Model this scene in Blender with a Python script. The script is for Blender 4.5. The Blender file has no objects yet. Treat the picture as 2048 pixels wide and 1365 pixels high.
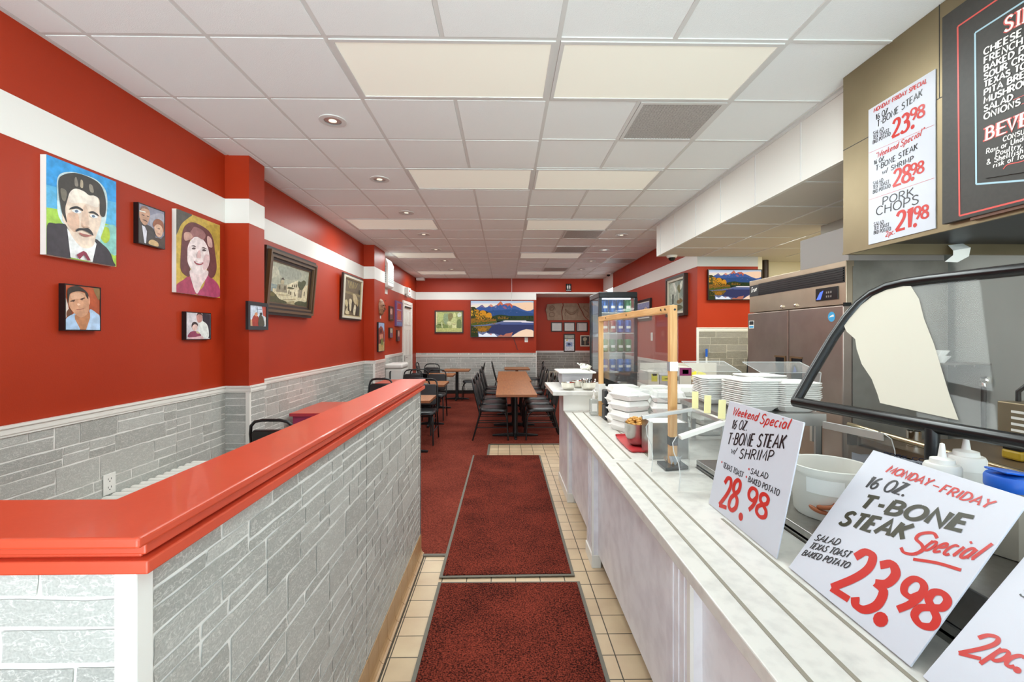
import bpy, bmesh, math, random
from mathutils import Vector, Matrix

S = bpy.context.scene
COL = S.collection
R = math.radians

# ------------------------------------------------------------------ camera
cam_d = bpy.data.cameras.new('camera')
cam_d.sensor_width = 36.0
cam_d.lens = 900.0 / 2048.0 * 36.0
cam_d.shift_y = -11.5 / 2048.0
cam_d.clip_start = 0.02
cam = bpy.data.objects.new('camera', cam_d)
COL.objects.link(cam)
cam.location = (0, 0, 1.6)
cam.rotation_euler = (R(90), 0, -0.01667)
S.camera = cam

# ------------------------------------------------------------------ colour management, world, lights
S.view_settings.view_transform = 'Standard'
S.view_settings.look = 'None'
S.view_settings.exposure = 0.2
S.view_settings.gamma = 1.0
S.view_settings.use_curve_mapping = False
try:
    S.cycles.use_denoising = True
    S.cycles.max_bounces = 10
    S.cycles.transparent_max_bounces = 24
    S.cycles.sample_clamp_indirect = 6.0
except Exception:
    pass

w = bpy.data.worlds.new('daylight')
S.world = w
w.use_nodes = True
bg = w.node_tree.nodes['Background']
# unseen street: pavement half brightened to lift the ceiling, fronts and sky half dimmed
_tc = w.node_tree.nodes.new('ShaderNodeTexCoord')
_sx = w.node_tree.nodes.new('ShaderNodeSeparateXYZ')
_mr = w.node_tree.nodes.new('ShaderNodeMapRange')
_mr.inputs['From Min'].default_value = -0.06
_mr.inputs['From Max'].default_value = 0.06
_mx = w.node_tree.nodes.new('ShaderNodeMix')
_mx.data_type = 'RGBA'
_mx.inputs[6].default_value = (12.4, 14.8, 15.2, 1)
_mx.inputs[7].default_value = (3.5, 4.3, 5.0, 1)
w.node_tree.links.new(_tc.outputs['Generated'], _sx.inputs[0])
w.node_tree.links.new(_sx.outputs['Z'], _mr.inputs['Value'])
w.node_tree.links.new(_mr.outputs[0], _mx.inputs[0])
w.node_tree.links.new(_mx.outputs[2], bg.inputs['Color'])
bg.inputs['Strength'].default_value = 0.47

ZC = 3.16          # ceiling height
PANEL_W = 21.2     # watts of one 2x4 ceiling light
CAN_W = 8.0


def lamp(name, loc, sx, sy, power, col, rot=(0, 0, 0)):
    d = bpy.data.lights.new(name, 'AREA')
    d.shape = 'RECTANGLE'
    d.size = sx
    d.size_y = sy
    d.energy = power
    d.color = col
    o = bpy.data.objects.new(name, d)
    COL.objects.link(o)
    o.location = loc
    o.rotation_euler = rot
    return o


# light comes in through the storefront windows behind the camera
portal = lamp('window_daylight', (0.4, -1.58, 1.55), 5.4, 2.7, 1.0, (1, 1, 1), (R(-90), 0, 0))
portal.data.cycles.is_portal = True
# the lamps inside the 2 x 4 ft ceiling lights  (x centre, y centre)
LIGHTS = [(-0.325, 2.661), (0.895, 2.661), (-0.325, 4.491), (0.895, 4.491), (-1.545, 6.321), (0.895, 6.321),
          (-1.545, 8.761), (0.895, 8.761), (-1.545, 11.201), (0.895, 11.201)]
for (x, y) in LIGHTS:
    lamp('panel_lamp', (x, y, ZC - 0.035), 1.12, 0.5, PANEL_W, (0.91, 1.0, 1.0))
CANS = [(-1.24, 3.27 + 1.22 * k) for k in range(7)] + [(1.81, 6.93 + 1.22 * k) for k in range(4)]
for (x, y) in CANS:
    d = bpy.data.lights.new('can_lamp', 'SPOT')
    d.energy = CAN_W
    d.spot_size = R(110)
    d.spot_blend = 0.8
    d.shadow_soft_size = 0.04
    d.color = (0.96, 1.0, 0.94)
    o = bpy.data.objects.new('can_lamp', d)
    COL.objects.link(o)
    o.location = (x, y, ZC - 0.02)
# unseen lamps added to brighten the kitchen: ceiling, hood and back room
lamp('kitchen_fill', (2.9, 5.2, 2.70), 0.9, 0.5, 24, (0.95, 1.0, 0.90))
lamp('hood_fill', (2.6, 1.3, 2.14), 0.3, 1.6, 14, (0.96, 1.0, 0.94))
lamp('back_kitchen_fill', (4.2, 5.6, 2.70), 0.9, 0.6, 14, (1.0, 0.95, 0.85))


# ------------------------------------------------------------------ materials
def lin(h):
    out = []
    for i in (0, 2, 4):
        c = int(h[i:i + 2], 16) / 255.0
        out.append(c / 12.92 if c <= 0.04045 else ((c + 0.055) / 1.055) ** 2.4)
    return (out[0], out[1], out[2], 1.0)


def mat(name, col, rough=0.5, metal=0.0, spec=0.5, noise=None, bump=None, coat=0.0, emit=None, alpha=None, trans=0.0):
    """noise=(scale, second colour hex, low, high)   bump=(scale, strength)"""
    m = bpy.data.materials.new(name)
    m.use_nodes = True
    nt = m.node_tree
    b = nt.nodes['Principled BSDF']
    c = lin(col) if isinstance(col, str) else col
    b.inputs['Base Color'].default_value = c
    b.inputs['Roughness'].default_value = rough
    b.inputs['Metallic'].default_value = metal
    b.inputs['Specular IOR Level'].default_value = spec
    b.inputs['Coat Weight'].default_value = coat
    b.inputs['Transmission Weight'].default_value = trans
    if alpha is not None:
        b.inputs['Alpha'].default_value = alpha
    if emit:
        b.inputs['Emission Color'].default_value = lin(emit[0])
        b.inputs['Emission Strength'].default_value = emit[1]
    tc = None
    if noise or bump:
        tc = nt.nodes.new('ShaderNodeNewGeometry')
    if noise:
        n = nt.nodes.new('ShaderNodeTexNoise')
        n.inputs['Scale'].default_value = noise[0]
        n.inputs['Detail'].default_value = 5
        r = nt.nodes.new('ShaderNodeValToRGB')
        r.color_ramp.elements[0].position = noise[2]
        r.color_ramp.elements[1].position = noise[3]
        r.color_ramp.elements[0].color = c
        r.color_ramp.elements[1].color = lin(noise[1])
        nt.links.new(tc.outputs['Position'], n.inputs['Vector'])
        nt.links.new(n.outputs['Fac'], r.inputs['Fac'])
        nt.links.new(r.outputs['Color'], b.inputs['Base Color'])
    if bump:
        n = nt.nodes.new('ShaderNodeTexNoise')
        n.inputs['Scale'].default_value = bump[0]
        n.inputs['Detail'].default_value = 4
        bp = nt.nodes.new('ShaderNodeBump')
        bp.inputs['Strength'].default_value = bump[1]
        bp.inputs['Distance'].default_value = 0.004
        nt.links.new(tc.outputs['Position'], n.inputs['Vector'])
        nt.links.new(n.outputs['Fac'], bp.inputs['Height'])
        nt.links.new(bp.outputs['Normal'], b.inputs['Normal'])
    return m


def glass_mat(name, tint, refl_rough=0.02, haze=0.02, gain=0.45):
    """thin clear sheet: see-through with a mirror coat, no refraction"""
    m = bpy.data.materials.new(name)
    m.use_nodes = True
    nt = m.node_tree
    nt.nodes.clear()
    out = nt.nodes.new('ShaderNodeOutputMaterial')
    mix = nt.nodes.new('ShaderNodeMixShader')
    tr = nt.nodes.new('ShaderNodeBsdfTransparent')
    tr.inputs['Color'].default_value = tint
    gl = nt.nodes.new('ShaderNodeBsdfGlossy')
    gl.inputs['Roughness'].default_value = refl_rough
    lw = nt.nodes.new('ShaderNodeLayerWeight')      # Schlick reflection of one thin sheet
    lw.inputs['Blend'].default_value = 0.5
    pw = nt.nodes.new('ShaderNodeMath')
    pw.operation = 'POWER'
    pw.inputs[1].default_value = 4.0
    ma = nt.nodes.new('ShaderNodeMath')
    ma.operation = 'MULTIPLY_ADD'
    ma.inputs[1].default_value = gain
    ma.inputs[2].default_value = 0.06 * gain
    nt.links.new(lw.outputs['Facing'], pw.inputs[0])
    nt.links.new(pw.outputs[0], ma.inputs[0])
    nt.links.new(ma.outputs[0], mix.inputs[0])
    nt.links.new(tr.outputs[0], mix.inputs[1])
    nt.links.new(gl.outputs[0], mix.inputs[2])
    hz = nt.nodes.new('ShaderNodeMixShader')         # white diffuse haze mixed in to keep clear sheets visible
    df = nt.nodes.new('ShaderNodeBsdfDiffuse')
    df.inputs['Color'].default_value = (0.85, 0.86, 0.86, 1)
    hz.inputs[0].default_value = haze
    nt.links.new(mix.outputs[0], hz.inputs[1])
    nt.links.new(df.outputs[0], hz.inputs[2])
    nt.links.new(hz.outputs[0], out.inputs['Surface'])
    return m


def stone_mat(name, ca, cb, line):
    m = bpy.data.materials.new(name)
    m.use_nodes = True
    nt = m.node_tree
    L = nt.links.new
    b = nt.nodes['Principled BSDF']
    b.inputs['Roughness'].default_value = 0.45
    g = nt.nodes.new('ShaderNodeNewGeometry')
    mx = nt.nodes.new('ShaderNodeMix')
    mx.data_type = 'RGBA'
    mx.inputs[6].default_value = lin(ca)
    mx.inputs[7].default_value = lin(cb)
    L(g.outputs['Random Per Island'], mx.inputs[0])
    # offset texture by island so every stone has its own grain
    comb = nt.nodes.new('ShaderNodeVectorMath')
    comb.operation = 'MULTIPLY_ADD'
    comb.inputs[1].default_value = (1, 1, 2.2)
    sc = nt.nodes.new('ShaderNodeVectorMath')
    sc.operation = 'SCALE'
    sc.inputs[0].default_value = (7.0, 5.0, 9.0)
    L(g.outputs['Random Per Island'], sc.inputs['Scale'])
    L(g.outputs['Position'], comb.inputs[0])
    L(sc.outputs[0], comb.inputs[2])
    n = nt.nodes.new('ShaderNodeTexNoise')
    n.inputs['Scale'].default_value = 24
    n.inputs['Detail'].default_value = 6
    n.inputs['Distortion'].default_value = 1.2
    L(comb.outputs[0], n.inputs['Vector'])
    r = nt.nodes.new('ShaderNodeValToRGB')
    e = r.color_ramp.elements
    e[0].position, e[0].color = 0.505, (0, 0, 0, 1)
    e[1].position, e[1].color = 0.53, (1, 1, 1, 1)
    x = e.new(0.56)
    x.color = (0, 0, 0, 1)
    L(n.outputs['Fac'], r.inputs['Fac'])
    th = nt.nodes.new('ShaderNodeMath')
    th.operation = 'MULTIPLY'
    th.inputs[1].default_value = 0.55
    L(r.outputs['Color'], th.inputs[0])
    m2 = nt.nodes.new('ShaderNodeMix')
    m2.data_type = 'RGBA'
    m2.inputs[7].default_value = lin(line)
    L(th.outputs[0], m2.inputs[0])
    L(mx.outputs[2], m2.inputs[6])
    n2 = nt.nodes.new('ShaderNodeTexNoise')
    n2.inputs['Scale'].default_value = 220
    n2.inputs['Detail'].default_value = 2
    L(g.outputs['Position'], n2.inputs['Vector'])
    m3 = nt.nodes.new('ShaderNodeMix')
    m3.data_type = 'RGBA'
    m3.blend_type = 'OVERLAY'
    m3.inputs[0].default_value = 0.35
    L(m2.outputs[2], m3.inputs[6])
    L(n2.outputs['Fac'], m3.inputs[7])
    L(m3.outputs[2], b.inputs['Base Color'])
    bp = nt.nodes.new('ShaderNodeBump')
    bp.inputs['Strength'].default_value = 0.35
    bp.inputs['Distance'].default_value = 0.004
    L(n.outputs['Fac'], bp.inputs['Height'])
    L(bp.outputs['Normal'], b.inputs['Normal'])
    return m


def speckle_mat(name, ca, cb, scale, lo, hi, rough=0.95, big=None, bump=0.6):
    """fibre carpet: fine speckle of two colours"""
    m = bpy.data.materials.new(name)
    m.use_nodes = True
    nt = m.node_tree
    L = nt.links.new
    b = nt.nodes['Principled BSDF']
    b.inputs['Roughness'].default_value = rough
    b.inputs['Specular IOR Level'].default_value = 0.1
    g = nt.nodes.new('ShaderNodeNewGeometry')
    n = nt.nodes.new('ShaderNodeTexNoise')
    n.inputs['Scale'].default_value = scale
    n.inputs['Detail'].default_value = 3
    n.inputs['Roughness'].default_value = 0.7
    L(g.outputs['Position'], n.inputs['Vector'])
    fac = n.outputs['Fac']
    if big:
        n2 = nt.nodes.new('ShaderNodeTexNoise')
        n2.inputs['Scale'].default_value = big[0]
        n2.inputs['Detail'].default_value = 3
        L(g.outputs['Position'], n2.inputs['Vector'])
        ad = nt.nodes.new('ShaderNodeMath')
        ad.operation = 'MULTIPLY_ADD'
        ad.inputs[1].default_value = big[1]
        L(n2.outputs['Fac'], ad.inputs[0])
        L(fac, ad.inputs[2])
        sb = nt.nodes.new('ShaderNodeMath')
        sb.operation = 'SUBTRACT'
        sb.inputs[1].default_value = big[1] * 0.5
        L(ad.outputs[0], sb.inputs[0])
        fac = sb.outputs[0]
    r = nt.nodes.new('ShaderNodeValToRGB')
    r.color_ramp.elements[0].position = lo
    r.color_ramp.elements[1].position = hi
    r.color_ramp.elements[0].color = lin(ca)
    r.color_ramp.elements[1].color = lin(cb)
    L(fac, r.inputs['Fac'])
    L(r.outputs['Color'], b.inputs['Base Color'])
    bp = nt.nodes.new('ShaderNodeBump')
    bp.inputs['Strength'].default_value = bump
    bp.inputs['Distance'].default_value = 0.006
    L(n.outputs['Fac'], bp.inputs['Height'])
    L(bp.outputs['Normal'], b.inputs['Normal'])
    return m


def tile_mat(name):
    m = bpy.data.materials.new(name)
    m.use_nodes = True
    nt = m.node_tree
    L = nt.links.new
    b = nt.nodes['Principled BSDF']
    b.inputs['Roughness'].default_value = 0.42
    g = nt.nodes.new('ShaderNodeNewGeometry')
    mp = nt.nodes.new('ShaderNodeMapping')
    mp.inputs['Location'].default_value = (0.567, -0.001, 0)
    L(g.outputs['Position'], mp.inputs['Vector'])
    br = nt.nodes.new('ShaderNodeTexBrick')
    br.offset = 0.0
    br.squash = 1.0
    br.inputs['Scale'].default_value = 1.0
    br.inputs['Brick Width'].default_value = 0.16
    br.inputs['Row Height'].default_value = 0.16
    br.inputs['Mortar Size'].default_value = 0.0032
    br.inputs['Mortar Smooth'].default_value = 0.1
    br.inputs['Bias'].default_value = 0.0
    br.inputs['Color1'].default_value = lin('cfb595')
    br.inputs['Color2'].default_value = lin('c4aa8a')
    br.inputs['Mortar'].default_value = lin('4c4234')
    L(mp.outputs[0], br.inputs['Vector'])
    n = nt.nodes.new('ShaderNodeTexNoise')
    n.inputs['Scale'].default_value = 5
    n.inputs['Detail'].default_value = 6
    L(g.outputs['Position'], n.inputs['Vector'])
    mx = nt.nodes.new('ShaderNodeMix')
    mx.data_type = 'RGBA'
    mx.blend_type = 'OVERLAY'
    mx.inputs[0].default_value = 0.3
    L(br.outputs['Color'], mx.inputs[6])
    L(n.outputs['Fac'], mx.inputs[7])
    L(mx.outputs[2], b.inputs['Base Color'])
    bp = nt.nodes.new('ShaderNodeBump')
    bp.invert = True
    bp.inputs['Strength'].default_value = 0.5
    bp.inputs['Distance'].default_value = 0.003
    L(br.outputs['Fac'], bp.inputs['Height'])
    L(bp.outputs['Normal'], b.inputs['Normal'])
    return m


def wood_mat(name, ca, cb, rough=0.4, axis=(1, 12, 12), scale=3.0):
    m = bpy.data.materials.new(name)
    m.use_nodes = True
    nt = m.node_tree
    L = nt.links.new
    b = nt.nodes['Principled BSDF']
    b.inputs['Roughness'].default_value = rough
    g = nt.nodes.new('ShaderNodeNewGeometry')
    mp = nt.nodes.new('ShaderNodeMapping')
    mp.inputs['Scale'].default_value = axis
    L(g.outputs['Position'], mp.inputs['Vector'])
    n = nt.nodes.new('ShaderNodeTexNoise')
    n.inputs['Scale'].default_value = scale
    n.inputs['Detail'].default_value = 6
    n.inputs['Distortion'].default_value = 0.6
    L(mp.outputs[0], n.inputs['Vector'])
    r = nt.nodes.new('ShaderNodeValToRGB')
    r.color_ramp.elements[0].position = 0.35
    r.color_ramp.elements[1].position = 0.68
    r.color_ramp.elements[0].color = lin(ca)
    r.color_ramp.elements[1].color = lin(cb)
    L(n.outputs['Fac'], r.inputs['Fac'])
    L(r.outputs['Color'], b.inputs['Base Color'])
    return m


M = {}
M['red'] = mat('red_wall_paint', 'ad3415', 0.43, spec=0.26, noise=(1.3, 'a62f11', 0.35, 0.7), bump=(160, 0.12))
M['white_band'] = mat('white_wall_paint', 'efece6', 0.45, bump=(160, 0.1))
M['stone'] = stone_mat('grey_stone_facing', 'a4a49e', 'bbbbb5', 'e8e6df')
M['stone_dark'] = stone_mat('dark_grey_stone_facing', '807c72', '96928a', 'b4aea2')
M['mortar'] = mat('pale_mortar', 'f2f0ea', 0.8, bump=(120, 0.3))
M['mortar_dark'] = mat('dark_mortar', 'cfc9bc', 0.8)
M['trim'] = mat('white_trim_paint', 'eeebe3', 0.35)
M['cap'] = mat('red_gloss_paint', 'd24e31', 0.32, noise=(3.0, 'ca482c', 0.3, 0.7), bump=(40, 0.06), coat=0.15)
M['ceil'] = mat('ceiling_tile_board', 'eef0ef', 0.9, bump=(260, 0.45))
M['tbar'] = mat('ceiling_grid_metal', 'd6d5d2', 0.5)
M['tbar_dark'] = mat('ceiling_grid_shadow_groove', '9c9a97', 0.6)
M['tile'] = tile_mat('beige_quarry_tile')
M['cove'] = mat('tan_cove_tile', 'b08d66', 0.4, noise=(14, 'a68058', 0.3, 0.7))
M['cove_grout'] = mat('dark_grout', '4a4034', 0.9)
M['carpet'] = speckle_mat('red_carpet', '4e1d15', '8c4031', 95, 0.34, 0.68, big=(1.6, 0.35))
M['mat'] = speckle_mat('dark_red_mat_pile', '200b08', '903c2c', 120, 0.38, 0.66, big=(3.0, 0.22), bump=1.0)
M['mat_edge'] = mat('grey_rubber', '6f695e', 0.8)
M['black_base'] = mat('black_vinyl_base', '181614', 0.5)
M['marble'] = mat('white_marble_laminate', 'd8d5ce', 0.28, noise=(22, 'c6c3bd', 0.45, 0.75))
M['lilac'] = mat('pale_veined_laminate', 'eeecf0', 0.35, noise=(9, 'dcd8dd', 0.42, 0.72))
M['strip'] = mat('grey_inlay_strip', '8d8677', 0.6)
M['steel'] = mat('brushed_steel', 'b9b7b3', 0.28, 1.0, noise=(30, 'a8a5a0', 0.3, 0.7))
M['steel_warm'] = mat('stainless_door', 'ab9a90', 0.30, 0.8, noise=(6, '9d8c83', 0.3, 0.7))
M['steel_head'] = mat('ceiling_lit_header', 'c6b49d', 0.3, 0.8, noise=(5, 'b8a690', 0.3, 0.7))  # lighter, warmer than the doors: the ceiling's reflection put into the colour
M['steel_dull'] = mat('dull_steel_panel', 'aeaaa3', 0.42, 0.8, noise=(4, '8b8780', 0.3, 0.7))
M['hood'] = mat('hood_steel', '8c7d62', 0.42, 0.85, noise=(3, '98896d', 0.3, 0.7))
M['alu'] = mat('aluminium', 'cfcecb', 0.35, 0.8)
M['chrome'] = mat('polished_steel', 'dedbd2', 0.08, 1.0)
M['black'] = mat('black_gloss', '0d0d0e', 0.25)
M['black_metal'] = mat('black_painted_metal', '121213', 0.35)
M['vinyl'] = mat('black_vinyl', '141214', 0.32, coat=0.1)
M['dark_grey'] = mat('dark_grey_plastic', '2c2c2d', 0.5)
M['tabletop'] = wood_mat('brown_wood_laminate', '95592a', 'ae6d36', 0.35, (9, 1, 9), 4)
M['tabletop_edge'] = mat('wood_edge_band', '8a5330', 0.45)
M['pine'] = wood_mat('pine_wood', 'd19a5c', 'e6b87c', 0.5, (14, 14, 1.2), 3)
M['pine2'] = wood_mat('pine_wood_rail', 'd19a5c', 'e6b87c', 0.5, (14, 1.2, 14), 3)
M['white'] = mat('white_plastic', 'eceae4', 0.35)
M['foam'] = mat('white_foam', 'f2f1ec', 0.55, bump=(300, 0.1))
M['sign'] = mat('white_sign_board', 'cacdd6', 0.35)
M['ink'] = mat('black_sign_paint', '1c1b1e', 0.3)
M['ink_red'] = mat('red_sign_paint', 'c3281f', 0.3)
M['ink_pink'] = mat('coral_sign_paint', 'd9564e', 0.4)
M['ink_blue'] = mat('pale_blue_sign_paint', 'a9cbd8', 0.4)
M['ink_white'] = mat('white_sign_paint', 'f3f0ea', 0.4)
M['ink_olive'] = mat('faded_black_sign_paint', '35331f', 0.35)
M['board'] = mat('dark_menu_board', '3b3833', 0.5, noise=(60, '35322e', 0.3, 0.7))
M['glass'] = glass_mat('clear_acrylic', (0.965, 0.972, 0.97, 1), haze=0.035)
M['glass_hazy'] = glass_mat('hazy_acrylic', (0.95, 0.96, 0.955, 1), haze=0.13)  # stronger white haze added so the bent guards show up
M['glass_dark'] = glass_mat('tinted_glass', (0.94, 0.94, 0.935, 1), gain=0.14, haze=0.008)
M['acrylic_edge'] = mat('acrylic_edge', 'e3e6e4', 0.2, alpha=0.75)
M['cream'] = mat('cream_patch', 'bfb9a8', 0.5)
M['kwall'] = mat('kitchen_wall_panel', 'b2b3ad', 0.45, noise=(1.6, 'a6a6a0', 0.35, 0.75))
M['cream_wall'] = mat('cream_wall', 'e6dfc4', 0.6)
M['frame_brown'] = mat('dark_walnut_frame', '33221a', 0.4)
M['frame_bronze'] = mat('bronze_frame_moulding', '64492f', 0.4)
M['frame_gold'] = mat('pale_gold_fillet', 'b8a67e', 0.4)
M['frame_black'] = mat('black_frame', '171314', 0.3)
M['frame_cream'] = mat('cream_frame', 'd8d0bc', 0.5)
M['diffuser'] = mat('light_diffuser', 'e6e4d8', 0.6, emit=('eeeadb', 0.22))
M['led'] = mat('lamp_lens', 'fff6e6', 0.5, emit=('fff2dc', 0.8))
M['yellow'] = mat('yellow_paper', 'efe6a8', 0.7)
M['red_plastic'] = mat('red_tray_plastic', 'c2353a', 0.4)
M['blue_plastic'] = mat('blue_plastic', '1d5fc4', 0.35)
M['crouton'] = mat('golden_crouton', 'd8a558', 0.8, noise=(60, 'b97d36', 0.4, 0.7))
M['bucket'] = mat('milky_plastic', 'f0eee6', 0.35, alpha=0.72)
M['rings'] = mat('brown_onion_ring', 'b2653d', 0.35)
M['griddle'] = mat('griddle_steel', '4a4440', 0.45, 0.7)
M['griddle_dark'] = mat('dark_griddle', '262a33', 0.4, 0.5)
M['terracotta'] = mat('carved_plaster', 'a38a74', 0.8, bump=(60, 0.4), noise=(12, '8d7460', 0.35, 0.7))
M['pink_red'] = mat('pink_red_table_paint', 'c23a4a', 0.3)
M['purple'] = mat('magenta_apron', 'a8325e', 0.35)
M['cardboard'] = mat('brown_cardboard', 'a5835c', 0.8)
M['boxgrey'] = mat('grey_carton', 'b4b3b8', 0.7)
M['boxwhite'] = mat('white_carton', 'd6d2cc', 0.7)
M['boxyellow'] = mat('yellow_label', 'd9cf3c', 0.6)
M['boxpurple'] = mat('purple_print', '8d2d6c', 0.6)
M['silver_tape'] = mat('silver_tape', 'c3cad2', 0.3, 0.6)
M['gold_steel'] = mat('warm_steel_rail', 'b9a98a', 0.22, 1.0)
M['soda_blue'] = mat('blue_soda_can', '2563b4', 0.25, 0.4)
M['soda_red'] = mat('red_soda_can', 'a32624', 0.3, 0.3)
M['soda_green'] = mat('green_soda_can', '2c7a4c', 0.3, 0.3)
M['liquid'] = mat('clear_gel', 'dfe3e2', 0.1, trans=0.8)
M['ochre'] = mat('yellow_tool_plastic', 'a98a22', 0.4)
M['brown_plate'] = mat('brown_steel_plate', '6b5a48', 0.4, 0.7)
M['condiment'] = mat('off_white_sauce', 'd9d6cf', 0.4)
M['spice'] = mat('grey_brown_powder', '8f8678', 0.8)
_pc = {}


def pcol(h, emit=False):
    k = (h, emit)
    if k not in _pc:
        if emit:
            _pc[k] = mat('screen_colour', '050505', 0.4, spec=0.12, emit=(h, 0.92))
        else:
            r_, g_, b_ = [min(255, int(int(h[i:i + 2], 16) * 1.06 + 3)) for i in (0, 2, 4)]
            d_ = ''.join('%02x' % int(int(h[i:i + 2], 16) * 0.93) for i in (0, 2, 4))
            _pc[k] = mat('picture_colour', d_, 0.45, noise=(28, '%02x%02x%02x' % (r_, g_, b_), 0.36, 0.66))
    return _pc[k]


# ------------------------------------------------------------------ mesh helpers
class MB:
    def __init__(self):
        self.v, self.f, self.m = [], [], []
        self.xf = None

    def add(self, vs, fs, m=0):
        o = len(self.v)
        for p in vs:
            p = Vector(p)
            self.v.append(self.xf @ p if self.xf else p)
        for f in fs:
            self.f.append([o + i for i in f])
            self.m.append(m)
        return self

    def box(self, x0, y0, z0, x1, y1, z1, m=0):
        x0, x1 = min(x0, x1), max(x0, x1)
        y0, y1 = min(y0, y1), max(y0, y1)
        z0, z1 = min(z0, z1), max(z0, z1)
        return self.add([(x0, y0, z0), (x1, y0, z0), (x1, y1, z0), (x0, y1, z0), (x0, y0, z1), (x1, y0, z1), (x1, y1, z1), (x0, y1, z1)],
                        [(0, 3, 2, 1), (4, 5, 6, 7), (0, 1, 5, 4), (1, 2, 6, 5), (2, 3, 7, 6), (3, 0, 4, 7)], m)

    def poly(self, pts, m=0):
        return self.add(pts, [tuple(range(len(pts)))], m)

    def prism(self, pts, d, m=0, mside=None):
        """closed polygon pts extruded by vector d"""
        d = Vector(d)
        n = len(pts)
        vs = [Vector(p) for p in pts] + [Vector(p) + d for p in pts]
        self.add(vs, [tuple(range(n - 1, -1, -1)), tuple(range(n, 2 * n))], m)
        o = len(self.v) - 2 * n
        for i in range(n):
            j = (i + 1) % n
            self.f.append([o + i, o + j, o + n + j, o + n + i])
            self.m.append(m if mside is None else mside)
        return self

    def tube(self, path, r, n=10, m=0, closed=False, caps=True):
        P = [Vector(p) for p in path]
        k = len(P)
        rr = r if isinstance(r, (list, tuple)) else [r] * k
        vs = []
        up = None
        for i in range(k):
            if closed:
                t = (P[(i + 1) % k] - P[i - 1])
            else:
                t = P[min(i + 1, k - 1)] - P[max(i - 1, 0)]
            t.normalize()
            if up is None:
                a = Vector((0, 0, 1)) if abs(t.z) < 0.9 else Vector((1, 0, 0))
                up = (a - t * a.dot(t)).normalized()
            else:
                up = (up - t * up.dot(t))
                if up.length < 1e-6:
                    up = t.orthogonal()
                up.normalize()
            s = t.cross(up)
            for j in range(n):
                q = 2 * math.pi * j / n
                vs.append(P[i] + (up * math.cos(q) + s * math.sin(q)) * rr[i])
        fs = []
        for i in range(k if closed else k - 1):
            a, b = i * n, ((i + 1) % k) * n
            for j in range(n):
                fs.append((a + j, a + (j + 1) % n, b + (j + 1) % n, b + j))
        if caps and not closed:
            fs.append(tuple(range(n - 1, -1, -1)))
            fs.append(tuple(range((k - 1) * n, k * n)))
        return self.add(vs, fs, m)

    def lathe(self, prof, c=(0, 0, 0), n=24, m=0, caps=True):
        """prof: list of (r, z) from bottom to top"""
        vs, fs = [], []
        k = len(prof)
        for (r, z) in prof:
            for j in range(n):
                q = 2 * math.pi * j / n
                vs.append((c[0] + r * math.cos(q), c[1] + r * math.sin(q), c[2] + z))
        for i in range(k - 1):
            for j in range(n):
                a, b = i * n, (i + 1) * n
                fs.append((a + j, a + (j + 1) % n, b + (j + 1) % n, b + j))
        if caps:
            fs.append(tuple(range(n - 1, -1, -1)))
            fs.append(tuple(range((k - 1) * n, k * n)))
        return self.add(vs, fs, m)

    def build(self, name, mats, parent=None, bevel=0.0, smooth=None, inv=None, seg=2):
        if inv is None and parent is not None:
            inv = INV.get(parent.name)
        vs = [inv @ p for p in self.v] if inv is not None else self.v
        me = bpy.data.meshes.new(name)
        me.from_pydata([tuple(p) for p in vs], [], self.f)
        if not isinstance(mats, (list, tuple)):
            mats = [mats]
        for x in mats:
            me.materials.append(x)
        me.polygons.foreach_set('material_index', self.m)
        if smooth is not None:
            me.polygons.foreach_set('use_smooth', [True] * len(self.f))
            me.update()
            me.set_sharp_from_angle(angle=R(smooth))
        me.update()
        o = bpy.data.objects.new(name, me)
        COL.objects.link(o)
        if parent is not None:
            o.parent = parent
            if inv is not None:
                INV[o.name] = inv
        if bevel:
            b = o.modifiers.new('edge', 'BEVEL')
            b.width = bevel
            b.segments = seg
            b.limit_method = 'ANGLE'
            b.angle_limit = R(40)
        return o


INV = {}


def tag(o, label=None, cat=None, group=None, kind=None):
    if label:
        o['label'] = label
    if cat:
        o['category'] = cat
    if group:
        o['group'] = group
    if kind:
        o['kind'] = kind
    return o


def thing(name, label, cat, loc=(0, 0, 0), rz=0.0, group=None, kind=None):
    o = bpy.data.objects.new(name, None)
    o.empty_display_size = 0.1
    COL.objects.link(o)
    o.location = loc
    o.rotation_euler = (0, 0, rz)
    INV[o.name] = (Matrix.Translation(loc) @ Matrix.Rotation(rz, 4, 'Z')).inverted()
    return tag(o, label, cat, group, kind)


def local(o):
    """children given in local coordinates"""
    INV[o.name] = Matrix.Identity(4)
    return o


def solo(name, mb, mats, label, cat, loc, group=None, kind=None, **k):
    """a thing that is one mesh, its origin moved to loc"""
    o = mb.build(name, mats, None, inv=Matrix.Translation(loc).inverted(), **k)
    o.location = loc
    return tag(o, label, cat, group, kind)


def children(o):
    return [c for c in bpy.data.objects if c.parent == o]


def copy_tree(o, loc, rz, label, group=None):
    c = o.copy()
    COL.objects.link(c)
    c.location = loc
    c.rotation_euler = (0, 0, rz)
    c['label'] = label
    if group:
        c['group'] = group
    for ch in KIDS[o.name]:
        d = ch.copy()
        COL.objects.link(d)
        d.parent = c
        for g in KIDS.get(ch.name, []):
            e = g.copy()
            COL.objects.link(e)
            e.parent = d
    return c


KIDS = {}


def note_kids(o):
    KIDS[o.name] = children(o)
    for c in KIDS[o.name]:
        KIDS[c.name] = children(c)
    return o


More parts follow.
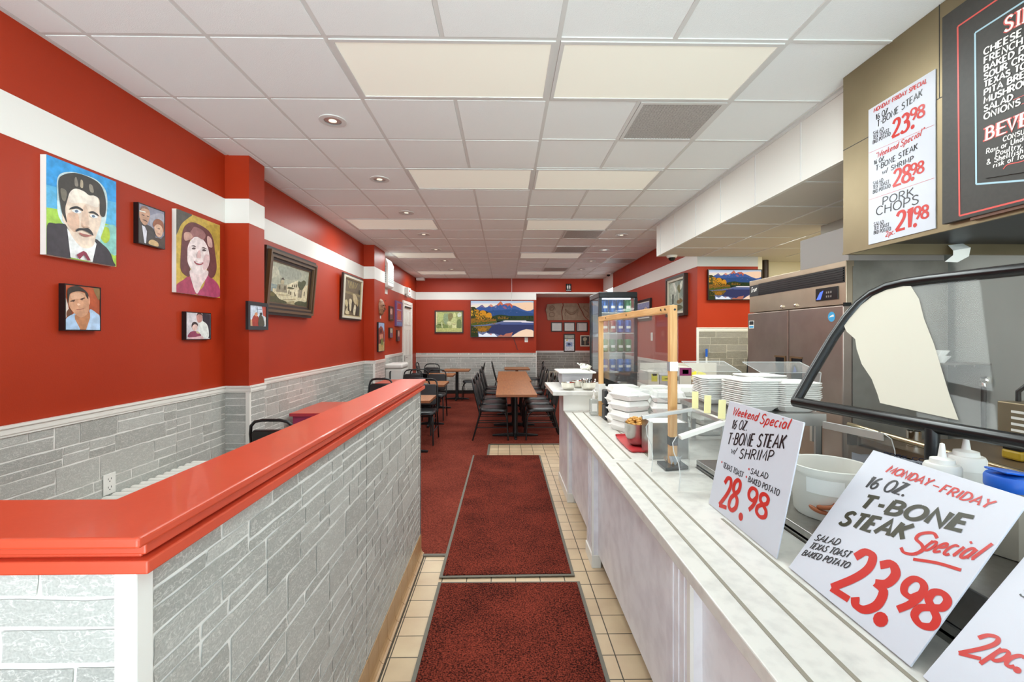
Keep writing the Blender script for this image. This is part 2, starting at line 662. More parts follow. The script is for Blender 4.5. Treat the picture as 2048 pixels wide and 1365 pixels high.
def smooth_pts(pts, closed=True, k=6):
    P = [Vector((p[0], p[1])) for p in pts]
    n = len(P)
    if n < 3:
        return P
    out = []
    rng = range(n) if closed else range(n - 1)
    for i in rng:
        if closed:
            a, b, c, d = P[i - 1], P[i], P[(i + 1) % n], P[(i + 2) % n]
        else:
            b, c = P[i], P[i + 1]
            a = P[i - 1] if i > 0 else b * 2 - c
            d = P[i + 2] if i + 2 < n else c * 2 - b
        for j in range(k):
            t = j / k
            out.append(0.5 * ((2 * b) + (c - a) * t + (2 * a - 5 * b + 4 * c - d) * t * t + (3 * b - a - 3 * c + d) * t ** 3))
    if not closed:
        out.append(P[-1])
    return out


# ------------------------------------------------------------------ hand-lettering: single-stroke glyphs
# glyph = (advance, [strokes]); a stroke starting with 'c' is a smooth curve
def _o(cx, cy, rx, ry, a0=90, a1=450, n=14):
    return ['c'] + [(cx + rx * math.cos(R(a0 + (a1 - a0) * i / n)), cy + ry * math.sin(R(a0 + (a1 - a0) * i / n))) for i in range(n + 1)]


G = {
    ' ': (0.32, []),
    'A': (0.74, [[(0, 0), (0.36, 1), (0.72, 0)], [(0.12, 0.34), (0.6, 0.34)]]),
    'B': (0.66, [[(0.04, 0), (0.04, 1)], ['c', (0.0, 1), (0.34, 1), (0.52, 0.8), (0.4, 0.57), (0.06, 0.54)], ['c', (0.06, 0.54), (0.42, 0.54), (0.6, 0.32), (0.46, 0.05), (0.0, 0)]]),
    'C': (0.68, [_o(0.36, 0.5, 0.36, 0.5, 42, 318)]),
    'D': (0.7, [[(0.04, 0), (0.04, 1)], ['c', (0, 1), (0.36, 0.97), (0.64, 0.66), (0.64, 0.34), (0.36, 0.03), (0, 0)]]),
    'E': (0.58, [[(0.5, 1), (0.04, 1), (0.04, 0), (0.52, 0)], [(0.04, 0.52), (0.42, 0.52)]]),
    'F': (0.56, [[(0.52, 1), (0.04, 1), (0.04, 0)], [(0.04, 0.5), (0.42, 0.5)]]),
    'G': (0.74, [_o(0.36, 0.5, 0.36, 0.5, 45, 330), [(0.4, 0.44), (0.68, 0.44), (0.68, 0.1)]]),
    'H': (0.7, [[(0.04, 0), (0.04, 1)], [(0.62, 0), (0.62, 1)], [(0.04, 0.52), (0.62, 0.52)]]),
    'I': (0.2, [[(0.08, 0), (0.08, 1)]]),
    'K': (0.66, [[(0.04, 0), (0.04, 1)], [(0.58, 1), (0.06, 0.42)], [(0.2, 0.56), (0.62, 0)]]),
    'L': (0.54, [[(0.04, 1), (0.04, 0), (0.5, 0)]]),
    'M': (0.86, [[(0.02, 0), (0.1, 1), (0.4, 0.25), (0.7, 1), (0.8, 0)]]),
    'N': (0.72, [[(0.04, 0), (0.04, 1), (0.62, 0), (0.62, 1)]]),
    'O': (0.8, [_o(0.38, 0.5, 0.37, 0.5)]),
    'P': (0.62, [[(0.04, 0), (0.04, 1)], ['c', (0, 1), (0.38, 0.99), (0.56, 0.75), (0.38, 0.48), (0.04, 0.44)]]),
    'R': (0.66, [[(0.04, 0), (0.04, 1)], ['c', (0, 1), (0.36, 0.99), (0.54, 0.76), (0.36, 0.5), (0.04, 0.47)], [(0.26, 0.48), (0.62, 0)]]),
    'S': (0.6, [['c', (0.52, 0.86), (0.3, 1.0), (0.07, 0.85), (0.1, 0.62), (0.36, 0.48), (0.52, 0.3), (0.44, 0.06), (0.2, 0.0), (0.0, 0.14)]]),
    'T': (0.6, [[(0, 1), (0.58, 1)], [(0.29, 1), (0.29, 0)]]),
    'U': (0.7, [['c', (0.04, 1), (0.04, 0.5), (0.08, 0.14), (0.33, 0), (0.58, 0.14), (0.62, 0.5), (0.62, 1)]]),
    'V': (0.68, [[(0, 1), (0.32, 0), (0.64, 1)]]),
    'W': (0.95, [[(0, 1), (0.22, 0), (0.46, 0.8), (0.68, 0), (0.92, 1)]]),
    'X': (0.64, [[(0, 0), (0.6, 1)], [(0.04, 1), (0.58, 0)]]),
    'Y': (0.64, [[(0, 1), (0.3, 0.48), (0.62, 1)], [(0.3, 0.48), (0.26, 0)]]),
    'Z': (0.62, [[(0.02, 1), (0.56, 1), (0.0, 0), (0.58, 0)]]),
    '1': (0.34, [[(0.02, 0.8), (0.2, 1), (0.2, 0)]]),
    '2': (0.62, [['c', (0.04, 0.8), (0.18, 0.98), (0.42, 0.97), (0.52, 0.74), (0.38, 0.44), (0.0, 0.03)], [(0.0, 0.02), (0.58, 0.02)]]),
    '3': (0.6, [['c', (0.04, 0.88), (0.26, 1.0), (0.48, 0.86), (0.44, 0.64), (0.2, 0.54)], ['c', (0.2, 0.54), (0.48, 0.48), (0.55, 0.22), (0.38, 0.02), (0.14, 0.0), (0, 0.12)]]),
    '6': (0.6, [['c', (0.46, 0.96), (0.2, 0.82), (0.04, 0.48), (0.04, 0.2), (0.2, 0.01), (0.42, 0.05), (0.52, 0.26), (0.42, 0.48), (0.22, 0.5), (0.06, 0.32)]]),
    '8': (0.6, [['c', (0.27, 0.54), (0.08, 0.68), (0.08, 0.9), (0.27, 1.0), (0.46, 0.9), (0.46, 0.68), (0.27, 0.54), (0.04, 0.36), (0.03, 0.12), (0.27, 0), (0.51, 0.12), (0.5, 0.36), (0.27, 0.54)]]),
    '9': (0.58, [['c', (0.48, 0.66), (0.34, 0.48), (0.12, 0.5), (0.02, 0.7), (0.1, 0.94), (0.3, 1.0), (0.47, 0.88), (0.5, 0.6), (0.42, 0.3), (0.24, 0.0)]]),
    '.': (0.24, [['dot', (0.08, 0.05)]]),
    '*': (0.3, [['dot', (0.12, 0.52)]]),
    ',': (0.2, [[(0.1, 0.08), (0.02, -0.14)]]),
    '-': (0.42, [[(0.06, 0.46), (0.34, 0.46)]]),
    '/': (0.4, [[(0, -0.06), (0.34, 1)]]),
    '"': (0.3, [[(0.08, 1), (0.06, 0.8)], [(0.2, 1), (0.18, 0.8)]]),
    '&': (0.72, [['c', (0.64, 0.3), (0.4, 0.02), (0.12, 0.04), (0.06, 0.26), (0.34, 0.56), (0.42, 0.84), (0.26, 1.0), (0.14, 0.82), (0.3, 0.5), (0.66, 0.0)]]),
    'a': (0.52, [_o(0.22, 0.3, 0.21, 0.3, 30, 390), [(0.42, 0.58), (0.43, 0.1), (0.5, 0.02)]]),
    'b': (0.5, [[(0.05, 1), (0.04, 0)], _o(0.24, 0.28, 0.2, 0.29, 180, 540)]),
    'c': (0.46, [_o(0.24, 0.29, 0.22, 0.3, 50, 315)]),
    'd': (0.54, [_o(0.22, 0.29, 0.21, 0.3, 30, 390), [(0.46, 1), (0.43, 0.1), (0.5, 0.02)]]),
    'e': (0.48, [['c', (0.03, 0.3), (0.3, 0.34), (0.4, 0.46), (0.28, 0.6), (0.1, 0.52), (0.02, 0.26), (0.14, 0.02), (0.44, 0.12)]]),
    'f': (0.36, [['c', (0.36, 0.94), (0.22, 0.98), (0.14, 0.8), (0.12, 0.3), (0.1, 0)], [(0, 0.58), (0.3, 0.58)]]),
    'g': (0.5, [_o(0.22, 0.3, 0.21, 0.29, 30, 390), ['c', (0.43, 0.58), (0.43, 0.1), (0.36, -0.26), (0.1, -0.26)]]),
    'h': (0.5, [[(0.05, 1), (0.04, 0)], ['c', (0.05, 0.4), (0.22, 0.6), (0.4, 0.48), (0.42, 0.2), (0.42, 0)]]),
    'i': (0.22, [[(0.08, 0.58), (0.07, 0.06), (0.16, 0)], [(0.1, 0.84), (0.16, 0.9)]]),
    'k': (0.5, [[(0.06, 1), (0.04, 0)], [(0.4, 0.62), (0.06, 0.28)], [(0.16, 0.38), (0.44, 0)]]),
    'l': (0.24, [[(0.12, 1), (0.06, 0.1), (0.18, 0)]]),
    'm': (0.76, [[(0.05, 0.6), (0.04, 0)], ['c', (0.05, 0.4), (0.2, 0.6), (0.34, 0.46), (0.35, 0)], ['c', (0.35, 0.4), (0.5, 0.6), (0.64, 0.46), (0.66, 0)]]),
    'n': (0.52, [[(0.06, 0.6), (0.04, 0)], ['c', (0.06, 0.38), (0.24, 0.6), (0.38, 0.46), (0.4, 0.1), (0.48, 0.0)]]),
    'o': (0.5, [_o(0.23, 0.3, 0.22, 0.3)]),
    'p': (0.52, [[(0.06, 0.6), (0.0, -0.34)], _o(0.25, 0.3, 0.2, 0.29, 180, 540)]),
    'r': (0.36, [[(0.05, 0.6), (0.04, 0)], ['c', (0.05, 0.38), (0.16, 0.56), (0.34, 0.56)]]),
    's': (0.4, [['c', (0.34, 0.5), (0.18, 0.6), (0.06, 0.48), (0.18, 0.32), (0.34, 0.18), (0.2, 0.0), (0.0, 0.08)]]),
    't': (0.34, [[(0.14, 0.9), (0.12, 0.1), (0.26, 0.0)], [(0, 0.6), (0.3, 0.6)]]),
    'u': (0.5, [['c', (0.05, 0.6), (0.04, 0.2), (0.18, 0.0), (0.36, 0.14), (0.4, 0.4)], [(0.41, 0.6), (0.42, 0)]]),
    'w': (0.66, [[(0, 0.6), (0.16, 0), (0.32, 0.52), (0.46, 0), (0.62, 0.6)]]),
    'y': (0.5, [[(0.02, 0.6), (0.22, 0.04)], [(0.44, 0.6), (0.22, 0.02), (0.06, -0.3)]]),
}


def ribbon(mb, pts, fr, sw, m, contrast=0.25, lift=0.0):
    """pts in plane metres; fr=(o,u,v,n)"""
    o, u, v, n = fr
    k = len(pts)
    vs, fs = [], []
    for i in range(k):
        a, b = pts[max(i - 1, 0)], pts[min(i + 1, k - 1)]
        t = Vector((b[0] - a[0], b[1] - a[1]))
        if t.length < 1e-9:
            t = Vector((1, 0))
        t.normalize()
        # mitre
        sc = 1.0
        if 0 < i < k - 1:
            t1 = Vector((pts[i][0] - a[0], pts[i][1] - a[1]))
            t2 = Vector((b[0] - pts[i][0], b[1] - pts[i][1]))
            if t1.length > 1e-9 and t2.length > 1e-9:
                cs = t1.normalized().dot(t2.normalized())
                sc = min(1.8, 1.0 / max(0.35, math.sqrt(max(0.0, (1 + cs) / 2))))
        wd = sw * 0.5 * (1 - contrast + contrast * 1.35 * abs(t.y)) * sc
        q = (-t.y * wd, t.x * wd)
        for s in (1, -1):
            vs.append(o + u * (pts[i][0] + s * q[0]) + v * (pts[i][1] + s * q[1]) + n * (lift + i * 4e-6))
    for i in range(k - 1):
        fs.append((2 * i, 2 * i + 1, 2 * i + 3, 2 * i + 2))
    mb.add(vs, fs, m)


def text(mb, s, fr, p0, p1, h, sw, m=0, slant=0.12, lift=0.0012, contrast=0.25, serif=False):
    """letters of cap height h from p0 to p1 (plane metres)"""
    o, u, v, n = fr
    tr = (0.24 if serif else 0.15) if len(s) > 2 else 0.06
    adv = sum(G[c][0] + tr for c in s) - 0.06 - tr
    d = Vector((p1[0] - p0[0], p1[1] - p0[1]))
    ex = d / adv                     # one glyph unit along the line
    ey = Vector((0, 1)) * h + d.normalized() * (slant * h)
    x = 0.0
    for c in s:
        a, strokes = G[c]
        for st in strokes:
            lift += 1.6e-5
            if st[0] == 'dot':
                p = Vector(p0) + ex * (x + st[1][0]) + ey * st[1][1]
                r = sw * 0.62
                mb.add([o + u * (p.x + r * math.cos(q * math.pi / 6)) + v * (p.y + r * math.sin(q * math.pi / 6)) + n * lift for q in range(12)],
                       [tuple(range(12))], m)
                continue
            pts = st
            if st[0] == 'c':
                pts = smooth_pts(st[1:], False, 5)
            hh = max(1e-6, h - sw * 0.6) / h
            Q = [Vector(p0) + ex * (x + q[0]) + ey * (sw * 0.3 / h + q[1] * hh) for q in pts]
            ribbon(mb, [(q.x, q.y) for q in Q], fr, sw, m, contrast, lift)
            if serif:
                for q, tt in ((Q[0], pts[0]), (Q[-1], pts[-1])):
                    ds = d.normalized() * sw * 0.95
                    if st[0] != 'c':
                        lift += 1.6e-5
                        ribbon(mb, [(q.x - ds.x, q.y - ds.y), (q.x + ds.x, q.y + ds.y)], fr, sw * 0.55, m, 0, lift)
        x += a + tr


def frame_of(o, u, v):
    o, u, v = Vector(o), Vector(u).normalized(), Vector(v).normalized()
    return (o, u, v, u.cross(v))


# ------------------------------------------------------------------ pictures painted as flat patches on a canvas
PICS = {
 'man': [
  ('2e9be0',0,[(0,1),(1,1),(1,0.735),(0,0.68)]),
  ('58b4e2',0,[(0,0.697),(1,0.755),(1,0.46),(0,0.447)]),
  ('a6cf4a',0,[(0,0.469),(0.253,0.497),(0.993,0.468),(1,0),(0,0)]),
  ('8cc9c0',1,[(0.643,0.369),(0.813,0.448),(1,0.459),(1,0.137),(0.786,0.212)]),
  ('b2c93c',1,[(0.77,0.42),(0.872,0.427),(0.889,0.308),(0.815,0.247),(0.742,0.306)]),
  ('cfe3e6',1,[(0.13,0.658),(0.149,0.829),(0.293,0.91),(0.481,0.936),(0.696,0.93),(0.839,0.819),(0.834,0.541),(0.756,0.328),(0.671,0.236),(0.191,0.358)]),
  ('3a323a',1,[(0.005,0.29),(0.107,0.33),(0.257,0.342),(0.287,0.218),(0.31,0.004),(0,0)]),
  ('3a323a',1,[(0.629,0.259),(0.786,0.222),(0.89,0.155),(0.945,0.057),(0.961,0.001),(0.588,0)]),
  ('f4f2f0',0,[(0.257,0.315),(0.312,0.259),(0.453,0.156),(0.629,0.259),(0.678,0.217),(0.616,0.005),(0.304,0.013)]),
  ('f0d8c4',1,[(0.199,0.531),(0.254,0.651),(0.292,0.749),(0.481,0.793),(0.697,0.767),(0.754,0.634),(0.741,0.465),(0.671,0.305),(0.629,0.19),(0.533,0.143),(0.44,0.15),(0.337,0.225),(0.251,0.332),(0.197,0.387)]),
  ('e3c3ad',1,[(0.481,0.588),(0.533,0.59),(0.56,0.414),(0.507,0.366),(0.447,0.384)]),
  ('e0b8a0',1,[(0.277,0.474),(0.403,0.489),(0.415,0.332),(0.338,0.291),(0.251,0.378)]),
  ('f7e6d8',1,[(0.316,0.737),(0.481,0.775),(0.669,0.752),(0.697,0.633),(0.481,0.626),(0.278,0.593)]),
  ('3b3531',1,[(0.18,0.483),(0.147,0.645),(0.143,0.784),(0.209,0.857),(0.355,0.917),(0.534,0.931),(0.71,0.905),(0.795,0.809),(0.823,0.678),(0.798,0.549),(0.726,0.56),(0.718,0.714),(0.641,0.746),(0.56,0.732),(0.481,0.756),(0.366,0.753),(0.291,0.695),(0.254,0.597),(0.228,0.501),(0.251,0.369),(0.209,0.425)]),
  ('8a8075',1,[(0.354,0.854),(0.379,0.878),(0.404,0.794),(0.36,0.783)]),
  ('9a9080',1,[(0.56,0.849),(0.607,0.851),(0.628,0.781),(0.574,0.778)]),
  ('7a7263',1,[(0.165,0.702),(0.243,0.693),(0.229,0.591),(0.182,0.599)]),
  ('b8a890',1,[(0.436,0.865),(0.468,0.859),(0.468,0.79),(0.43,0.791)]),
  ('2a2628',1,[(0.277,0.511),(0.315,0.546),(0.39,0.57),(0.461,0.556),(0.461,0.538),(0.39,0.547),(0.314,0.523)]),
  ('2a2628',1,[(0.56,0.548),(0.614,0.568),(0.684,0.552),(0.698,0.53),(0.628,0.546),(0.567,0.535)]),
  ('f6f6f4',1,[(0.314,0.509),(0.377,0.54),(0.441,0.524),(0.415,0.501),(0.352,0.493)]),
  ('6d7f96',1,[(0.352,0.516),(0.377,0.53),(0.403,0.522),(0.383,0.502),(0.358,0.501)]),
  ('f6f6f4',1,[(0.567,0.515),(0.628,0.537),(0.684,0.518),(0.642,0.496),(0.587,0.495)]),
  ('6d7f96',1,[(0.594,0.516),(0.621,0.528),(0.642,0.515),(0.622,0.499),(0.598,0.5)]),
  ('c7a48c',1,[(0.447,0.403),(0.474,0.379),(0.547,0.382),(0.547,0.368),(0.467,0.364)]),
  ('2c2a2e',1,[(0.363,0.309),(0.402,0.339),(0.48,0.352),(0.533,0.366),(0.588,0.341),(0.615,0.296),(0.56,0.312),(0.48,0.328),(0.415,0.317),(0.369,0.296)]),
  ('b06a62',1,[(0.408,0.293),(0.48,0.29),(0.588,0.292),(0.506,0.265),(0.44,0.271)]),
  ('8c2f46',0,[(0.368,0.049),(0.466,0.105),(0.506,0.096),(0.574,0.015),(0.526,0.01),(0.473,0.067),(0.413,0.007)]),
 ],
 'woman': [
  ('c9a94a',0,[(0,1),(1,1),(1,0),(0,0)]),
  ('57524c',1,[(0,0.996),(0.318,1),(0.246,0.939),(0.106,0.837),(0.02,0.712),(0,0.708)]),
  ('b89a3e',1,[(0.65,0.915),(0.989,0.979),(0.997,0.721),(0.862,0.57),(0.805,0.827)]),
  ('a8405c',1,[(0.001,0.087),(0.13,0.158),(0.288,0.216),(0.43,0.009),(0.005,0)]),
  ('b0456a',1,[(0.68,0.287),(0.798,0.25),(0.96,0.167),(0.99,0.014),(0.43,0.004),(0.582,0.12)]),
  ('6a3b3c',1,[(0.122,0.744),(0.21,0.854),(0.352,0.908),(0.554,0.9),(0.726,0.862),(0.824,0.773),(0.863,0.627),(0.911,0.403),(0.818,0.261),(0.681,0.306),(0.646,0.637),(0.313,0.701),(0.257,0.498),(0.279,0.233),(0.157,0.231),(0.081,0.303),(0.093,0.531)]),
  ('e9d3d2',1,[(0.289,0.305),(0.662,0.341),(0.68,0.268),(0.544,0.136),(0.43,0.014),(0.323,0.147)]),
  ('f0dedc',1,[(0.221,0.476),(0.232,0.584),(0.313,0.692),(0.422,0.739),(0.571,0.728),(0.685,0.642),(0.732,0.498),(0.682,0.38),(0.565,0.286),(0.434,0.26),(0.307,0.307),(0.229,0.388)]),
  ('e4c2c2',1,[(0.626,0.542),(0.722,0.535),(0.701,0.401),(0.585,0.334),(0.567,0.443)]),
  ('9c6a68',1,[(0.297,0.788),(0.369,0.853),(0.535,0.851),(0.629,0.801),(0.571,0.728),(0.404,0.741),(0.295,0.681),(0.155,0.661)]),
  ('c79a8c',1,[(0.147,0.73),(0.261,0.765),(0.331,0.713),(0.172,0.646)]),
  ('d2a8a0',1,[(0.667,0.788),(0.765,0.774),(0.793,0.665),(0.685,0.67)]),
  ('49302f',1,[(0.294,0.601),(0.366,0.619),(0.411,0.602),(0.357,0.604)]),
  ('49302f',1,[(0.532,0.613),(0.588,0.63),(0.665,0.616),(0.588,0.616)]),
  ('574446',1,[(0.311,0.572),(0.356,0.593),(0.398,0.583),(0.356,0.566)]),
  ('574446',1,[(0.541,0.587),(0.588,0.607),(0.642,0.595),(0.588,0.579)]),
  ('dcb4b2',1,[(0.447,0.557),(0.494,0.572),(0.511,0.492),(0.474,0.474),(0.418,0.481)]),
  ('a2404e',1,[(0.363,0.421),(0.454,0.421),(0.567,0.429),(0.529,0.397),(0.435,0.383),(0.381,0.4)]),
  ('f8f4f0',1,[(0.381,0.418),(0.473,0.419),(0.548,0.424),(0.491,0.407),(0.417,0.404)]),
 ],
 'couple': [
  ('8e8d9e',0,[(0,1),(1,1),(1,0),(0,0)]),
  ('a9a6b2',1,[(0.437,0.786),(0.92,0.942),(1,0.703),(0.554,0.46),(0.412,0.599)]),
  ('4a4240',1,[(0.003,0.605),(0.135,0.51),(0.366,0.509),(0.555,0.439),(0.634,0.226),(0.439,0.015),(0,0)]),
  ('dcdae4',0,[(0.105,0.465),(0.22,0.444),(0.299,0.337),(0.257,0.01),(0.199,0.022)]),
  ('c79a80',1,[(0.01,0.794),(0.116,0.925),(0.295,0.951),(0.399,0.871),(0.398,0.718),(0.314,0.541),(0.202,0.481),(0.086,0.541),(0.026,0.629)]),
  ('8a6a5c',1,[(0.018,0.796),(0.083,0.938),(0.277,0.978),(0.38,0.908),(0.28,0.918),(0.117,0.895)]),
  ('f3efe8',0,[(0.008,0.828),(0.234,0.838),(0.235,0.813),(0.01,0.794)]),
  ('5c4238',1,[(0.115,0.606),(0.228,0.621),(0.312,0.581),(0.213,0.593)]),
  ('5c4a44',1,[(0.076,0.738),(0.19,0.739),(0.158,0.713)]),
  ('5c4a44',1,[(0.271,0.745),(0.371,0.744),(0.322,0.719)]),
  ('9a5f46',1,[(0.515,0.576),(0.578,0.69),(0.714,0.756),(0.894,0.726),(0.973,0.592),(0.944,0.429),(0.83,0.568),(0.619,0.553),(0.552,0.5)]),
  ('e0b59a',1,[(0.569,0.503),(0.686,0.606),(0.846,0.592),(0.924,0.478),(0.859,0.311),(0.719,0.269),(0.611,0.346)]),
  ('4c3c34',1,[(0.352,0.083),(0.634,0.236),(0.844,0.246),(0.984,0.34),(0.996,0.005),(0.323,0)]),
  ('c9a878',1,[(0.368,0.106),(0.517,0.157),(0.709,0.113),(0.714,0.01),(0.372,0.016)]),
  ('7a5a50',1,[(0.674,0.5),(0.797,0.51),(0.762,0.484)]),
  ('a85c54',1,[(0.68,0.356),(0.821,0.368),(0.751,0.341)]),
 ],
 'man_photo': [
  ('b4502a',0,[(0,1),(1,1),(1,0),(0,0)]),
  ('d8c8c0',0,[(0.001,0.733),(0.073,0.546),(0.097,0.407),(0.002,0.247)]),
  ('6b4028',1,[(0.025,0.387),(0.121,0.478),(0.182,0.34),(0.049,0.266)]),
  ('8a6a40',1,[(0.803,0.985),(0.993,0.981),(0.99,0.72),(0.9,0.789)]),
  ('a9c4e2',1,[(0,0.229),(0.194,0.349),(0.268,0.351),(0.396,0.001),(0,0)]),
  ('b4cdea',1,[(0.689,0.483),(0.919,0.39),(0.996,0.317),(1,0),(0.576,0.002),(0.678,0.244)]),
  ('c08058',0,[(0.244,0.324),(0.69,0.41),(0.691,0.281),(0.576,0.008),(0.408,0.008),(0.256,0.235)]),
  ('d29a78',1,[(0.072,0.616),(0.108,0.792),(0.315,0.876),(0.517,0.855),(0.634,0.772),(0.662,0.555),(0.624,0.389),(0.445,0.284),(0.318,0.317),(0.182,0.41),(0.097,0.512)]),
  ('e2b090',1,[(0.144,0.794),(0.34,0.852),(0.492,0.799),(0.467,0.735),(0.168,0.691)]),
  ('32261f',1,[(0.06,0.58),(0.036,0.796),(0.071,0.928),(0.265,0.996),(0.439,0.966),(0.62,0.853),(0.628,0.718),(0.556,0.795),(0.517,0.873),(0.315,0.876),(0.132,0.82),(0.09,0.739)]),
  ('e0a080',1,[(0.634,0.781),(0.68,0.721),(0.675,0.602),(0.642,0.618)]),
  ('4a3428',1,[(0.12,0.645),(0.23,0.677),(0.242,0.66),(0.132,0.628)]),
  ('4a3428',1,[(0.391,0.704),(0.505,0.746),(0.531,0.73),(0.416,0.696)]),
  ('54403a',1,[(0.169,0.634),(0.205,0.645),(0.23,0.637),(0.193,0.626)]),
  ('54403a',1,[(0.41,0.692),(0.448,0.703),(0.48,0.696),(0.442,0.684)]),
  ('e8bea2',1,[(0.298,0.592),(0.341,0.603),(0.392,0.574),(0.317,0.549)]),
  ('a05a4c',1,[(0.268,0.462),(0.355,0.47),(0.52,0.504),(0.418,0.468),(0.317,0.451)]),
 ],
 'child_photo': [
  ('d9d2d6',0,[(0,1),(1,1),(1,0),(0,0)]),
  ('37323c',0,[(0.645,1),(0.99,0.991),(0.99,0),(0.829,0.075),(0.667,0.603)]),
  ('e4e6e2',1,[(0.549,0.698),(0.745,0.654),(0.885,0.492),(0.928,0.109),(0.789,0.008),(0.572,0.074),(0.473,0.435)]),
  ('c48c84',1,[(0.395,0.887),(0.451,0.986),(0.586,0.992),(0.645,0.864),(0.608,0.683),(0.492,0.631),(0.414,0.726)]),
  ('4a3432',1,[(0.404,0.872),(0.432,0.986),(0.586,1),(0.645,0.896),(0.567,0.95),(0.461,0.946)]),
  ('3a2a2a',1,[(0.206,0.446),(0.224,0.608),(0.338,0.659),(0.444,0.581),(0.435,0.483),(0.319,0.562)]),
  ('e8c4ba',1,[(0.225,0.479),(0.319,0.562),(0.425,0.515),(0.416,0.369),(0.32,0.302),(0.235,0.366)]),
  ('903a58',1,[(0.037,0.089),(0.131,0.251),(0.282,0.302),(0.435,0.271),(0.591,0.141),(0.475,0.091),(0.226,0.057)]),
  ('e0b8bc',1,[(0.094,0.057),(0.321,0.074),(0.611,0.108),(0.651,0),(0.075,0)]),
  ('c8b890',1,[(0.378,0.303),(0.493,0.255),(0.513,0.206),(0.397,0.221)]),
 ],
 'crowd_photo': [
  ('c8d2e0',0,[(0,1),(1,1),(1,0),(0,0)]),
  ('4a5a70',0,[(0.45,0.923),(0.48,0.923),(0.48,0.538),(0.45,0.538)]),
  ('4a5a70',0,[(0.4,0.846),(0.75,0.846),(0.75,0.823),(0.4,0.823)]),
  ('b04838',0,[(0.75,1),(1,1),(1,0.462),(0.82,0.538)]),
  ('a03424',1,[(0.1,0.038),(0.2,0.462),(0.4,0.538),(0.55,0.385),(0.6,0.015)]),
  ('d08a60',1,[(0.3,0.615),(0.4,0.677),(0.48,0.577),(0.4,0.477),(0.3,0.523)]),
  ('4a4436',1,[(0.52,0.015),(0.55,0.462),(0.68,0.554),(0.82,0.423),(0.88,0.015)]),
  ('2a2422',1,[(0.6,0.615),(0.68,0.692),(0.76,0.615),(0.68,0.538)]),
  ('e8e4dc',0,[(0.88,0.538),(0.98,0.423),(0.98,0.077),(0.9,0.077)]),
  ('c89c78',0,[(0.02,0.308),(0.12,0.308),(0.14,0),(0.02,0)]),
 ],
 'village': [
  ('b4b5a0',0,[(0,1),(1,1),(1,0),(0,0)]),
  ('a3a696',1,[(0.201,0.914),(0.506,0.957),(0.79,0.905),(0.702,0.716),(0.378,0.648),(0.21,0.739)]),
  ('c5c3ac',1,[(0.014,0.863),(0.152,0.863),(0.212,0.714),(0.019,0.572)]),
  ('8d9a98',0,[(0.014,0.451),(0.188,0.445),(0.147,0.279),(0,0.222)]),
  ('a8ae9c',0,[(0.013,0.379),(0.177,0.419),(0.177,0.406),(0.014,0.361)]),
  ('d8cca8',0,[(0.093,0.344),(0.162,0.342),(0.428,0.501),(0.703,0.688),(0.711,0.524),(0.843,0.476),(0.973,0.62),(0.995,0.113),(0.752,0.01),(0.411,0.035),(0.246,0.107),(0.099,0.248)]),
  ('e4dab8',0,[(0.428,0.501),(0.703,0.695),(0.726,0.225),(0.441,0.256)]),
  ('9c927a',0,[(0.199,0.472),(0.421,0.499),(0.439,0.294),(0.172,0.27)]),
  ('bdb08e',0,[(0.259,0.584),(0.339,0.601),(0.344,0.499),(0.264,0.484)]),
  ('4a3a30',0,[(0.258,0.603),(0.305,0.668),(0.349,0.613)]),
  ('dcd0ac',0,[(0.839,0.56),(0.981,0.622),(0.992,0.17),(0.84,0.182)]),
  ('8c8470',0,[(0.738,0.459),(0.844,0.462),(0.829,0.237),(0.741,0.226)]),
  ('4c4636',0,[(0.888,0.413),(0.912,0.43),(0.913,0.303),(0.888,0.293)]),
  ('6a5c48',0,[(0.542,0.535),(0.569,0.539),(0.572,0.473),(0.545,0.468)]),
  ('6a5c48',0,[(0.601,0.552),(0.625,0.556),(0.629,0.483),(0.605,0.478)]),
  ('6a5c48',0,[(0.654,0.569),(0.677,0.573),(0.678,0.491),(0.655,0.487)]),
  ('7a6c52',0,[(0.508,0.343),(0.537,0.348),(0.542,0.256),(0.512,0.259)]),
  ('7a6c52',0,[(0.627,0.347),(0.662,0.258),(0.648,0.236),(0.604,0.344)]),
  ('6c604a',0,[(0.463,0.376),(0.486,0.379),(0.488,0.275),(0.465,0.272)]),
  ('54583a',1,[(0.705,0.661),(0.785,0.663),(0.848,0.732),(0.918,0.689),(0.904,0.615),(0.812,0.443),(0.711,0.538)]),
  ('5c5c3c',1,[(0.445,0.451),(0.561,0.458),(0.607,0.438),(0.534,0.413),(0.447,0.413)]),
  ('7c745c',0,[(0.226,0.452),(0.252,0.457),(0.259,0.345),(0.233,0.341)]),
  ('6e664e',0,[(0.36,0.463),(0.388,0.455),(0.386,0.364),(0.363,0.361)]),
  ('b4a680',0,[(0.227,0.216),(0.484,0.248),(0.485,0.236),(0.228,0.201)]),
  ('a0926e',0,[(0.325,0.103),(0.666,0.177),(0.666,0.164),(0.326,0.084)]),
  ('4e4a2a',1,[(0,0.186),(0.049,0.265),(0.151,0.206),(0.246,0.107),(0.423,0.061),(0.426,0.011),(0,0.002)]),
  ('6a6030',1,[(0.018,0.19),(0.087,0.246),(0.14,0.181),(0.069,0.136)]),
  ('4a4a2c',1,[(0.628,0.014),(0.715,0.115),(0.826,0.132),(0.926,0.121),(0.994,0.141),(1,0.003)]),
  ('a89a74',0,[(0.424,0.049),(0.623,0.119),(0.644,0.008),(0.44,0.012)]),
 ],
 'tavern': [
  ('6b5c44',0,[(0,1),(1,1),(1,0),(0,0)]),
  ('8a7a54',0,[(0.019,0.664),(0.979,0.647),(0.984,0.574),(0.023,0.597)]),
  ('b8a468',0,[(0.173,0.957),(0.204,0.958),(0.342,0.754),(0.318,0.752)]),
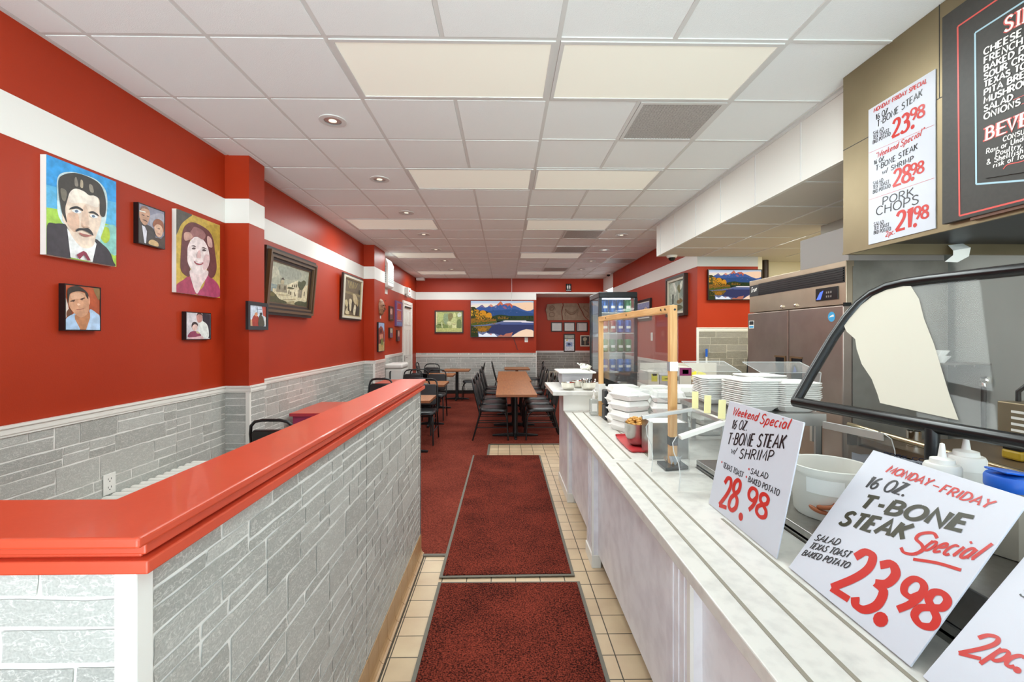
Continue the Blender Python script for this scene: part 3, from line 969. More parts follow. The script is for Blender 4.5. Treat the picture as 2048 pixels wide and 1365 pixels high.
  ('b8a468',0,[(0.282,0.957),(0.314,0.958),(0.405,0.762),(0.382,0.759)]),
  ('b8a468',0,[(0.394,0.957),(0.426,0.958),(0.47,0.77),(0.446,0.767)]),
  ('b8a468',0,[(0.507,0.956),(0.54,0.957),(0.535,0.778),(0.51,0.775)]),
  ('b8a468',0,[(0.623,0.956),(0.656,0.957),(0.6,0.786),(0.576,0.783)]),
  ('b8a468',0,[(0.741,0.956),(0.775,0.957),(0.667,0.794),(0.642,0.791)]),
  ('c9b98e',1,[(0.073,0.381),(0.166,0.424),(0.249,0.327),(0.216,0.22),(0.097,0.28)]),
  ('d8c8a4',1,[(0.32,0.455),(0.462,0.433),(0.458,0.168),(0.38,0.127),(0.31,0.297)]),
  ('cbb890',1,[(0.512,0.616),(0.678,0.615),(0.815,0.484),(0.739,0.332),(0.565,0.425)]),
  ('dccfae',1,[(0.654,0.325),(0.743,0.26),(0.694,0.039),(0.61,0.034),(0.58,0.176)]),
  ('d4c49c',1,[(0.11,0.058),(0.216,0.22),(0.344,0.054),(0.228,0.021)]),
  ('3c3428',1,[(0.465,0.381),(0.569,0.354),(0.564,0.103),(0.469,0.115)]),
  ('3a3226',1,[(0.781,0.335),(0.959,0.276),(0.953,0.035),(0.778,0.043)]),
  ('3e3628',1,[(0.25,0.31),(0.322,0.298),(0.308,0.122),(0.24,0.153)]),
  ('b09c6c',1,[(0.772,0.48),(0.859,0.47),(0.848,0.304),(0.782,0.317)]),
  ('332c22',0,[(0.882,0.783),(0.961,0.783),(0.962,0.645),(0.882,0.646)]),
 ],
 'statue': [
  ('a3ad6e',0,[(0,1),(1,1),(1,0),(0,0)]),
  ('e6d9a8',0,[(0,1),(0.043,1),(0.034,0),(0,0)]),
  ('b9c47c',1,[(0.085,0.963),(0.295,0.937),(0.27,0.645),(0.093,0.475),(0.062,0.781)]),
  ('8fa27c',1,[(0.313,0.888),(0.484,0.862),(0.461,0.595),(0.379,0.35),(0.287,0.547)]),
  ('8a8252',1,[(0.485,0.911),(0.638,0.909),(0.624,0.667),(0.517,0.545),(0.462,0.692)]),
  ('7f9150',1,[(0.043,0.377),(0.399,0.35),(0.434,0.189),(0.038,0.18)]),
  ('5c6a30',1,[(0.052,0.377),(0.188,0.401),(0.302,0.351),(0.167,0.315)]),
  ('c8cf9a',1,[(0.189,0.45),(0.228,0.474),(0.261,0.228),(0.222,0.191)]),
  ('d6d896',1,[(0.656,0.873),(0.715,0.969),(0.77,0.872),(0.75,0.739),(0.673,0.739)]),
  ('c3c98a',1,[(0.625,0.691),(0.768,0.714),(0.824,0.543),(0.803,0.421),(0.63,0.422),(0.574,0.471)]),
  ('d4d8a0',1,[(0.42,0.497),(0.498,0.533),(0.602,0.484),(0.591,0.349),(0.514,0.325),(0.429,0.424)]),
  ('dfe0a6',0,[(0.63,0.434),(0.793,0.433),(0.79,0.181),(0.612,0.188)]),
  ('6f7f4c',1,[(0.814,0.567),(0.958,0.591),(0.973,0.186),(0.81,0.187)]),
  ('d4dcc6',1,[(0.828,0.883),(0.943,0.979),(0.979,0.809),(0.864,0.738)]),
  ('c4c87c',0,[(0.019,0.174),(0.992,0.179),(0.995,0.006),(0.01,0.012)]),
  ('7d7a40',0,[(0.649,0.397),(0.764,0.409),(0.764,0.372),(0.649,0.367)]),
 ],
 'flowers': [
  ('9aa596',0,[(0,1),(1,1),(1,0),(0,0)]),
  ('b9c2b2',1,[(0.068,0.911),(0.336,0.942),(0.54,0.704),(0.279,0.409),(0.07,0.569)]),
  ('7d8c80',1,[(0.595,0.972),(0.972,0.964),(0.972,0.449),(0.743,0.521)]),
  ('6d6a34',1,[(0.538,0.76),(0.664,0.859),(0.766,0.714),(0.675,0.582)]),
  ('e2e4d8',1,[(0.27,0.921),(0.369,0.939),(0.475,0.682),(0.41,0.63)]),
  ('dde0d0',1,[(0.726,0.88),(0.88,0.946),(0.829,0.736),(0.735,0.689)]),
  ('3f4a40',0,[(0.208,0.588),(0.31,0.581),(0.295,0.26),(0.198,0.266)]),
  ('7a6030',1,[(0.552,0.362),(0.749,0.407),(0.884,0.313),(0.69,0.237),(0.521,0.277)]),
  ('c8c4a8',0,[(0.61,0.587),(0.662,0.583),(0.685,0.354),(0.619,0.358)]),
  ('5a5a3a',1,[(0.421,0.193),(0.692,0.208),(0.895,0.109),(0.631,0.032),(0.355,0.076)]),
  ('d8d6c4',1,[(0.071,0.213),(0.351,0.257),(0.423,0.103),(0.143,0.086)]),
 ],
 'boat': [
  ('6d7198',0,[(0,1),(1,1),(1,0),(0,0)]),
  ('8a90b4',0,[(0,1),(1,1),(1,0.643),(0,0.643)]),
  ('8c6a78',1,[(0.3,0.357),(0.5,0.5),(0.9,0.429),(0.96,0.214),(0.4,0.171)]),
  ('d6b8a0',1,[(0.55,0.571),(0.7,0.686),(0.84,0.514),(0.7,0.4)]),
  ('4c5480',0,[(0,0.214),(1,0.171),(1,0),(0,0)]),
 ],
 'building': [
  ('9db0d4',0,[(0,1),(1,1),(1,0),(0,0)]),
  ('8c3a2c',0,[(0.011,0.789),(0.386,0.895),(0.702,0.833),(0.961,0.67),(0.987,0.232),(0.02,0.224)]),
  ('b8a06a',0,[(0.008,0.248),(0.981,0.329),(1,0),(0,0)]),
  ('c88468',0,[(0.185,0.581),(0.737,0.605),(0.77,0.424),(0.172,0.415)]),
  ('4c3024',0,[(0.249,0.392),(0.524,0.408),(0.531,0.276),(0.224,0.261)]),
  ('6a7a3c',1,[(0.412,0.418),(0.69,0.447),(0.757,0.254),(0.423,0.227)]),
  ('5a2420',0,[(0.229,0.771),(0.558,0.793),(0.566,0.661),(0.203,0.64)]),
  ('b89a4c',0,[(0.48,0.204),(0.703,0.21),(0.707,0.133),(0.484,0.127)]),
 ],
 'poster': [
  ('8a5a84',0,[(0,1),(1,1),(1,0),(0,0)]),
  ('a8302a',0,[(0.175,0.95),(0.825,0.95),(0.825,0.7),(0.175,0.7)]),
  ('c05a48',0,[(0.175,0.625),(0.825,0.625),(0.825,0.25),(0.175,0.25)]),
  ('e0c8c0',0,[(0.075,0.68),(0.925,0.68),(0.925,0.665),(0.075,0.665)]),
  ('d8b8b0',0,[(0.075,0.225),(0.925,0.225),(0.925,0.205),(0.075,0.205)]),
  ('6c78a8',0,[(0,0.15),(1,0.15),(1,0),(0,0)]),
  ('7c4a8c',0,[(0,1),(0.1,1),(0.1,0),(0,0)]),
 ],
 'small_a': [
  ('8a8078',0,[(0,1),(1,1),(1,0),(0,0)]),
  ('b8b0a0',1,[(0.2,0.867),(0.8,0.867),(0.8,0.533),(0.2,0.533)]),
  ('6a4a6a',0,[(0.1,0.467),(0.9,0.467),(0.9,0.067),(0.1,0.067)]),
 ],
 'small_b': [
  ('9a5a58',0,[(0,1),(1,1),(1,0),(0,0)]),
  ('c8a090',1,[(0.25,0.889),(0.75,0.889),(0.8,0.5),(0.2,0.5)]),
  ('60404c',0,[(0.125,0.389),(0.875,0.389),(0.875,0.056),(0.125,0.056)]),
 ],
 'calendar': [
  ('dedee2',0,[(0,1),(1,1),(1,0),(0,0)]),
  ('a8a89a',0,[(0,1),(1,1),(1,0.774),(0,0.774)]),
  ('3a2c24',0,[(0,0.774),(1,0.774),(1,0.735),(0,0.735)]),
  ('8c9cc4',0,[(0.171,0.532),(0.829,0.532),(0.829,0.274),(0.171,0.274)]),
  ('3c4664',1,[(0.317,0.452),(0.512,0.484),(0.659,0.387),(0.415,0.339)]),
  ('e8d060',1,[(0.171,0.694),(0.317,0.71),(0.317,0.629),(0.18,0.629)]),
 ],
 'bouquet': [
  ('2e2c28',0,[(0,1),(1,1),(1,0),(0,0)]),
  ('b0a890',1,[(0.226,0.769),(0.516,0.897),(0.742,0.718),(0.581,0.513),(0.29,0.513)]),
  ('8c7c64',0,[(0.387,0.513),(0.581,0.513),(0.581,0.051),(0.374,0.051)]),
  ('7a3c34',1,[(0.774,0.359),(0.968,0.41),(0.968,0.205)]),
 ],
 'lake': [
  ('b4c4d8',0,[(0,1),(1,1),(1,0.817),(0,0.817)]),
  ('d8d0d8',0,[(0,0.942),(1,0.942),(1,0.702),(0,0.702)]),
  ('efc9a8',1,[(0.626,0.913),(1,0.952),(1,0.702),(0.762,0.721),(0.653,0.817)]),
  ('e8dcc8',1,[(0.008,0.885),(0.216,0.913),(0.434,0.894),(0.434,0.788),(0.008,0.788)]),
  ('3b5791',0,[(0.074,0.788),(0.134,0.846),(0.178,0.899),(0.227,0.817),(0.26,0.827),(0.32,0.913),(0.363,0.846),(0.413,0.894),(0.478,1),(0.516,0.904),(0.56,0.933),(0.626,0.942),(0.669,0.875),(0.708,0.865),(0.762,0.817),(0.828,0.76),(0.899,0.721),(0.954,0.731),(1,0.769),(1,0.529),(0,0.529),(0,0.74)]),
  ('7d6a8a',0,[(0.139,0.817),(0.178,0.896),(0.227,0.817),(0.205,0.808),(0.178,0.837)]),
  ('d08a78',0,[(0.281,0.846),(0.32,0.913),(0.358,0.846),(0.325,0.827),(0.303,0.856)]),
  ('c46a4c',0,[(0.413,0.889),(0.478,1),(0.516,0.899),(0.489,0.875),(0.467,0.913),(0.445,0.865)]),
  ('b85c48',0,[(0.522,0.885),(0.56,0.933),(0.626,0.942),(0.669,0.875),(0.653,0.798),(0.62,0.885),(0.587,0.846),(0.566,0.894)]),
  ('8a5a78',0,[(0.5,0.837),(0.544,0.856),(0.577,0.788),(0.544,0.769)]),
  ('7f7aa0',0,[(0.369,0.837),(0.413,0.875),(0.402,0.798)]),
  ('2b4a7c',0,[(0.249,0.721),(0.434,0.74),(0.708,0.769),(1,0.644),(1,0.529),(0.325,0.529)]),
  ('2a3a20',0,[(0.336,0.567),(0.423,0.606),(0.489,0.615),(0.598,0.587),(0.762,0.582),(1,0.591),(1,0.442),(0.325,0.442)]),
  ('7a5a20',0,[(0.423,0.548),(0.467,0.577),(0.522,0.567),(0.598,0.548),(0.609,0.49),(0.434,0.49)]),
  ('3c3418',0,[(0,0.827),(0.025,0.837),(0.06,0.832),(0.085,0.788),(0.107,0.74),(0.238,0.721),(0.325,0.644),(0.342,0.49),(0.407,0.49),(0.407,0.375),(0,0.308)]),
  ('b4761a',1,[(0.079,0.731),(0.107,0.76),(0.139,0.702),(0.134,0.567),(0.09,0.529)]),
  ('c8861c',1,[(0.145,0.702),(0.199,0.74),(0.238,0.692),(0.249,0.567),(0.205,0.529),(0.15,0.567)]),
  ('cc8a20',1,[(0.238,0.606),(0.281,0.673),(0.325,0.644),(0.333,0.529),(0.292,0.49),(0.249,0.529)]),
  ('d8a030',1,[(0.003,0.721),(0.025,0.731),(0.03,0.606),(0.005,0.587)]),
  ('2c3c1c',1,[(0.036,0.779),(0.068,0.817),(0.085,0.702),(0.079,0.548),(0.046,0.529)]),
  ('8a5c1c',0,[(0,0.51),(0.325,0.529),(0.402,0.49),(0.402,0.433),(0.107,0.394),(0,0.375)]),
  ('4c5420',0,[(0,0.375),(0.107,0.394),(0.413,0.442),(0.418,0.394),(0.216,0.337),(0,0.308)]),
  ('646c8c',0,[(0,0.308),(0.216,0.337),(0.413,0.394),(0.516,0.442),(1,0.433),(1,0),(0,0)]),
  ('e6dce0',0,[(0.511,0.442),(0.555,0.454),(0.883,0.452),(0.883,0.433),(1,0.412),(1,0.389),(0.817,0.399),(0.795,0.418),(0.522,0.421)]),
  ('32365c',0,[(0.27,0.308),(0.544,0.375),(1,0.356),(1,0.183),(0.883,0.212),(0.762,0.154),(0.68,0.048),(0.489,0.029),(0.38,0.087),(0.249,0.115)]),
  ('4c588a',0,[(0.413,0.375),(1,0.394),(1,0.337),(0.489,0.337)]),
  ('7a5c1e',1,[(0.074,0.279),(0.216,0.298),(0.325,0.298),(0.292,0.212),(0.227,0.135),(0.117,0.154)]),
  ('a06a1c',1,[(0.117,0.24),(0.227,0.26),(0.249,0.202),(0.205,0.144),(0.128,0.163)]),
  ('2c3418',0,[(0,0.308),(0.052,0.288),(0.107,0.183),(0.117,0),(0,0)]),
  ('dfe4ee',0,[(0.123,0.096),(0.161,0.067),(0.189,0.048),(0.249,0.115),(0.292,0.067),(0.369,0.087),(0.423,0),(0.128,0)]),
  ('cc7a64',0,[(0.298,0.077),(0.331,0.087),(0.325,0.038)]),
  ('b06a58',0,[(0.423,0),(0.478,0.058),(0.516,0.029),(0.56,0.087),(0.631,0.106),(0.669,0.125),(0.642,0)]),
  ('f0d0b4',0,[(0.648,0),(0.697,0.067),(0.795,0.163),(0.883,0.212),(0.97,0.192),(1,0.154),(1,0)]),
 ],
}


def picture(mb, mats, key, fr, w, h, emit=False, step=0.00035):
    """adds the patches of PICS[key] to mb; fr=(o,u,v,n) lower-left origin; returns list of materials"""
    o, u, v, n = fr
    lift = 0.0008
    for (c, sm, pts) in PICS[key]:
        P = smooth_pts(pts, True, 5) if sm else pts
        if c not in mats:
            mats.append(c)
        P = [(min(1, max(0, p[0])), min(1, max(0, p[1]))) for p in P]
        Q = []
        for p in P:
            if not Q or (abs(Q[-1][0] - p[0]) + abs(Q[-1][1] - p[1])) > 1e-4:
                Q.append(p)
        # cut into triangles so concave outlines stay true
        bmv = [o + u * (p[0] * w) + v * (p[1] * h) + n * lift for p in Q]
        from mathutils.geometry import tessellate_polygon
        tri = tessellate_polygon([[Vector((p[0], p[1], 0)) for p in Q]])
        tri = [(a, b, c2) if ((Q[b][0] - Q[a][0]) * (Q[c2][1] - Q[a][1]) - (Q[b][1] - Q[a][1]) * (Q[c2][0] - Q[a][0])) > 0 else (a, c2, b) for (a, b, c2) in tri]
        mb.add(bmv, tri, mats.index(c))
        lift += step
    return mats


def pic_mats(mats, emit=False):
    return [pcol(c, emit) if isinstance(c, str) else c for c in mats]


def ring(mb, fr, w, h, i0, i1, d0, d1, m=0):
    o, u, v, n = fr
    A = [(i0, i0), (w - i0, i0), (w - i0, h - i0), (i0, h - i0)]
    B = [(i1, i1), (w - i1, i1), (w - i1, h - i1), (i1, h - i1)]
    for k in range(4):
        a0, a1, b1, b0 = A[k], A[(k + 1) % 4], B[(k + 1) % 4], B[k]
        mb.prism([o + u * p[0] + v * p[1] + n * d0 for p in (a0, a1, b1, b0)], n * (d1 - d0), m)


def slab(mb, fr, x0, y0, x1, y1, d0, d1, m=0):
    o, u, v, n = fr
    mb.prism([o + u * x + v * y + n * d0 for x, y in ((x0, y0), (x1, y0), (x1, y1), (x0, y1))], n * (d1 - d0), m)


# ------------------------------------------------------------------ stone facing
def stones(mb, fr, W, H, seed, m_stone=0, m_mortar=1, gap=0.0078, seam=1.22, size=1.0):
    o, u, v, n = fr
    rd = random.Random(seed)
    mb.add([o, o + u * W, o + u * W + v * H, o + v * H], [(0, 1, 2, 3)], m_mortar)

    def stone(x0, y0, x1, y1):
        if x1 - x0 < 0.02 or y1 - y0 < 0.012:
            return
        g = gap * 0.5
        x0 += g * rd.uniform(0.7, 1.3)
        x1 -= g * rd.uniform(0.7, 1.3)
        y0 += g * rd.uniform(0.7, 1.3)
        y1 -= g * rd.uniform(0.7, 1.3)
        pts = []
        j = 0.0024

        def edge(a, b, k):
            for i in range(k):
                t = i / k
                f = 1.0 if i else 0.6
                pts.append((a[0] + (b[0] - a[0]) * t + rd.uniform(-j, j) * f, a[1] + (b[1] - a[1]) * t + rd.uniform(-j, j) * f))
        kx = max(2, int((x1 - x0) / 0.05))
        sk = rd.uniform(-0.006, 0.006)
        edge((x0, y0), (x1, y0), kx)
        edge((x1, y0), (x1 + sk, y1), 2)
        edge((x1 + sk, y1), (x0 + sk * 0.5, y1), kx)
        edge((x0 + sk * 0.5, y1), (x0, y0), 2)
        pts = [(min(W, max(0, p[0])), min(H, max(0, p[1]))) for p in pts]
        mb.add([o + u * p[0] + v * p[1] + n * 0.0025 for p in pts], [tuple(range(len(pts)))], m_stone)

    y = 0.0
    while y < H - 0.004:
        h = rd.choice([0.042, 0.05, 0.056, 0.062, 0.085, 0.1, 0.115]) * size
        if H - (y + h) < 0.03:
            h = H - y
        xs = 0.0
        x = 0.0
        while x < W - 0.004:
            w_ = rd.uniform(0.10, 0.34) * size * (0.75 if h < 0.07 * size else 1.0)
            ns = (int(x / seam) + 1) * seam
            if x + w_ > ns - 0.05:
                w_ = ns - x
            if W - (x + w_) < 0.05:
                w_ = W - x
            if h > 0.075 * size and rd.random() < 0.62:
                f = rd.uniform(0.38, 0.62)
                stone(x, y, x + w_ , y + h * f)
                if w_ > 0.2 * size and rd.random() < 0.5:
                    q = rd.uniform(0.35, 0.65)
                    stone(x, y + h * f, x + w_ * q, y + h)
                    stone(x + w_ * q, y + h * f, x + w_, y + h)
                else:
                    stone(x, y + h * f, x + w_, y + h)
            else:
                stone(x, y, x + w_, y + h)
            x += w_
        y += h
    return mb


def stone_panel(parent, o, u, W, H, seed, dark=False, name='stone_panel', size=1.0):
    fr = frame_of(o, u, (0, 0, 1))
    mb = MB()
    stones(mb, fr, W, H, seed, size=size)
    return mb.build(name, [M['stone_dark'], M['mortar_dark']] if dark else [M['stone'], M['mortar']], parent)


def struct(name, mb, mats, label, cat, parent=None, **k):
    o = mb.build(name, mats, parent, **k)
    if parent is None:
        tag(o, label, cat, None, 'structure')
    return o


# ================================================================== THE ROOM
XL, XR = -2.41, 2.71
YF, YB = -1.6, 12.3
WZ = 1.165           # top of the stone wainscot
SB, ST = 2.568, 2.778  # white band

# ---- floor
mb = MB().box(XL - 0.2, YF - 0.3, -0.05, 5.2, 13.8, 0.0)
floor = struct('floor', mb, M['tile'], 'beige square tile floor along the counter aisle', 'floor')
mb = MB()
C1 = [(XL, 3.28), (-0.22, 3.28), (-0.22, 6.57), (0.72, 6.57), (1.3, 6.57), (2.71, 6.57), (2.71, 13.6), (XL, 13.6)]
mb.prism([(x, y, 0.0005) for x, y in C1], (0, 0, 0.006))
mb.build('carpet', M['carpet'], floor)['label'] = 'red fitted carpet of the dining area'
mb = MB().box(XL, YF, 0.0005, -0.77, 3.28, 0.006)
mb.build('carpet', M['carpet'], floor)['label'] = 'red carpet behind the half wall'
mb = MB()
mb.box(-0.59, 3.255, 0.0, -0.22, 3.285, 0.009).box(-0.235, 3.28, 0.0, -0.205, 6.6, 0.009).box(-0.235, 6.57, 0.0, 0.9, 6.6, 0.009)
mb.build('carpet_edge', M['mat_edge'], floor)

# ---- walls
mb = MB()
mb.box(XL - 0.12, YF, 0, XL, YB + 0.1, ZC + 0.05)
wl = struct('wall_left', mb, M['red'], 'red painted left wall with a white band and stone wainscot', 'wall')
mb = MB().box(XL, YF, SB, XL + 0.002, YB, ST)
mb.build('white_band', M['white_band'], wl)


def rail(x0, y0, x1, y1, z, parent, nx, ny, name='chair_rail'):
    """small stepped moulding along a wall"""
    mb = MB()
    for (d, a, b) in ((0.014, z - 0.045, z - 0.012), (0.022, z - 0.014, z), (0.009, z - 0.058, z - 0.045)):
        mb.box(min(x0, x0 + nx * d, x1, x1 + nx * d), min(y0, y0 + ny * d, y1, y1 + ny * d), a,
               max(x0, x0 + nx * d, x1, x1 + nx * d), max(y0, y0 + ny * d, y1, y1 + ny * d), b)
    return mb.build(name, M['trim'], parent)


def wains(parent, o, u, W, z, seed, n, dark=False, size=1.25, ext=0.0):
    stone_panel(parent, o, u, W, z - 0.05, seed, dark, size=size)
    x1, y1 = o[0] + u[0] * (W + ext), o[1] + u[1] * (W + ext)
    rail(o[0], o[1], x1, y1, z, parent, n[0], n[1])


wains(wl, (XL + 0.004, 0.9, 0), (0, 1, 0), 3.02, WZ, 3, (1, 0))
wains(wl, (XL + 0.004, 4.17, 0), (0, 1, 0), 3.58, WZ, 4, (1, 0))
wains(wl, (XL + 0.004, 8.43, 0), (0, 1, 0), 2.22, WZ + 0.03, 5, (1, 0))
# pillars on the left wall
for (y0, y1, x, nm, lb, sd) in ((3.92, 4.17, -2.205, 'pillar', 'red wall pillar nearer the half wall, white banded with stone base', 11),
                                (7.75, 8.43, -2.23, 'pillar', 'red wall pillar beside the white wall air conditioner', 12)):
    mb = MB().box(XL - 0.02, y0, 0, x, y1, ZC + 0.02)
    p = struct(nm, mb, M['red'], lb, 'pillar')
    mb = MB().box(XL, y0 - 0.002, SB, x + 0.002, y1 + 0.002, ST)
    mb.build('white_band', M['white_band'], p)
    wains(p, (XL, y0 - 0.004, 0), (1, 0, 0), x - XL, WZ, sd, (0, -1), ext=0.0265)
    wains(p, (x + 0.004, y0, 0), (0, 1, 0), y1 - y0, WZ, sd + 40, (1, 0))
    mb = MB().box(x - 0.022, y0 - 0.012, 0, x + 0.012, y0 + 0.012, WZ - 0.045)
    mb.build('corner_trim', M['trim'], p)

# far wall with an opening to the alcove
AX0, AX1, AYB = 0.868, 2.66, 13.5
mb = MB()
mb.box(XL - 0.1, YB, 0, AX0, YB + 0.12, ZC + 0.05)
mb.box(AX0, YB, ST - 0.02, XR + 0.12, YB + 0.12, ZC + 0.05)
wb = struct('wall_back', mb, M['red'], 'red far wall carrying the big screen', 'wall')
mb = MB().box(XL, YB - 0.002, SB, AX0, YB, ST)
mb.box(AX0 - 0.0, YB - 0.012, ST - 0.035, XR, YB, ST)
mb.build('white_band', M['white_band'], wb)
wains(wb, (XL, YB - 0.004, 0.1), (1, 0, 0), AX0 - XL, WZ - 0.1 + 0.0, 21, (0, -1))
mb = MB().box(XL, YB - 0.016, 0, AX0, YB, 0.1)
mb.build('black_base', M['black_base'], wb)
mb = MB().box(AX0 - 0.012, YB - 0.02, 0, AX0 + 0.012, YB + 0.004, WZ)
mb.build('corner_trim', M['trim'], wb)
mb = MB()
mb.box(AX0, AYB, 0, XR + 0.1, AYB + 0.1, 2.85).box(AX0 - 0.1, YB + 0.12, 0, AX0, AYB + 0.1, 2.85).box(XR, YB + 0.12, 0, XR + 0.12, AYB + 0.1, 2.85)
wa = struct('wall_alcove', mb, M['red'], 'dark red alcove wall holding the carved frieze and certificates', 'wall')
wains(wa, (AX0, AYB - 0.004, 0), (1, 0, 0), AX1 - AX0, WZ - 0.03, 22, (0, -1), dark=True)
mb = MB().box(AX0 - 0.1, YB + 0.02, 2.74, XR + 0.1, AYB + 0.1, 2.84)
struct('ceiling_alcove', mb, M['white_band'], 'low white ceiling of the alcove', 'ceiling')

# right wall of the dining room and the wall with the second screen
mb = MB()
mb.box(XR, 6.40, 0, XR + 0.12, 11.2, ZC + 0.05)
mb.box(XR, 6.2801, 2.75, XR + 0.12, 6.40, ZC + 0.05)
wr = struct('wall_right', mb, M['red'], 'red right wall hung with two framed paintings', 'wall')
mb = MB().box(XR - 0.002, 6.28, SB, XR, 11.2, ST)
mb.build('white_band', M['white_band'], wr)
wains(wr, (XR - 0.004, 11.2, 0), (0, -1, 0), 4.92, WZ, 23, (-1, 0))
mb = MB().box(XR, 11.2, 2.8, XR + 0.12, YB + 0.12, ZC + 0.05)
struct('wall_header', mb, M['white_band'], 'white header over the passage in the far right corner', 'wall')
mb = MB().box(XR + 0.9, 11.0, 0, XR + 1.0, YB + 0.2, ZC)
struct('wall_passage', mb, M['kwall'], 'grey wall of the passage beyond the right wall', 'wall')
TY = 6.28
mb = MB().box(XR, TY, 0, 3.57, TY + 0.12, 2.749)
wt = struct('wall_screen', mb, M['red'], 'red wall with the smaller screen over grey stone', 'wall')
mb = MB().box(XR, TY - 0.002, SB, 3.57, TY, 2.72)
mb.build('white_band', mat('grey_white_paint', 'cfd2d4', 0.5), wt)
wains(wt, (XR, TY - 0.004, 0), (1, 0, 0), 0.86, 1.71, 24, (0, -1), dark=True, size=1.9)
mb = MB().box(XR - 0.014, TY - 0.022, 0, XR + 0.012, TY + 0.004, 1.71)
mb.build('corner_trim', M['trim'], wt)

# kitchen walls
KX = 3.2
mb = MB().box(KX, YF, 0, KX + 0.1, 4.5, ZC)
for y in (2.42, 1.2, 3.64):
    mb.box(KX - 0.003, y - 0.006, 0, KX, y + 0.006, ZC, 1)
wk = struct('wall_kitchen', mb, [M['kwall'], M['strip']], 'pale grey panelled wall behind the cooking line', 'wall')
mb = MB().box(KX + 0.1, 4.4, 0, 5.2, 4.5, ZC)
struct('wall_kitchen_return', mb, M['cream_wall'], 'cream wall behind the steel refrigerator', 'wall')
mb = MB().box(3.57, 6.7, 0, 5.2, 6.8, 2.75)
mb.box(3.63, TY, 0, 3.57, 6.7, 2.75)
struct('wall_kitchen_back', mb, M['cream_wall'], 'cream wall at the back of the kitchen', 'wall')
mb = MB().box(5.1, 4.5, 0, 5.2, 6.8, 2.75)
struct('wall_kitchen_side', mb, M['cream_wall'], 'cream side wall of the back kitchen', 'wall')

# ---- storefront behind the camera
mb = MB()
mb.box(XL - 0.12, YF - 0.1, 0, 3.3, YF, 0.22).box(XL - 0.12, YF - 0.1, 2.88, 3.3, YF, ZC + 0.05)
mb.box(XL - 0.12, YF - 0.1, 0.2, XL + 0.08, YF, 2.9).box(3.1, YF - 0.1, 0.2, 3.3, YF, 2.9)
struct('wall_front', mb, M['trim'], 'storefront wall around the big window', 'wall')
mb = MB()
for x in (-1.1, 0.2, 1.5):
    mb.box(x - 0.025, YF - 0.08, 0.22, x + 0.025, YF - 0.03, 2.88)
struct('window_1', mb, M['alu'], 'aluminium storefront window frame facing the street', 'window')

# ---- ceiling: boards, grid, lights, vents
mb = MB().box(XL - 0.12, YF - 0.1, ZC, 3.4, YB + 0.12, ZC + 0.06)
ceil = struct('ceiling', mb, M['ceil'], 'white suspended tile ceiling', 'ceiling')
mb = MB()
GX = [-2.155, -1.545, -0.935, 0.285, 1.505, 2.115]
GX2 = [-0.325, 0.895]
for x in GX:
    mb.box(x - 0.012, YF, ZC - 0.006, x + 0.012, YB, ZC + 0.01)
busy = set()
for (lx, ly) in LIGHTS:
    busy.add((round(lx, 3), round((ly - 2.661) / 0.61)))
gy0 = 2.356
ys = [gy0 + 0.61 * k for k in range(-12, 17)]
for x in GX2:
    for k in range(-12, 17):
        if (round(x, 3), k) in busy:
            continue
        y = gy0 + 0.61 * k
        mb.box(x - 0.012, max(YF, y), ZC - 0.006, x + 0.012, min(YB, y + 0.61), ZC + 0.01)
for y in ys:
    if YF < y < YB:
        mb.box(XL, y - 0.012, ZC - 0.0055, XR + 0.5, y + 0.012, ZC + 0.01)
mb.box(XL, YF, ZC - 0.006, XL + 0.022, YB, ZC + 0.01).box(XL, YB - 0.022, ZC - 0.006, XR, YB, ZC + 0.01)
mb.box(XR - 0.022, 6.3, ZC - 0.006, XR, YB, ZC + 0.01)
mb.build('ceiling_grid', M['tbar'], ceil)
# drop-edge boards on the left side of the middle bar
mb = MB()
cols = [(XL + 0.022, -2.155), (-2.155, -1.545), (-1.545, -0.935), (-0.935, -0.325), (-0.325, 0.285)]
lit = [(lx - 0.61, lx + 0.61, ly - 0.305, ly + 0.305) for lx, ly in LIGHTS]
for (a, b) in cols:
    for y in ys:
        y0, y1 = max(YF, y) + 0.013, min(YB, y + 0.61) - 0.013
        if y1 - y0 < 0.05:
            continue
        cx, cy = (a + b) / 2, (y0 + y1) / 2
        if any(p < cx < q and r < cy < s for p, q, r, s in lit):
            continue
        mb.box(a + 0.013, y0, ZC - 0.0085, b - 0.013, y1, ZC - 0.0002)
mb.build('tile_board', M['ceil'], ceil)

ROWN = ['first', 'second', 'third', 'fourth', 'fifth']
for i, (lx, ly) in enumerate(LIGHTS):
    side = 'left' if i % 2 == 0 else 'right'
    t = thing('ceiling_light', 'cream glowing ceiling panel, %s of the %s pair from the front' % (side, ROWN[i // 2]), 'ceiling light',
              (lx, ly, ZC - 0.012), 0, 'rectangular ceiling lights')
    hx, hy = 0.597, 0.292
    mb = MB()
    ring(mb, frame_of((lx - hx, ly - hy, ZC - 0.012), (1, 0, 0), (0, 1, 0)), 2 * hx, 2 * hy, 0, 0.022, 0, 0.0115)
    mb.build('frame', M['tbar'], t)
    mb = MB().box(lx - hx + 0.02, ly - hy + 0.02, ZC - 0.007, lx + hx - 0.02, ly + hy - 0.02, ZC - 0.002)
    mb.build('diffuser', M['diffuser'], t)

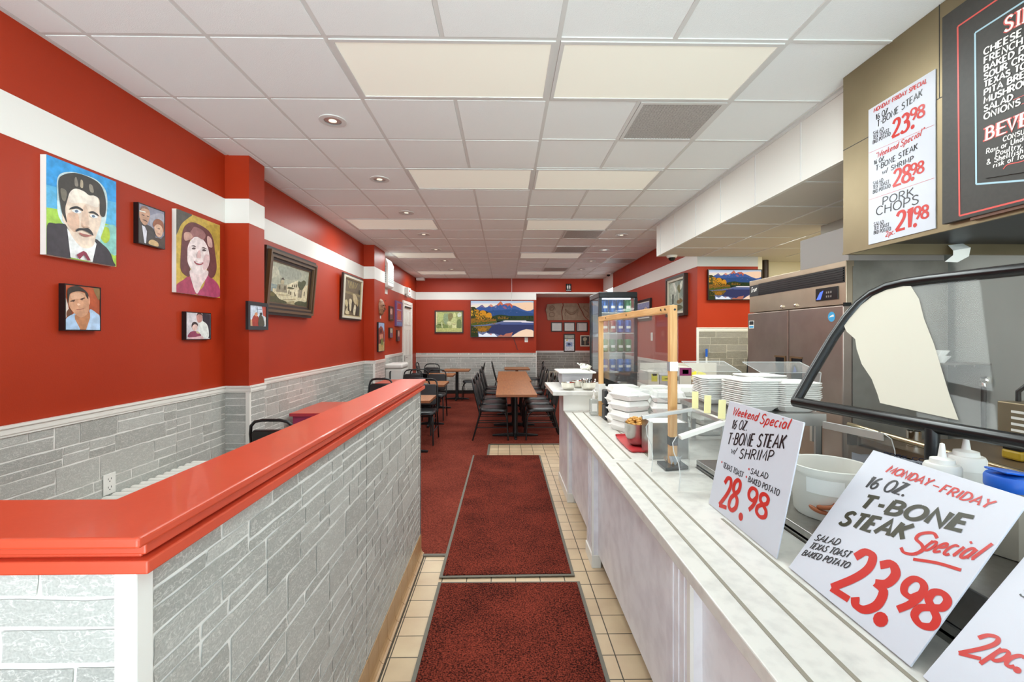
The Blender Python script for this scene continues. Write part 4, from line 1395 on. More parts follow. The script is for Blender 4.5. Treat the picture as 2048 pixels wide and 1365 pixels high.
VENTS = [(1.2, 3.271, 'large perforated ceiling vent beside the front light panels'), (1.2, 6.931, 'ceiling vent just behind the third light pair'),
         (1.2, 8.151, 'ceiling vent just before the fourth light pair'), (1.2, 10.591, 'ceiling vent just before the fifth light pair'),
         (2.42, 9.371, 'ceiling vent beside the right wall')]
vent_m = mat('vent_metal', 'bdbab6', 0.5, noise=(90, 'a5a29e', 0.4, 0.6))
for (x, y, lb) in VENTS:
    t = thing('ceiling_vent', lb, 'vent', (x, y, ZC - 0.01), 0, 'ceiling vents')
    mb = MB()
    ring(mb, frame_of((x - .29, y - .29, ZC - 0.01), (1, 0, 0), (0, 1, 0)), .58, .58, 0, 0.025, 0, 0.0095)
    mb.build('frame', M['tbar'], t)
    mb = MB().box(x - .27, y - .27, ZC - 0.004, x + .27, y + .27, ZC - 0.001)
    for k in range(26):
        q = -.262 + k * .021
        mb.box(x + q, y - .265, ZC - 0.0065, x + q + 0.010, y + .265, ZC - 0.004)
    mb.build('perforated_plate', vent_m, t)

for i, (x, y) in enumerate(CANS):
    if i < 7:
        lb = 'recessed round ceiling spot, %s from the front in the left row' % ['first', 'second', 'third', 'fourth', 'fifth', 'sixth', 'seventh'][i]
    else:
        lb = 'recessed round ceiling spot, %s from the front in the right row' % ROWN[i - 7]
    t = thing('recessed_light', lb, 'ceiling light', (x, y, ZC - 0.008), 0, 'recessed ceiling spots')
    mb = MB().lathe([(0.062, 0.0), (0.095, 0.0), (0.095, 0.008), (0.055, 0.008)], (x, y, ZC - 0.0155), 24, caps=False)
    mb.build('trim_ring', M['tbar'], t, smooth=40)
    mb = MB().lathe([(0.0001, 0.004), (0.03, 0.003), (0.062, 0.0045)], (x, y, ZC - 0.0145), 24, caps=False)
    mb.build('lens', M['alu'], t, smooth=40)
    mb = MB().lathe([(0.0001, -0.002), (0.028, 0.0)], (x, y, ZC - 0.013), 20, caps=False)
    mb.build('bulb', M['led'], t, smooth=40)

# ---- dropped soffit over the kitchen
SX, SZ, SY0, SY1 = 2.13, 2.715, 2.69, 6.35
mb = MB()
mb.box(SX, SY0, SZ - 0.012, SX + 0.03, SY1 - 0.08, ZC)
for y in (3.2, 3.79, 4.4, 4.98, 5.6, 6.1):
    mb.box(SX - 0.004, y - 0.006, SZ, SX, y + 0.006, ZC - 0.03, 1)
mb.box(SX - 0.006, SY0, ZC - 0.03, SX, SY1 - 0.08, ZC - 0.005, 1)
so = struct('wall_soffit', mb, [mat('soffit_paint', 'dfdcd5', 0.5), M['tbar']], 'white panelled soffit face over the counter', 'soffit')
mb = MB().box(SX + 0.03, SY0 - 0.05, SZ - 0.01, 5.2, SY1 - 0.081, SZ + 0.02)
for y in (3.2, 3.81, 4.42, 5.03, 5.64):
    mb.box(SX + 0.03, y - 0.01, SZ - 0.015, 5.2, y + 0.01, SZ - 0.01, 1)
for x in (2.75, 3.36, 3.97):
    mb.box(x - 0.01, SY0, SZ - 0.0155, x + 0.01, SY1 - 0.08, SZ - 0.01, 1)
mb.box(3.57, SY1 - 0.08, SZ - 0.01, 5.2, 6.8, SZ + 0.02)
struct('ceiling_kitchen', mb, [mat('kitchen_ceiling_board', 'cfc9bf', 0.8), M['tbar']], 'lower tile ceiling over the kitchen', 'ceiling')

# ---- half wall with red cap
HX0, HX1, HY0, HY1 = -0.735, -0.62, 0.765, 3.31
mb = MB()
mb.box(HX0, HY0, 0, HX1, HY1, 1.235).box(XL, HY0, 0, HX0, HY0 + 0.115, 1.235)
hw = struct('wall_divider', mb, M['trim'], 'half-height stone divider wall with a red painted cap', 'half wall')
stone_panel(hw, (HX1 + 0.003, HY0 + 0.03, 0.12), (0, 1, 0), HY1 - HY0 - 0.045, 1.10, 31, size=0.95)
stone_panel(hw, (XL, HY0 - 0.003, 0), (1, 0, 0), HX1 - XL - 0.02, 1.22, 33, size=1.0)
mb = MB().box(HX1 - 0.025, HY0 - 0.012, 0, HX1 + 0.012, HY0 + 0.026, 1.22)
mb.build('corner_trim', M['white'], hw, bevel=0.003)
mb = MB().box(HX1 - 0.012, HY1 - 0.012, 0, HX1 + 0.006, HY1 + 0.004, 1.22)
mb.box(HX1 + 0.004, HY1 - 0.018, 0, HX1 + 0.008, HY1 - 0.013, 1.2, 1)
mb.build('end_trim', [M['white'], M['black_base']], hw)


def cap_layer(mb, x0, x1, y0, y1, z0, z1, yi):
    """L-shaped slab: long arm x0..x1, short arm to the left wall; yi = inner edge of the short arm"""
    P = [(XL, y0), (x1, y0), (x1, y1), (x0, y1), (x0, yi), (XL, yi)]
    mb.prism([(a, b, z0) for a, b in P], (0, 0, z1 - z0))


mb = MB()
cap_layer(mb, -0.772, -0.585, 0.73, 3.352, 1.256, 1.275, 0.908)
mb.build('cap_board', M['cap'], hw, bevel=0.005, seg=3)
mb = MB()
cap_layer(mb, -0.76, -0.594, 0.755, 3.335, 1.236, 1.257, 0.895)
cap_layer(mb, -0.752, -0.606, 0.7615, 3.325, 1.228, 1.237, 0.89)
cap_layer(mb, -0.756, -0.586, 0.749, 3.335, 1.206, 1.229, 0.895)
mb.build('cap_moulding', M['cap'], hw, bevel=0.003)
# cove base tiles
mb = MB()
y = HY0 - 0.01
while y < HY1 - 0.02:
    y1 = min(y + 0.157, HY1)
    prof = [(HX1, 0.145), (HX1 + 0.009, 0.145), (HX1 + 0.0105, 0.13), (HX1 + 0.011, 0.04), (HX1 + 0.015, 0.02), (HX1 + 0.024, 0.009), (HX1 + 0.034, 0.005), (HX1 + 0.034, 0.0), (HX1, 0.0)]
    mb.prism([(px, y, pz) for px, pz in prof], (0, y1 - y, 0))
    y += 0.16
mb.build('cove_tile', M['cove'], hw)
mb = MB().box(HX1, HY0, 0, HX1 + 0.0085, HY1, 0.143).box(HX1 + 0.03, HY0, 0, HX1 + 0.044, HY1, 0.002)
mb.build('grout', M['cove_grout'], hw)


# ================================================================== THINGS ON THE WALLS
def hang(name, label, cat, o, u, w, h, depth, rings, key, tilt=0.0, canvas=None, emit=False, group=None, pname='picture', inset=None, border='ffffff'):
    """rings: list of (inset0, inset1, depth0, depth1, material)"""
    o, u = Vector(o), Vector(u)
    n0 = u.cross(Vector((0, 0, 1)))
    v = Vector((0, 0, 1)) * math.cos(tilt) + n0 * math.sin(tilt)
    fr = frame_of(o, u, v)
    t = thing(name, label, cat, tuple(o + u * (w / 2)), 0, group)
    if rings:
        mb, ms = MB(), []
        for (a, b, c, d, m) in rings:
            if m not in ms:
                ms.append(m)
            ring(mb, fr, w, h, a, b, c, d, ms.index(m))
        mb.build('frame', ms, t)
    ii = inset if inset is not None else (max(r[1] for r in rings) if rings else 0.0)
    mb = MB()
    base = canvas or M['white']
    slab(mb, fr, ii * 0.9, ii * 0.9, w - ii * 0.9, h - ii * 0.9, 0.001, depth, 0)
    ms = [base]
    f2 = (fr[0] + fr[1] * ii + fr[2] * ii + fr[3] * depth, fr[1], fr[2], fr[3])
    picture(mb, ms, key, f2, w - 2 * ii, h - 2 * ii)
    mb.build(pname, pic_mats(ms, emit), t)
    return t, fr


LU = (0, 1, 0)
wx = XL
# two unframed canvases
hang('portrait_painting', 'painted canvas portrait of a man with moustache, dark suit and blue sky behind', 'painting', (wx, 2.375, 2.02), LU, 0.42, 0.52, 0.032, None, 'man')
hang('portrait_painting', 'painted canvas portrait of a smiling woman in a pink blouse on a yellow ground', 'painting', (wx, 3.30, 1.912), LU, 0.50, 0.607, 0.032, None, 'woman')
BK = [(0, 0.012, 0, 0.034, M['frame_black'])]
hang('wall_photo', 'photo of a couple in a thin black frame between the two painted portraits', 'photo', (wx, 2.963, 2.20), LU, 0.23, 0.266, 0.03, [(0, 0.006, 0, 0.033, M['frame_black'])], 'couple', canvas=M['frame_black'])
hang('wall_photo', 'framed photo of a man in a light blue shirt below the man portrait', 'photo', (wx, 2.473, 1.625), LU, 0.218, 0.256, 0.03, [(0, 0.006, 0, 0.033, M['frame_black'])], 'man_photo', canvas=M['frame_black'])
hang('wall_photo', 'small framed photo of a man in white holding a child below the woman portrait', 'photo', (wx, 3.40, 1.566), LU, 0.287, 0.212, 0.03, [(0, 0.006, 0, 0.033, M['frame_black'])], 'child_photo', canvas=M['frame_black'])
hang('wall_photo', 'black framed photo of two people hung on the side of the first pillar', 'photo', (-2.200, 3.86, 1.648), LU, 0.325, 0.245, 0.016,
     [(0, 0.032, 0, 0.024, M['frame_black'])], 'crowd_photo')
# big framed landscape
B, W2, G2 = M['frame_bronze'], M['frame_brown'], M['frame_gold']
hang('framed_painting', 'large painting of a white village with a windmill in a broad bronze frame', 'painting', (wx + 0.004, 4.39, 1.812), LU, 1.14, 0.672, 0.03,
     [(0, 0.03, 0, 0.05, W2), (0.03, 0.055, 0, 0.085, B), (0.055, 0.075, 0, 0.07, W2), (0.075, 0.095, 0, 0.075, B), (0.095, 0.118, 0, 0.05, W2), (0.118, 0.13, 0, 0.042, B)],
     'village', tilt=0.09, canvas=M['frame_brown'])
hang('framed_painting', 'painting of a crowded tavern in a pale edged frame before the second pillar', 'painting', (wx + 0.004, 6.60, 1.838), LU, 0.89, 0.685, 0.02,
     [(0, 0.025, 0, 0.03, W2), (0.025, 0.055, 0, 0.045, M['frame_cream']), (0.055, 0.07, 0, 0.03, G2)], 'tavern', tilt=0.05, canvas=M['frame_brown'])
# cluster beyond the second pillar
px2 = -2.228
hang('wall_picture', 'narrow picture of a red brick building on the side of the second pillar', 'picture', (px2, 7.90, 1.31), LU, 0.39, 0.52, 0.025, [(0, 0.008, 0, 0.028, M['frame_black'])], 'building', canvas=M['frame_black'])
t = thing('carved_mask', 'oval carved wooden mask on the side of the second pillar', 'mask', (px2, 8.12, 1.97))
mb = MB()
mask_m = mat('carved_mask_wood', '8a5a40', 0.5, noise=(30, 'b98e6c', 0.45, 0.65))
vs, fs = [], []
NA, NB = 8, 20
for i in range(NA + 1):
    q = i / NA * math.pi / 2
    for j in range(NB):
        a = 2 * math.pi * j / NB
        vs.append((px2 + 0.075 * math.cos(q), 8.12 + 0.115 * math.sin(q) * math.cos(a), 2.10 + 0.155 * math.sin(q) * math.sin(a)))
for i in range(NA):
    for j in range(NB):
        fs.append((i * NB + j, i * NB + (j + 1) % NB, (i + 1) * NB + (j + 1) % NB, (i + 1) * NB + j))
mb.add(vs, fs)
mb.build('face', mask_m, t, smooth=60)
mb = MB()
for s in (-1, 1):
    mb.box(px2 + 0.045, 8.12 + s * 0.045 - 0.018, 2.13, px2 + 0.078, 8.12 + s * 0.045 + 0.018, 2.145)
mb.box(px2 + 0.05, 8.085, 2.03, px2 + 0.075, 8.155, 2.045)
mb.build('eye_and_mouth', M['black'], t)
mb = MB().prism([(px2 + 0.075, 8.10, 2.12), (px2 + 0.105, 8.12, 2.07), (px2 + 0.075, 8.14, 2.07)], (0, 0, -0.012))
mb.build('nose', mask_m, t)
mb = MB().box(px2, 8.09, 1.90, px2 + 0.012, 8.12, 1.96)
mb.build('tag', M['white'], t)

hang('wall_photo', 'narrow brown framed photo between the mask and the purple poster', 'photo', (wx, 9.38, 1.91), LU, 0.32, 0.30, 0.02, [(0, 0.035, 0, 0.03, M['frame_brown'])], 'small_b', canvas=M['frame_brown'])
hang('wall_poster', 'tall purple and red poster beside the white door', 'poster', (wx, 9.92, 1.80), LU, 0.60, 0.565, 0.03, [(0, 0.02, 0, 0.035, mat('purple_frame', '6a4a78', 0.4))], 'poster')
hang('wall_photo', 'small photo below the brown framed photo on the left wall', 'photo', (wx, 9.38, 1.545), LU, 0.25, 0.215, 0.03, [(0, 0.01, 0, 0.033, M['frame_brown'])], 'small_a', canvas=M['frame_brown'])
hang('wall_photo', 'small photo right below the tall purple poster', 'photo', (wx, 10.04, 1.465), LU, 0.24, 0.255, 0.03, [(0, 0.01, 0, 0.033, M['frame_brown'])], 'small_b', canvas=M['frame_brown'])
t = thing('hanging_cane', 'thin wooden cane hanging beside the carved mask', 'cane', (wx + 0.02, 8.95, 1.7))
mb = MB().tube([(wx + 0.02, 8.95, 1.60), (wx + 0.02, 8.95, 2.22)], 0.009, 8)
mb.build('shaft', M['frame_brown'], t, smooth=40)
mb = MB().tube([(wx + 0.02, 8.95, 2.22), (wx + 0.02, 8.95, 2.27), (wx + 0.03, 8.98, 2.30), (wx + 0.03, 9.02, 2.29)], 0.011, 8)
mb.build('handle', M['frame_bronze'], t, smooth=40)

# white wall air conditioner
t = thing('air_conditioner', 'white wall air conditioner high on the left wall past the second pillar', 'air conditioner', (wx, 8.9, 2.5))
mb = MB()
prof = [(wx, 2.50), (wx + 0.20, 2.50), (wx + 0.235, 2.54), (wx + 0.235, 2.95), (wx + 0.19, 3.05), (wx, 3.08)]
mb.prism([(a, 8.45, b) for a, b in prof], (0, 0.43, 0))
mb.build('housing', M['white'], t, bevel=0.01)
mb = MB()
for k in range(9):
    z = 2.60 + k * 0.035
    mb.box(wx + 0.20, 8.443, z, wx + 0.04, 8.45, z + 0.022)
    mb.box(wx + 0.233, 8.48, z, wx + 0.2385, 8.85, z + 0.02)
mb.build('grille', mat('ac_grille', 'a9b0ae', 0.5), t)
mb = MB().box(wx, 8.47, 2.40, wx + 0.12, 8.86, 2.498)
mb.prism([(wx, 8.52, 2.40), (wx + 0.10, 8.52, 2.40), (wx, 8.52, 2.26)], (0, 0.04, 0))
mb.build('bracket', M['white'], t)

# emergency light near the far left corner
t = thing('emergency_light', 'white twin-head emergency light over the white door', 'emergency light', (wx, 11.05, 2.6))
mb = MB().box(wx, 10.9, 2.60, wx + 0.09, 11.2, 2.76)
mb.build('case', M['white'], t, bevel=0.008)
for s in (10.96, 11.14):
    mb = MB()
    mb.xf = Matrix.Translation((wx + 0.06, s, 2.565)) @ Matrix.Rotation(R(60), 4, 'Y')
    mb.lathe([(0.028, -0.03), (0.048, 0.0), (0.05, 0.03), (0.045, 0.034)], (0, 0, 0), 16)
    mb.build('lamp_head', M['white'], t, smooth=40)
mb = MB().box(wx + 0.09, 11.0, 2.66, wx + 0.093, 11.1, 2.70)
mb.build('indicator', M['ink_red'], t)

# white panelled door on the left wall
mb = MB()
DY0, DY1, DZ = 10.72, 11.62, 2.36
mb.box(wx - 0.001, DY0 - 0.07, 0, wx + 0.03, DY0, DZ + 0.07).box(wx - 0.001, DY1, 0, wx + 0.03, DY1 + 0.07, DZ + 0.07).box(wx - 0.001, DY0, DZ, wx + 0.03, DY1, DZ + 0.07)
d1 = struct('door_1', mb, M['trim'], 'white six-panel door in the far left corner', 'door')
mb = MB().box(wx, DY0, 0.01, wx + 0.02, DY1, DZ)
for (a, b) in ((0.10, 0.40), (0.50, 0.80)):
    for (c, d) in ((0.15, 0.95), (1.1, 1.75), (1.85, 2.2)):
        fr = frame_of((wx + 0.02, DY0 + a, c), (0, 1, 0), (0, 0, 1))
        ring(mb, fr, b - a, d - c, 0, 0.025, 0.0, 0.008)
        slab(mb, fr, 0.045, 0.045, b - a - 0.045, d - c - 0.045, 0, 0.006)
leaf = mb.build('door_leaf', M['trim'], d1)
mb = MB().box(wx + 0.02, DY0 + 0.05, 0.98, wx + 0.03, DY0 + 0.09, 1.12).tube([(wx + 0.03, DY0 + 0.07, 1.06), (wx + 0.06, DY0 + 0.07, 1.06), (wx + 0.06, DY0 + 0.19, 1.06)], 0.009, 8)
mb.build('door_handle', M['steel'], d1)
mb = MB().box(wx + 0.02, DY0 + 0.1, 2.27, wx + 0.05, DY0 + 0.75, 2.3)
mb.build('closer', M['dark_grey'], d1)

# outlet on the near stone wall
def plate(name, label, cat, o, u, w, h, slots='outlet'):
    fr = frame_of(o, u, (0, 0, 1))
    t = thing(name, label, cat, o)
    mb = MB()
    slab(mb, fr, 0, 0, w, h, 0, 0.006)
    mb.build('cover_plate', M['white'], t, bevel=0.002)
    mb = MB()
    if slots == 'outlet':
        for q in (0.30, 0.70):
            for s in (0.38, 0.62):
                slab(mb, fr, w * s - 0.0015, h * q, w * s + 0.0015, h * q + 0.011, 0.006, 0.0068)
            slab(mb, fr, w * 0.5 - 0.003, h * q - 0.012, w * 0.5 + 0.003, h * q - 0.006, 0.006, 0.0068)
        mb.build('slot', M['dark_grey'], t)
    else:
        slab(mb, fr, w * 0.38, h * 0.36, w * 0.62, h * 0.64, 0.006, 0.011)
        mb.build('toggle', M['trim'], t)
    return t


plate('wall_outlet', 'white double wall outlet on the stone wainscot above the radiator', 'outlet', (XL + 0.008, 2.73, 0.635), LU, 0.085, 0.125)
plate('wall_outlet', 'white outlet plate under the right corner of the big screen', 'outlet', (0.55, YB, 1.41), (1, 0, 0), 0.09, 0.13)
plate('light_switch', 'white light switch on the right red wall behind the pine framed shield', 'switch', (XR, 8.28, 1.50), (0, -1, 0), 0.10, 0.15, 'switch')

# cast iron radiator under the left wall
t = thing('radiator', 'white cast iron radiator under the near left stone wall', 'radiator', (-2.30, 2.9, 0))
mb = MB()
for k in range(15):
    y = 2.45 + k * 0.068
    mb.box(-2.36, y, 0.07, -2.19, y + 0.046, 0.655)
mb.build('fin', M['trim'], t, bevel=0.022, seg=3)
mb = MB().box(-2.32, 2.46, 0.12, -2.28, 3.44, 0.17).box(-2.32, 2.46, 0.48, -2.28, 3.44, 0.53)
for y in (2.47, 3.40):
    mb.box(-2.37, y, 0.0055, -2.23, y + 0.03, 0.1)
mb.build('connecting_tube', M['trim'], t)

# white cabinet with a black handle by the second pillar
t = thing('white_chest', 'tall white plastic chest with rounded lid beside the white door', 'chest', (-2.2, 9.2, 0))
mb = MB().box(-2.37, 8.97, 0.0065, -2.03, 9.50, 0.93)
mb.build('body', M['white'], t, bevel=0.03, seg=3)
mb = MB().box(-2.38, 8.95, 0.935, -2.02, 9.52, 1.03)
mb.build('lid', M['white'], t, bevel=0.035, seg=3)
mb = MB().tube([(-2.26, 8.97, 0.72), (-2.26, 8.93, 0.73), (-2.26, 8.93, 0.87), (-2.26, 8.97, 0.88)], 0.014, 8)
mb.build('handle', M['dark_grey'], t, smooth=40)

# far wall
hang('framed_picture', 'faded green garden statue picture in a thin wooden frame left of the big screen', 'picture', (-1.90, YB, 1.655), (1, 0, 0), 0.78, 0.62, 0.015,
     [(0, 0.03, 0, 0.03, M['frame_brown']), (0.03, 0.04, 0, 0.022, G2)], 'statue')


def screen(name, label, o, u, w, h, bez):
    fr = frame_of(o, u, (0, 0, 1))
    t = thing(name, label, 'television', tuple(Vector(o) + Vector(u) * w / 2))
    mb = MB()
    slab(mb, fr, 0, 0, w, h, 0.02, 0.055)
    ring(mb, fr, w, h, 0, bez, 0.055, 0.060)
    mb.build('casing', M['black'], t)
    mb = MB()
    slab(mb, fr, w * 0.3, h * 0.3, w * 0.7, h * 0.7, 0.0, 0.02)
    mb.build('wall_mount', M['dark_grey'], t)
    mb = MB()
    ms = ['101010']
    slab(mb, fr, bez, bez, w - bez, h - bez, 0.055, 0.056)
    f2 = (fr[0] + fr[1] * bez + fr[2] * bez + fr[3] * 0.056, fr[1], fr[2], fr[3])
    picture(mb, ms, 'lake', f2, w - 2 * bez, h - 2 * bez, step=0.0001)
    # autumn trees and ripples dabbed over the painted shapes
    rd = random.Random(5)
    W, H = w - 2 * bez, h - 2 * bez
    o2, uu, vv, nn = f2

    def dab(x, y, r, c, L, sq=1.0):
        if c not in ms:
            ms.append(c)
        pts = []
        for q in range(7):
            a = 2 * math.pi * q / 7
            rr = r * rd.uniform(0.6, 1.2)
            pts.append((min(1, max(0, x + rr * math.cos(a) * H / W)), min(1, max(0, y + rr * sq * math.sin(a)))))
        mb.add([o2 + uu * (p[0] * W) + vv * (p[1] * H) + nn * L for p in pts], [tuple(range(7))], ms.index(c))
    for k in range(150):
        x = rd.random() ** 1.3 * 0.36
        top = 0.82 - x * 1.0 if x > 0.06 else 0.8
        y = rd.uniform(0.50, max(0.52, top))
        dab(x, y, rd.uniform(0.008, 0.026), rd.choice(['c8861c', 'd89a2a', '8a5a18', '3c3a16', '2c3616', 'b4761a', '6c5a1a', '4a4a1c']), 0.0052 + k * 1e-6)
    for k in range(60):
        dab(rd.uniform(0, 0.40), rd.uniform(0.34, 0.48), rd.uniform(0.01, 0.03), rd.choice(['8a5c1c', '5c4a18', '4c5420', '3c4018', 'a06a20']), 0.0055, 0.5)
    for k in range(50):
        dab(rd.uniform(0.33, 1), rd.uniform(0.50, 0.56), rd.uniform(0.01, 0.02), rd.choice(['1e2a18', '2a3a20', '3c3a18', '16201a']), 0.0056, 1.8)
    for k in range(60):
        dab(rd.uniform(0.3, 0.98), rd.uniform(0.60, 0.80) - 0.0, rd.uniform(0.006, 0.02), rd.choice(['3b5791', '4a6298', '30487c', '5a6494']), 0.0049, 0.6) if rd.random() < 0.6 else None
    for k in range(70):
        x = rd.uniform(0.02, 0.30)
        dab(x, rd.uniform(0.12, 0.30), rd.uniform(0.008, 0.02), rd.choice(['7a5c1e', 'a06a1c', '4c4a1c', '2c3418']), 0.0057, 0.6)
    mb.build('screen', [pcol(c, True) for c in ms], t)
    return t


screen('television', 'big wall screen showing mountains over a lake on the far wall', (-0.924, YB, 1.55), (1, 0, 0), 1.725, 0.995, 0.012)
screen('television', 'smaller wall screen showing mountains over a lake beside the refrigerator', (2.835, TY, 2.09), (1, 0, 0), 0.76, 0.43, 0.013)
# cords of the big screen
mb = MB().tube([(0.20, YB - 0.008, ZC), (0.20, YB - 0.006, 2.55)], 0.006, 6)
solo('screen_cord', mb, M['white'], 'white cord running from the ceiling down to the big screen', 'cord', (0.2, YB - 0.008, 2.55))
mb = MB().tube([(0.22, YB - 0.01, 1.56), (0.27, YB - 0.012, 1.46), (0.30, YB - 0.012, 1.38), (0.33, YB - 0.01, 1.28), (0.36, YB - 0.012, 1.20)], 0.006, 6)
solo('screen_cord', mb, M['black'], 'dark loose cord dangling below the big screen', 'cord', (0.3, YB - 0.01, 1.2))

# restroom sign over the alcove
t = thing('restroom_sign', 'small black restroom sign above the alcove', 'sign', (1.77, YB, 2.8))
fr = frame_of((1.68, YB, 2.80), (1, 0, 0), (0, 0, 1))
mb = MB()
slab(mb, fr, 0, 0, 0.15, 0.21, 0, 0.012)
mb.build('panel', M['black'], t)
mb = MB()
f3 = (fr[0] + fr[3] * 0.013, fr[1], fr[2], fr[3])
for cx in (0.045, 0.105):
    slab(mb, f3, cx - 0.008, 0.16, cx + 0.008, 0.178, 0, 0.0006)
    slab(mb, f3, cx - 0.016, 0.10, cx + 0.016, 0.152, 0, 0.0006)
    slab(mb, f3, cx - 0.012, 0.06, cx - 0.003, 0.10, 0, 0.0006)
    slab(mb, f3, cx + 0.003, 0.06, cx + 0.012, 0.10, 0, 0.0006)
slab(mb, f3, 0.073, 0.055, 0.077, 0.18, 0, 0.0006)
text(mb, 'RESTROOM', f3, (0.014, 0.02), (0.136, 0.02), 0.022, 0.0045, 0, 0)
mb.build('symbol', M['ink_white'], t)

# alcove: carved frieze in three broken pieces, certificates, calendar, photo, radiator
fz = thing('carved_frieze', 'broken carved plaster frieze on the alcove wall above the certificates', 'frieze', (1.95, AYB, 2.05))
pieces = [[(1.29, 2.05), (1.27, 2.2), (1.235, 2.35), (1.28, 2.53), (1.73, 2.565), (1.75, 2.5), (1.70, 2.33), (1.715, 2.18), (1.735, 2.05)],
          [(1.755, 2.05), (1.735, 2.18), (1.72, 2.33), (1.77, 2.5), (1.76, 2.56), (2.18, 2.56), (2.25, 2.42), (2.33, 2.28), (2.38, 2.16), (2.50, 2.05)],
          [(2.53, 2.05), (2.40, 2.17), (2.35, 2.29), (2.27, 2.43), (2.21, 2.56), (2.64, 2.56), (2.66, 2.05)]]
for P in pieces:
    mb = MB().prism([(x, AYB - 0.001, z) for x, z in P], (0, -0.05, 0))
    mb.build('slab', M['terracotta'], fz, bevel=0.006)
rl = mat('frieze_relief', '8f745f', 0.85)
mb = MB()
sw = [(1.42 + 0.09 * math.cos(a / 3.0) * (1 - a / 40), 2.40 + 0.09 * math.sin(a / 3.0) * (1 - a / 40)) for a in range(0, 30)]
mb.tube([(x, AYB - 0.052, z) for x, z in sw], 0.012, 6)
mb.tube([(1.42 + 0.08 * math.cos(a / 3.0), AYB - 0.052, 2.22 + 0.07 * math.sin(a / 3.0)) for a in range(0, 19)], 0.012, 6)
for a in range(17):
    x, z = 1.83 + 0.36 * a / 16, 2.37 - 0.12 * math.sin(math.pi * a / 16)
    rr_ = 0.022 + 0.018 * math.sin(math.pi * a / 16) + 0.006 * (a % 2)
    mb.lathe([(0.001, -rr_), (rr_ * 0.7, -rr_ * 0.7), (rr_, 0), (rr_ * 0.7, rr_ * 0.7), (0.001, rr_)], (x, AYB - 0.05, z), 10)
for x in (1.82, 2.19):
    mb.tube([(x, AYB - 0.052, 2.38), (x + 0.02, AYB - 0.052, 2.31), (x - 0.015, AYB - 0.052, 2.24), (x + 0.01, AYB - 0.052, 2.18)], 0.012, 6)
mb.box(1.78, AYB - 0.056, 2.46, 2.2, AYB - 0.05, 2.475).box(1.32, AYB - 0.056, 2.09, 1.70, AYB - 0.05, 2.10).box(1.76, AYB - 0.056, 2.09, 2.40, AYB - 0.05, 2.10)
mb.tube([(2.45 + 0.08 * math.sin(a / 2.0), AYB - 0.052, 2.15 + 0.03 * a) for a in range(12)], 0.014, 6)
mb.build('relief', rl, fz, smooth=50)
cert = mat('certificate_paper', 'd9d6cf', 0.7)
for i, (x, lb) in enumerate(((1.395, 'framed certificate on the alcove wall, first from the left'), (1.775, 'framed certificate on the alcove wall, middle of the three'),
                             (2.155, 'framed certificate on the alcove wall, beside the drinks cooler'))):
    t = thing('certificate', lb, 'certificate', (x + 0.17, AYB, 1.70), 0, 'framed certificates in the alcove')
    fr = frame_of((x, AYB, 1.705), (1, 0, 0), (0, 0, 1))
    mb = MB()
    ring(mb, fr, 0.345, 0.29, 0, 0.03, 0, 0.025)
    mb.build('frame', M['frame_brown'], t)
    mb = MB()
    slab(mb, fr, 0.028, 0.028, 0.317, 0.262, 0, 0.012)
    for k in range(5):
        slab(mb, fr, 0.10 - 0.02 * (k % 2), 0.07 + k * 0.028, 0.245 + 0.02 * (k % 2), 0.074 + k * 0.028, 0.012, 0.0128, 1)
    slab(mb, fr, 0.13, 0.225, 0.215, 0.24, 0.012, 0.0128, 1)
    if i == 2:
        slab(mb, fr, 0.05, 0.05, 0.075, 0.24, 0.012, 0.0128, 1)
    mb.build('paper', [cert, M['boxgrey']], t)
hang('wall_calendar', 'tall framed calendar under the middle certificate in the alcove', 'calendar', (1.775, AYB, 1.10), (1, 0, 0), 0.345, 0.545, 0.015, [(0, 0.032, 0, 0.03, M['frame_brown'])], 'calendar')
hang('framed_picture', 'pale framed picture of a dark bouquet in the alcove next to the calendar', 'picture', (2.275, AYB, 1.265), (1, 0, 0), 0.30, 0.335, 0.012, [(0, 0.03, 0, 0.025, M['frame_cream'])], 'bouquet')
t = thing('radiator', 'small white finned radiator low on the alcove wall', 'radiator', (1.4, 13.3, 0))
mb = MB()
for k in range(9):
    mb.box(1.2 + k * 0.055, 13.28, 0.1, 1.228 + k * 0.055, 13.44, 0.52)
mb.build('fin', M['frame_cream'], t, bevel=0.008)
mb = MB().box(1.19, 13.33, 0.49, 1.68, 13.39, 0.53).box(1.19, 13.33, 0.0065, 1.68, 13.39, 0.12)
mb.build('connecting_tube', M['frame_cream'], t)
# right wall paintings
hang('framed_painting', 'tall painting of pale flowers in a dark frame on the right red wall', 'painting', (XR, 7.37, 1.895), (0, -1, 0), 0.77, 0.63, 0.02,
     [(0, 0.04, 0, 0.06, W2), (0.04, 0.075, 0, 0.045, M['frame_cream'])], 'flowers', canvas=M['frame_brown'])
hang('framed_painting', 'blue seascape picture in a black frame behind the drinks cooler', 'painting', (XR, 9.15, 1.88), (0, -1, 0), 0.92, 0.41, 0.015,
     [(0, 0.045, 0, 0.035, M['frame_black']), (0.045, 0.065, 0, 0.02, M['white_band'])], 'boat')


# security cameras
def dome(loc, label):
    t = thing('security_camera', label, 'security camera', loc)
    x, y, z = loc
    mb = MB().lathe([(0.06, -0.03), (0.072, -0.015), (0.072, 0.0)], (x, y, z), 24)
    mb.build('base', M['white'], t, smooth=40)
    mb = MB().lathe([(0.0005, -0.078), (0.025, -0.072), (0.042, -0.055), (0.048, -0.03)], (x, y, z), 24)
    mb.build('dome', M['black'], t, smooth=60)
    return t


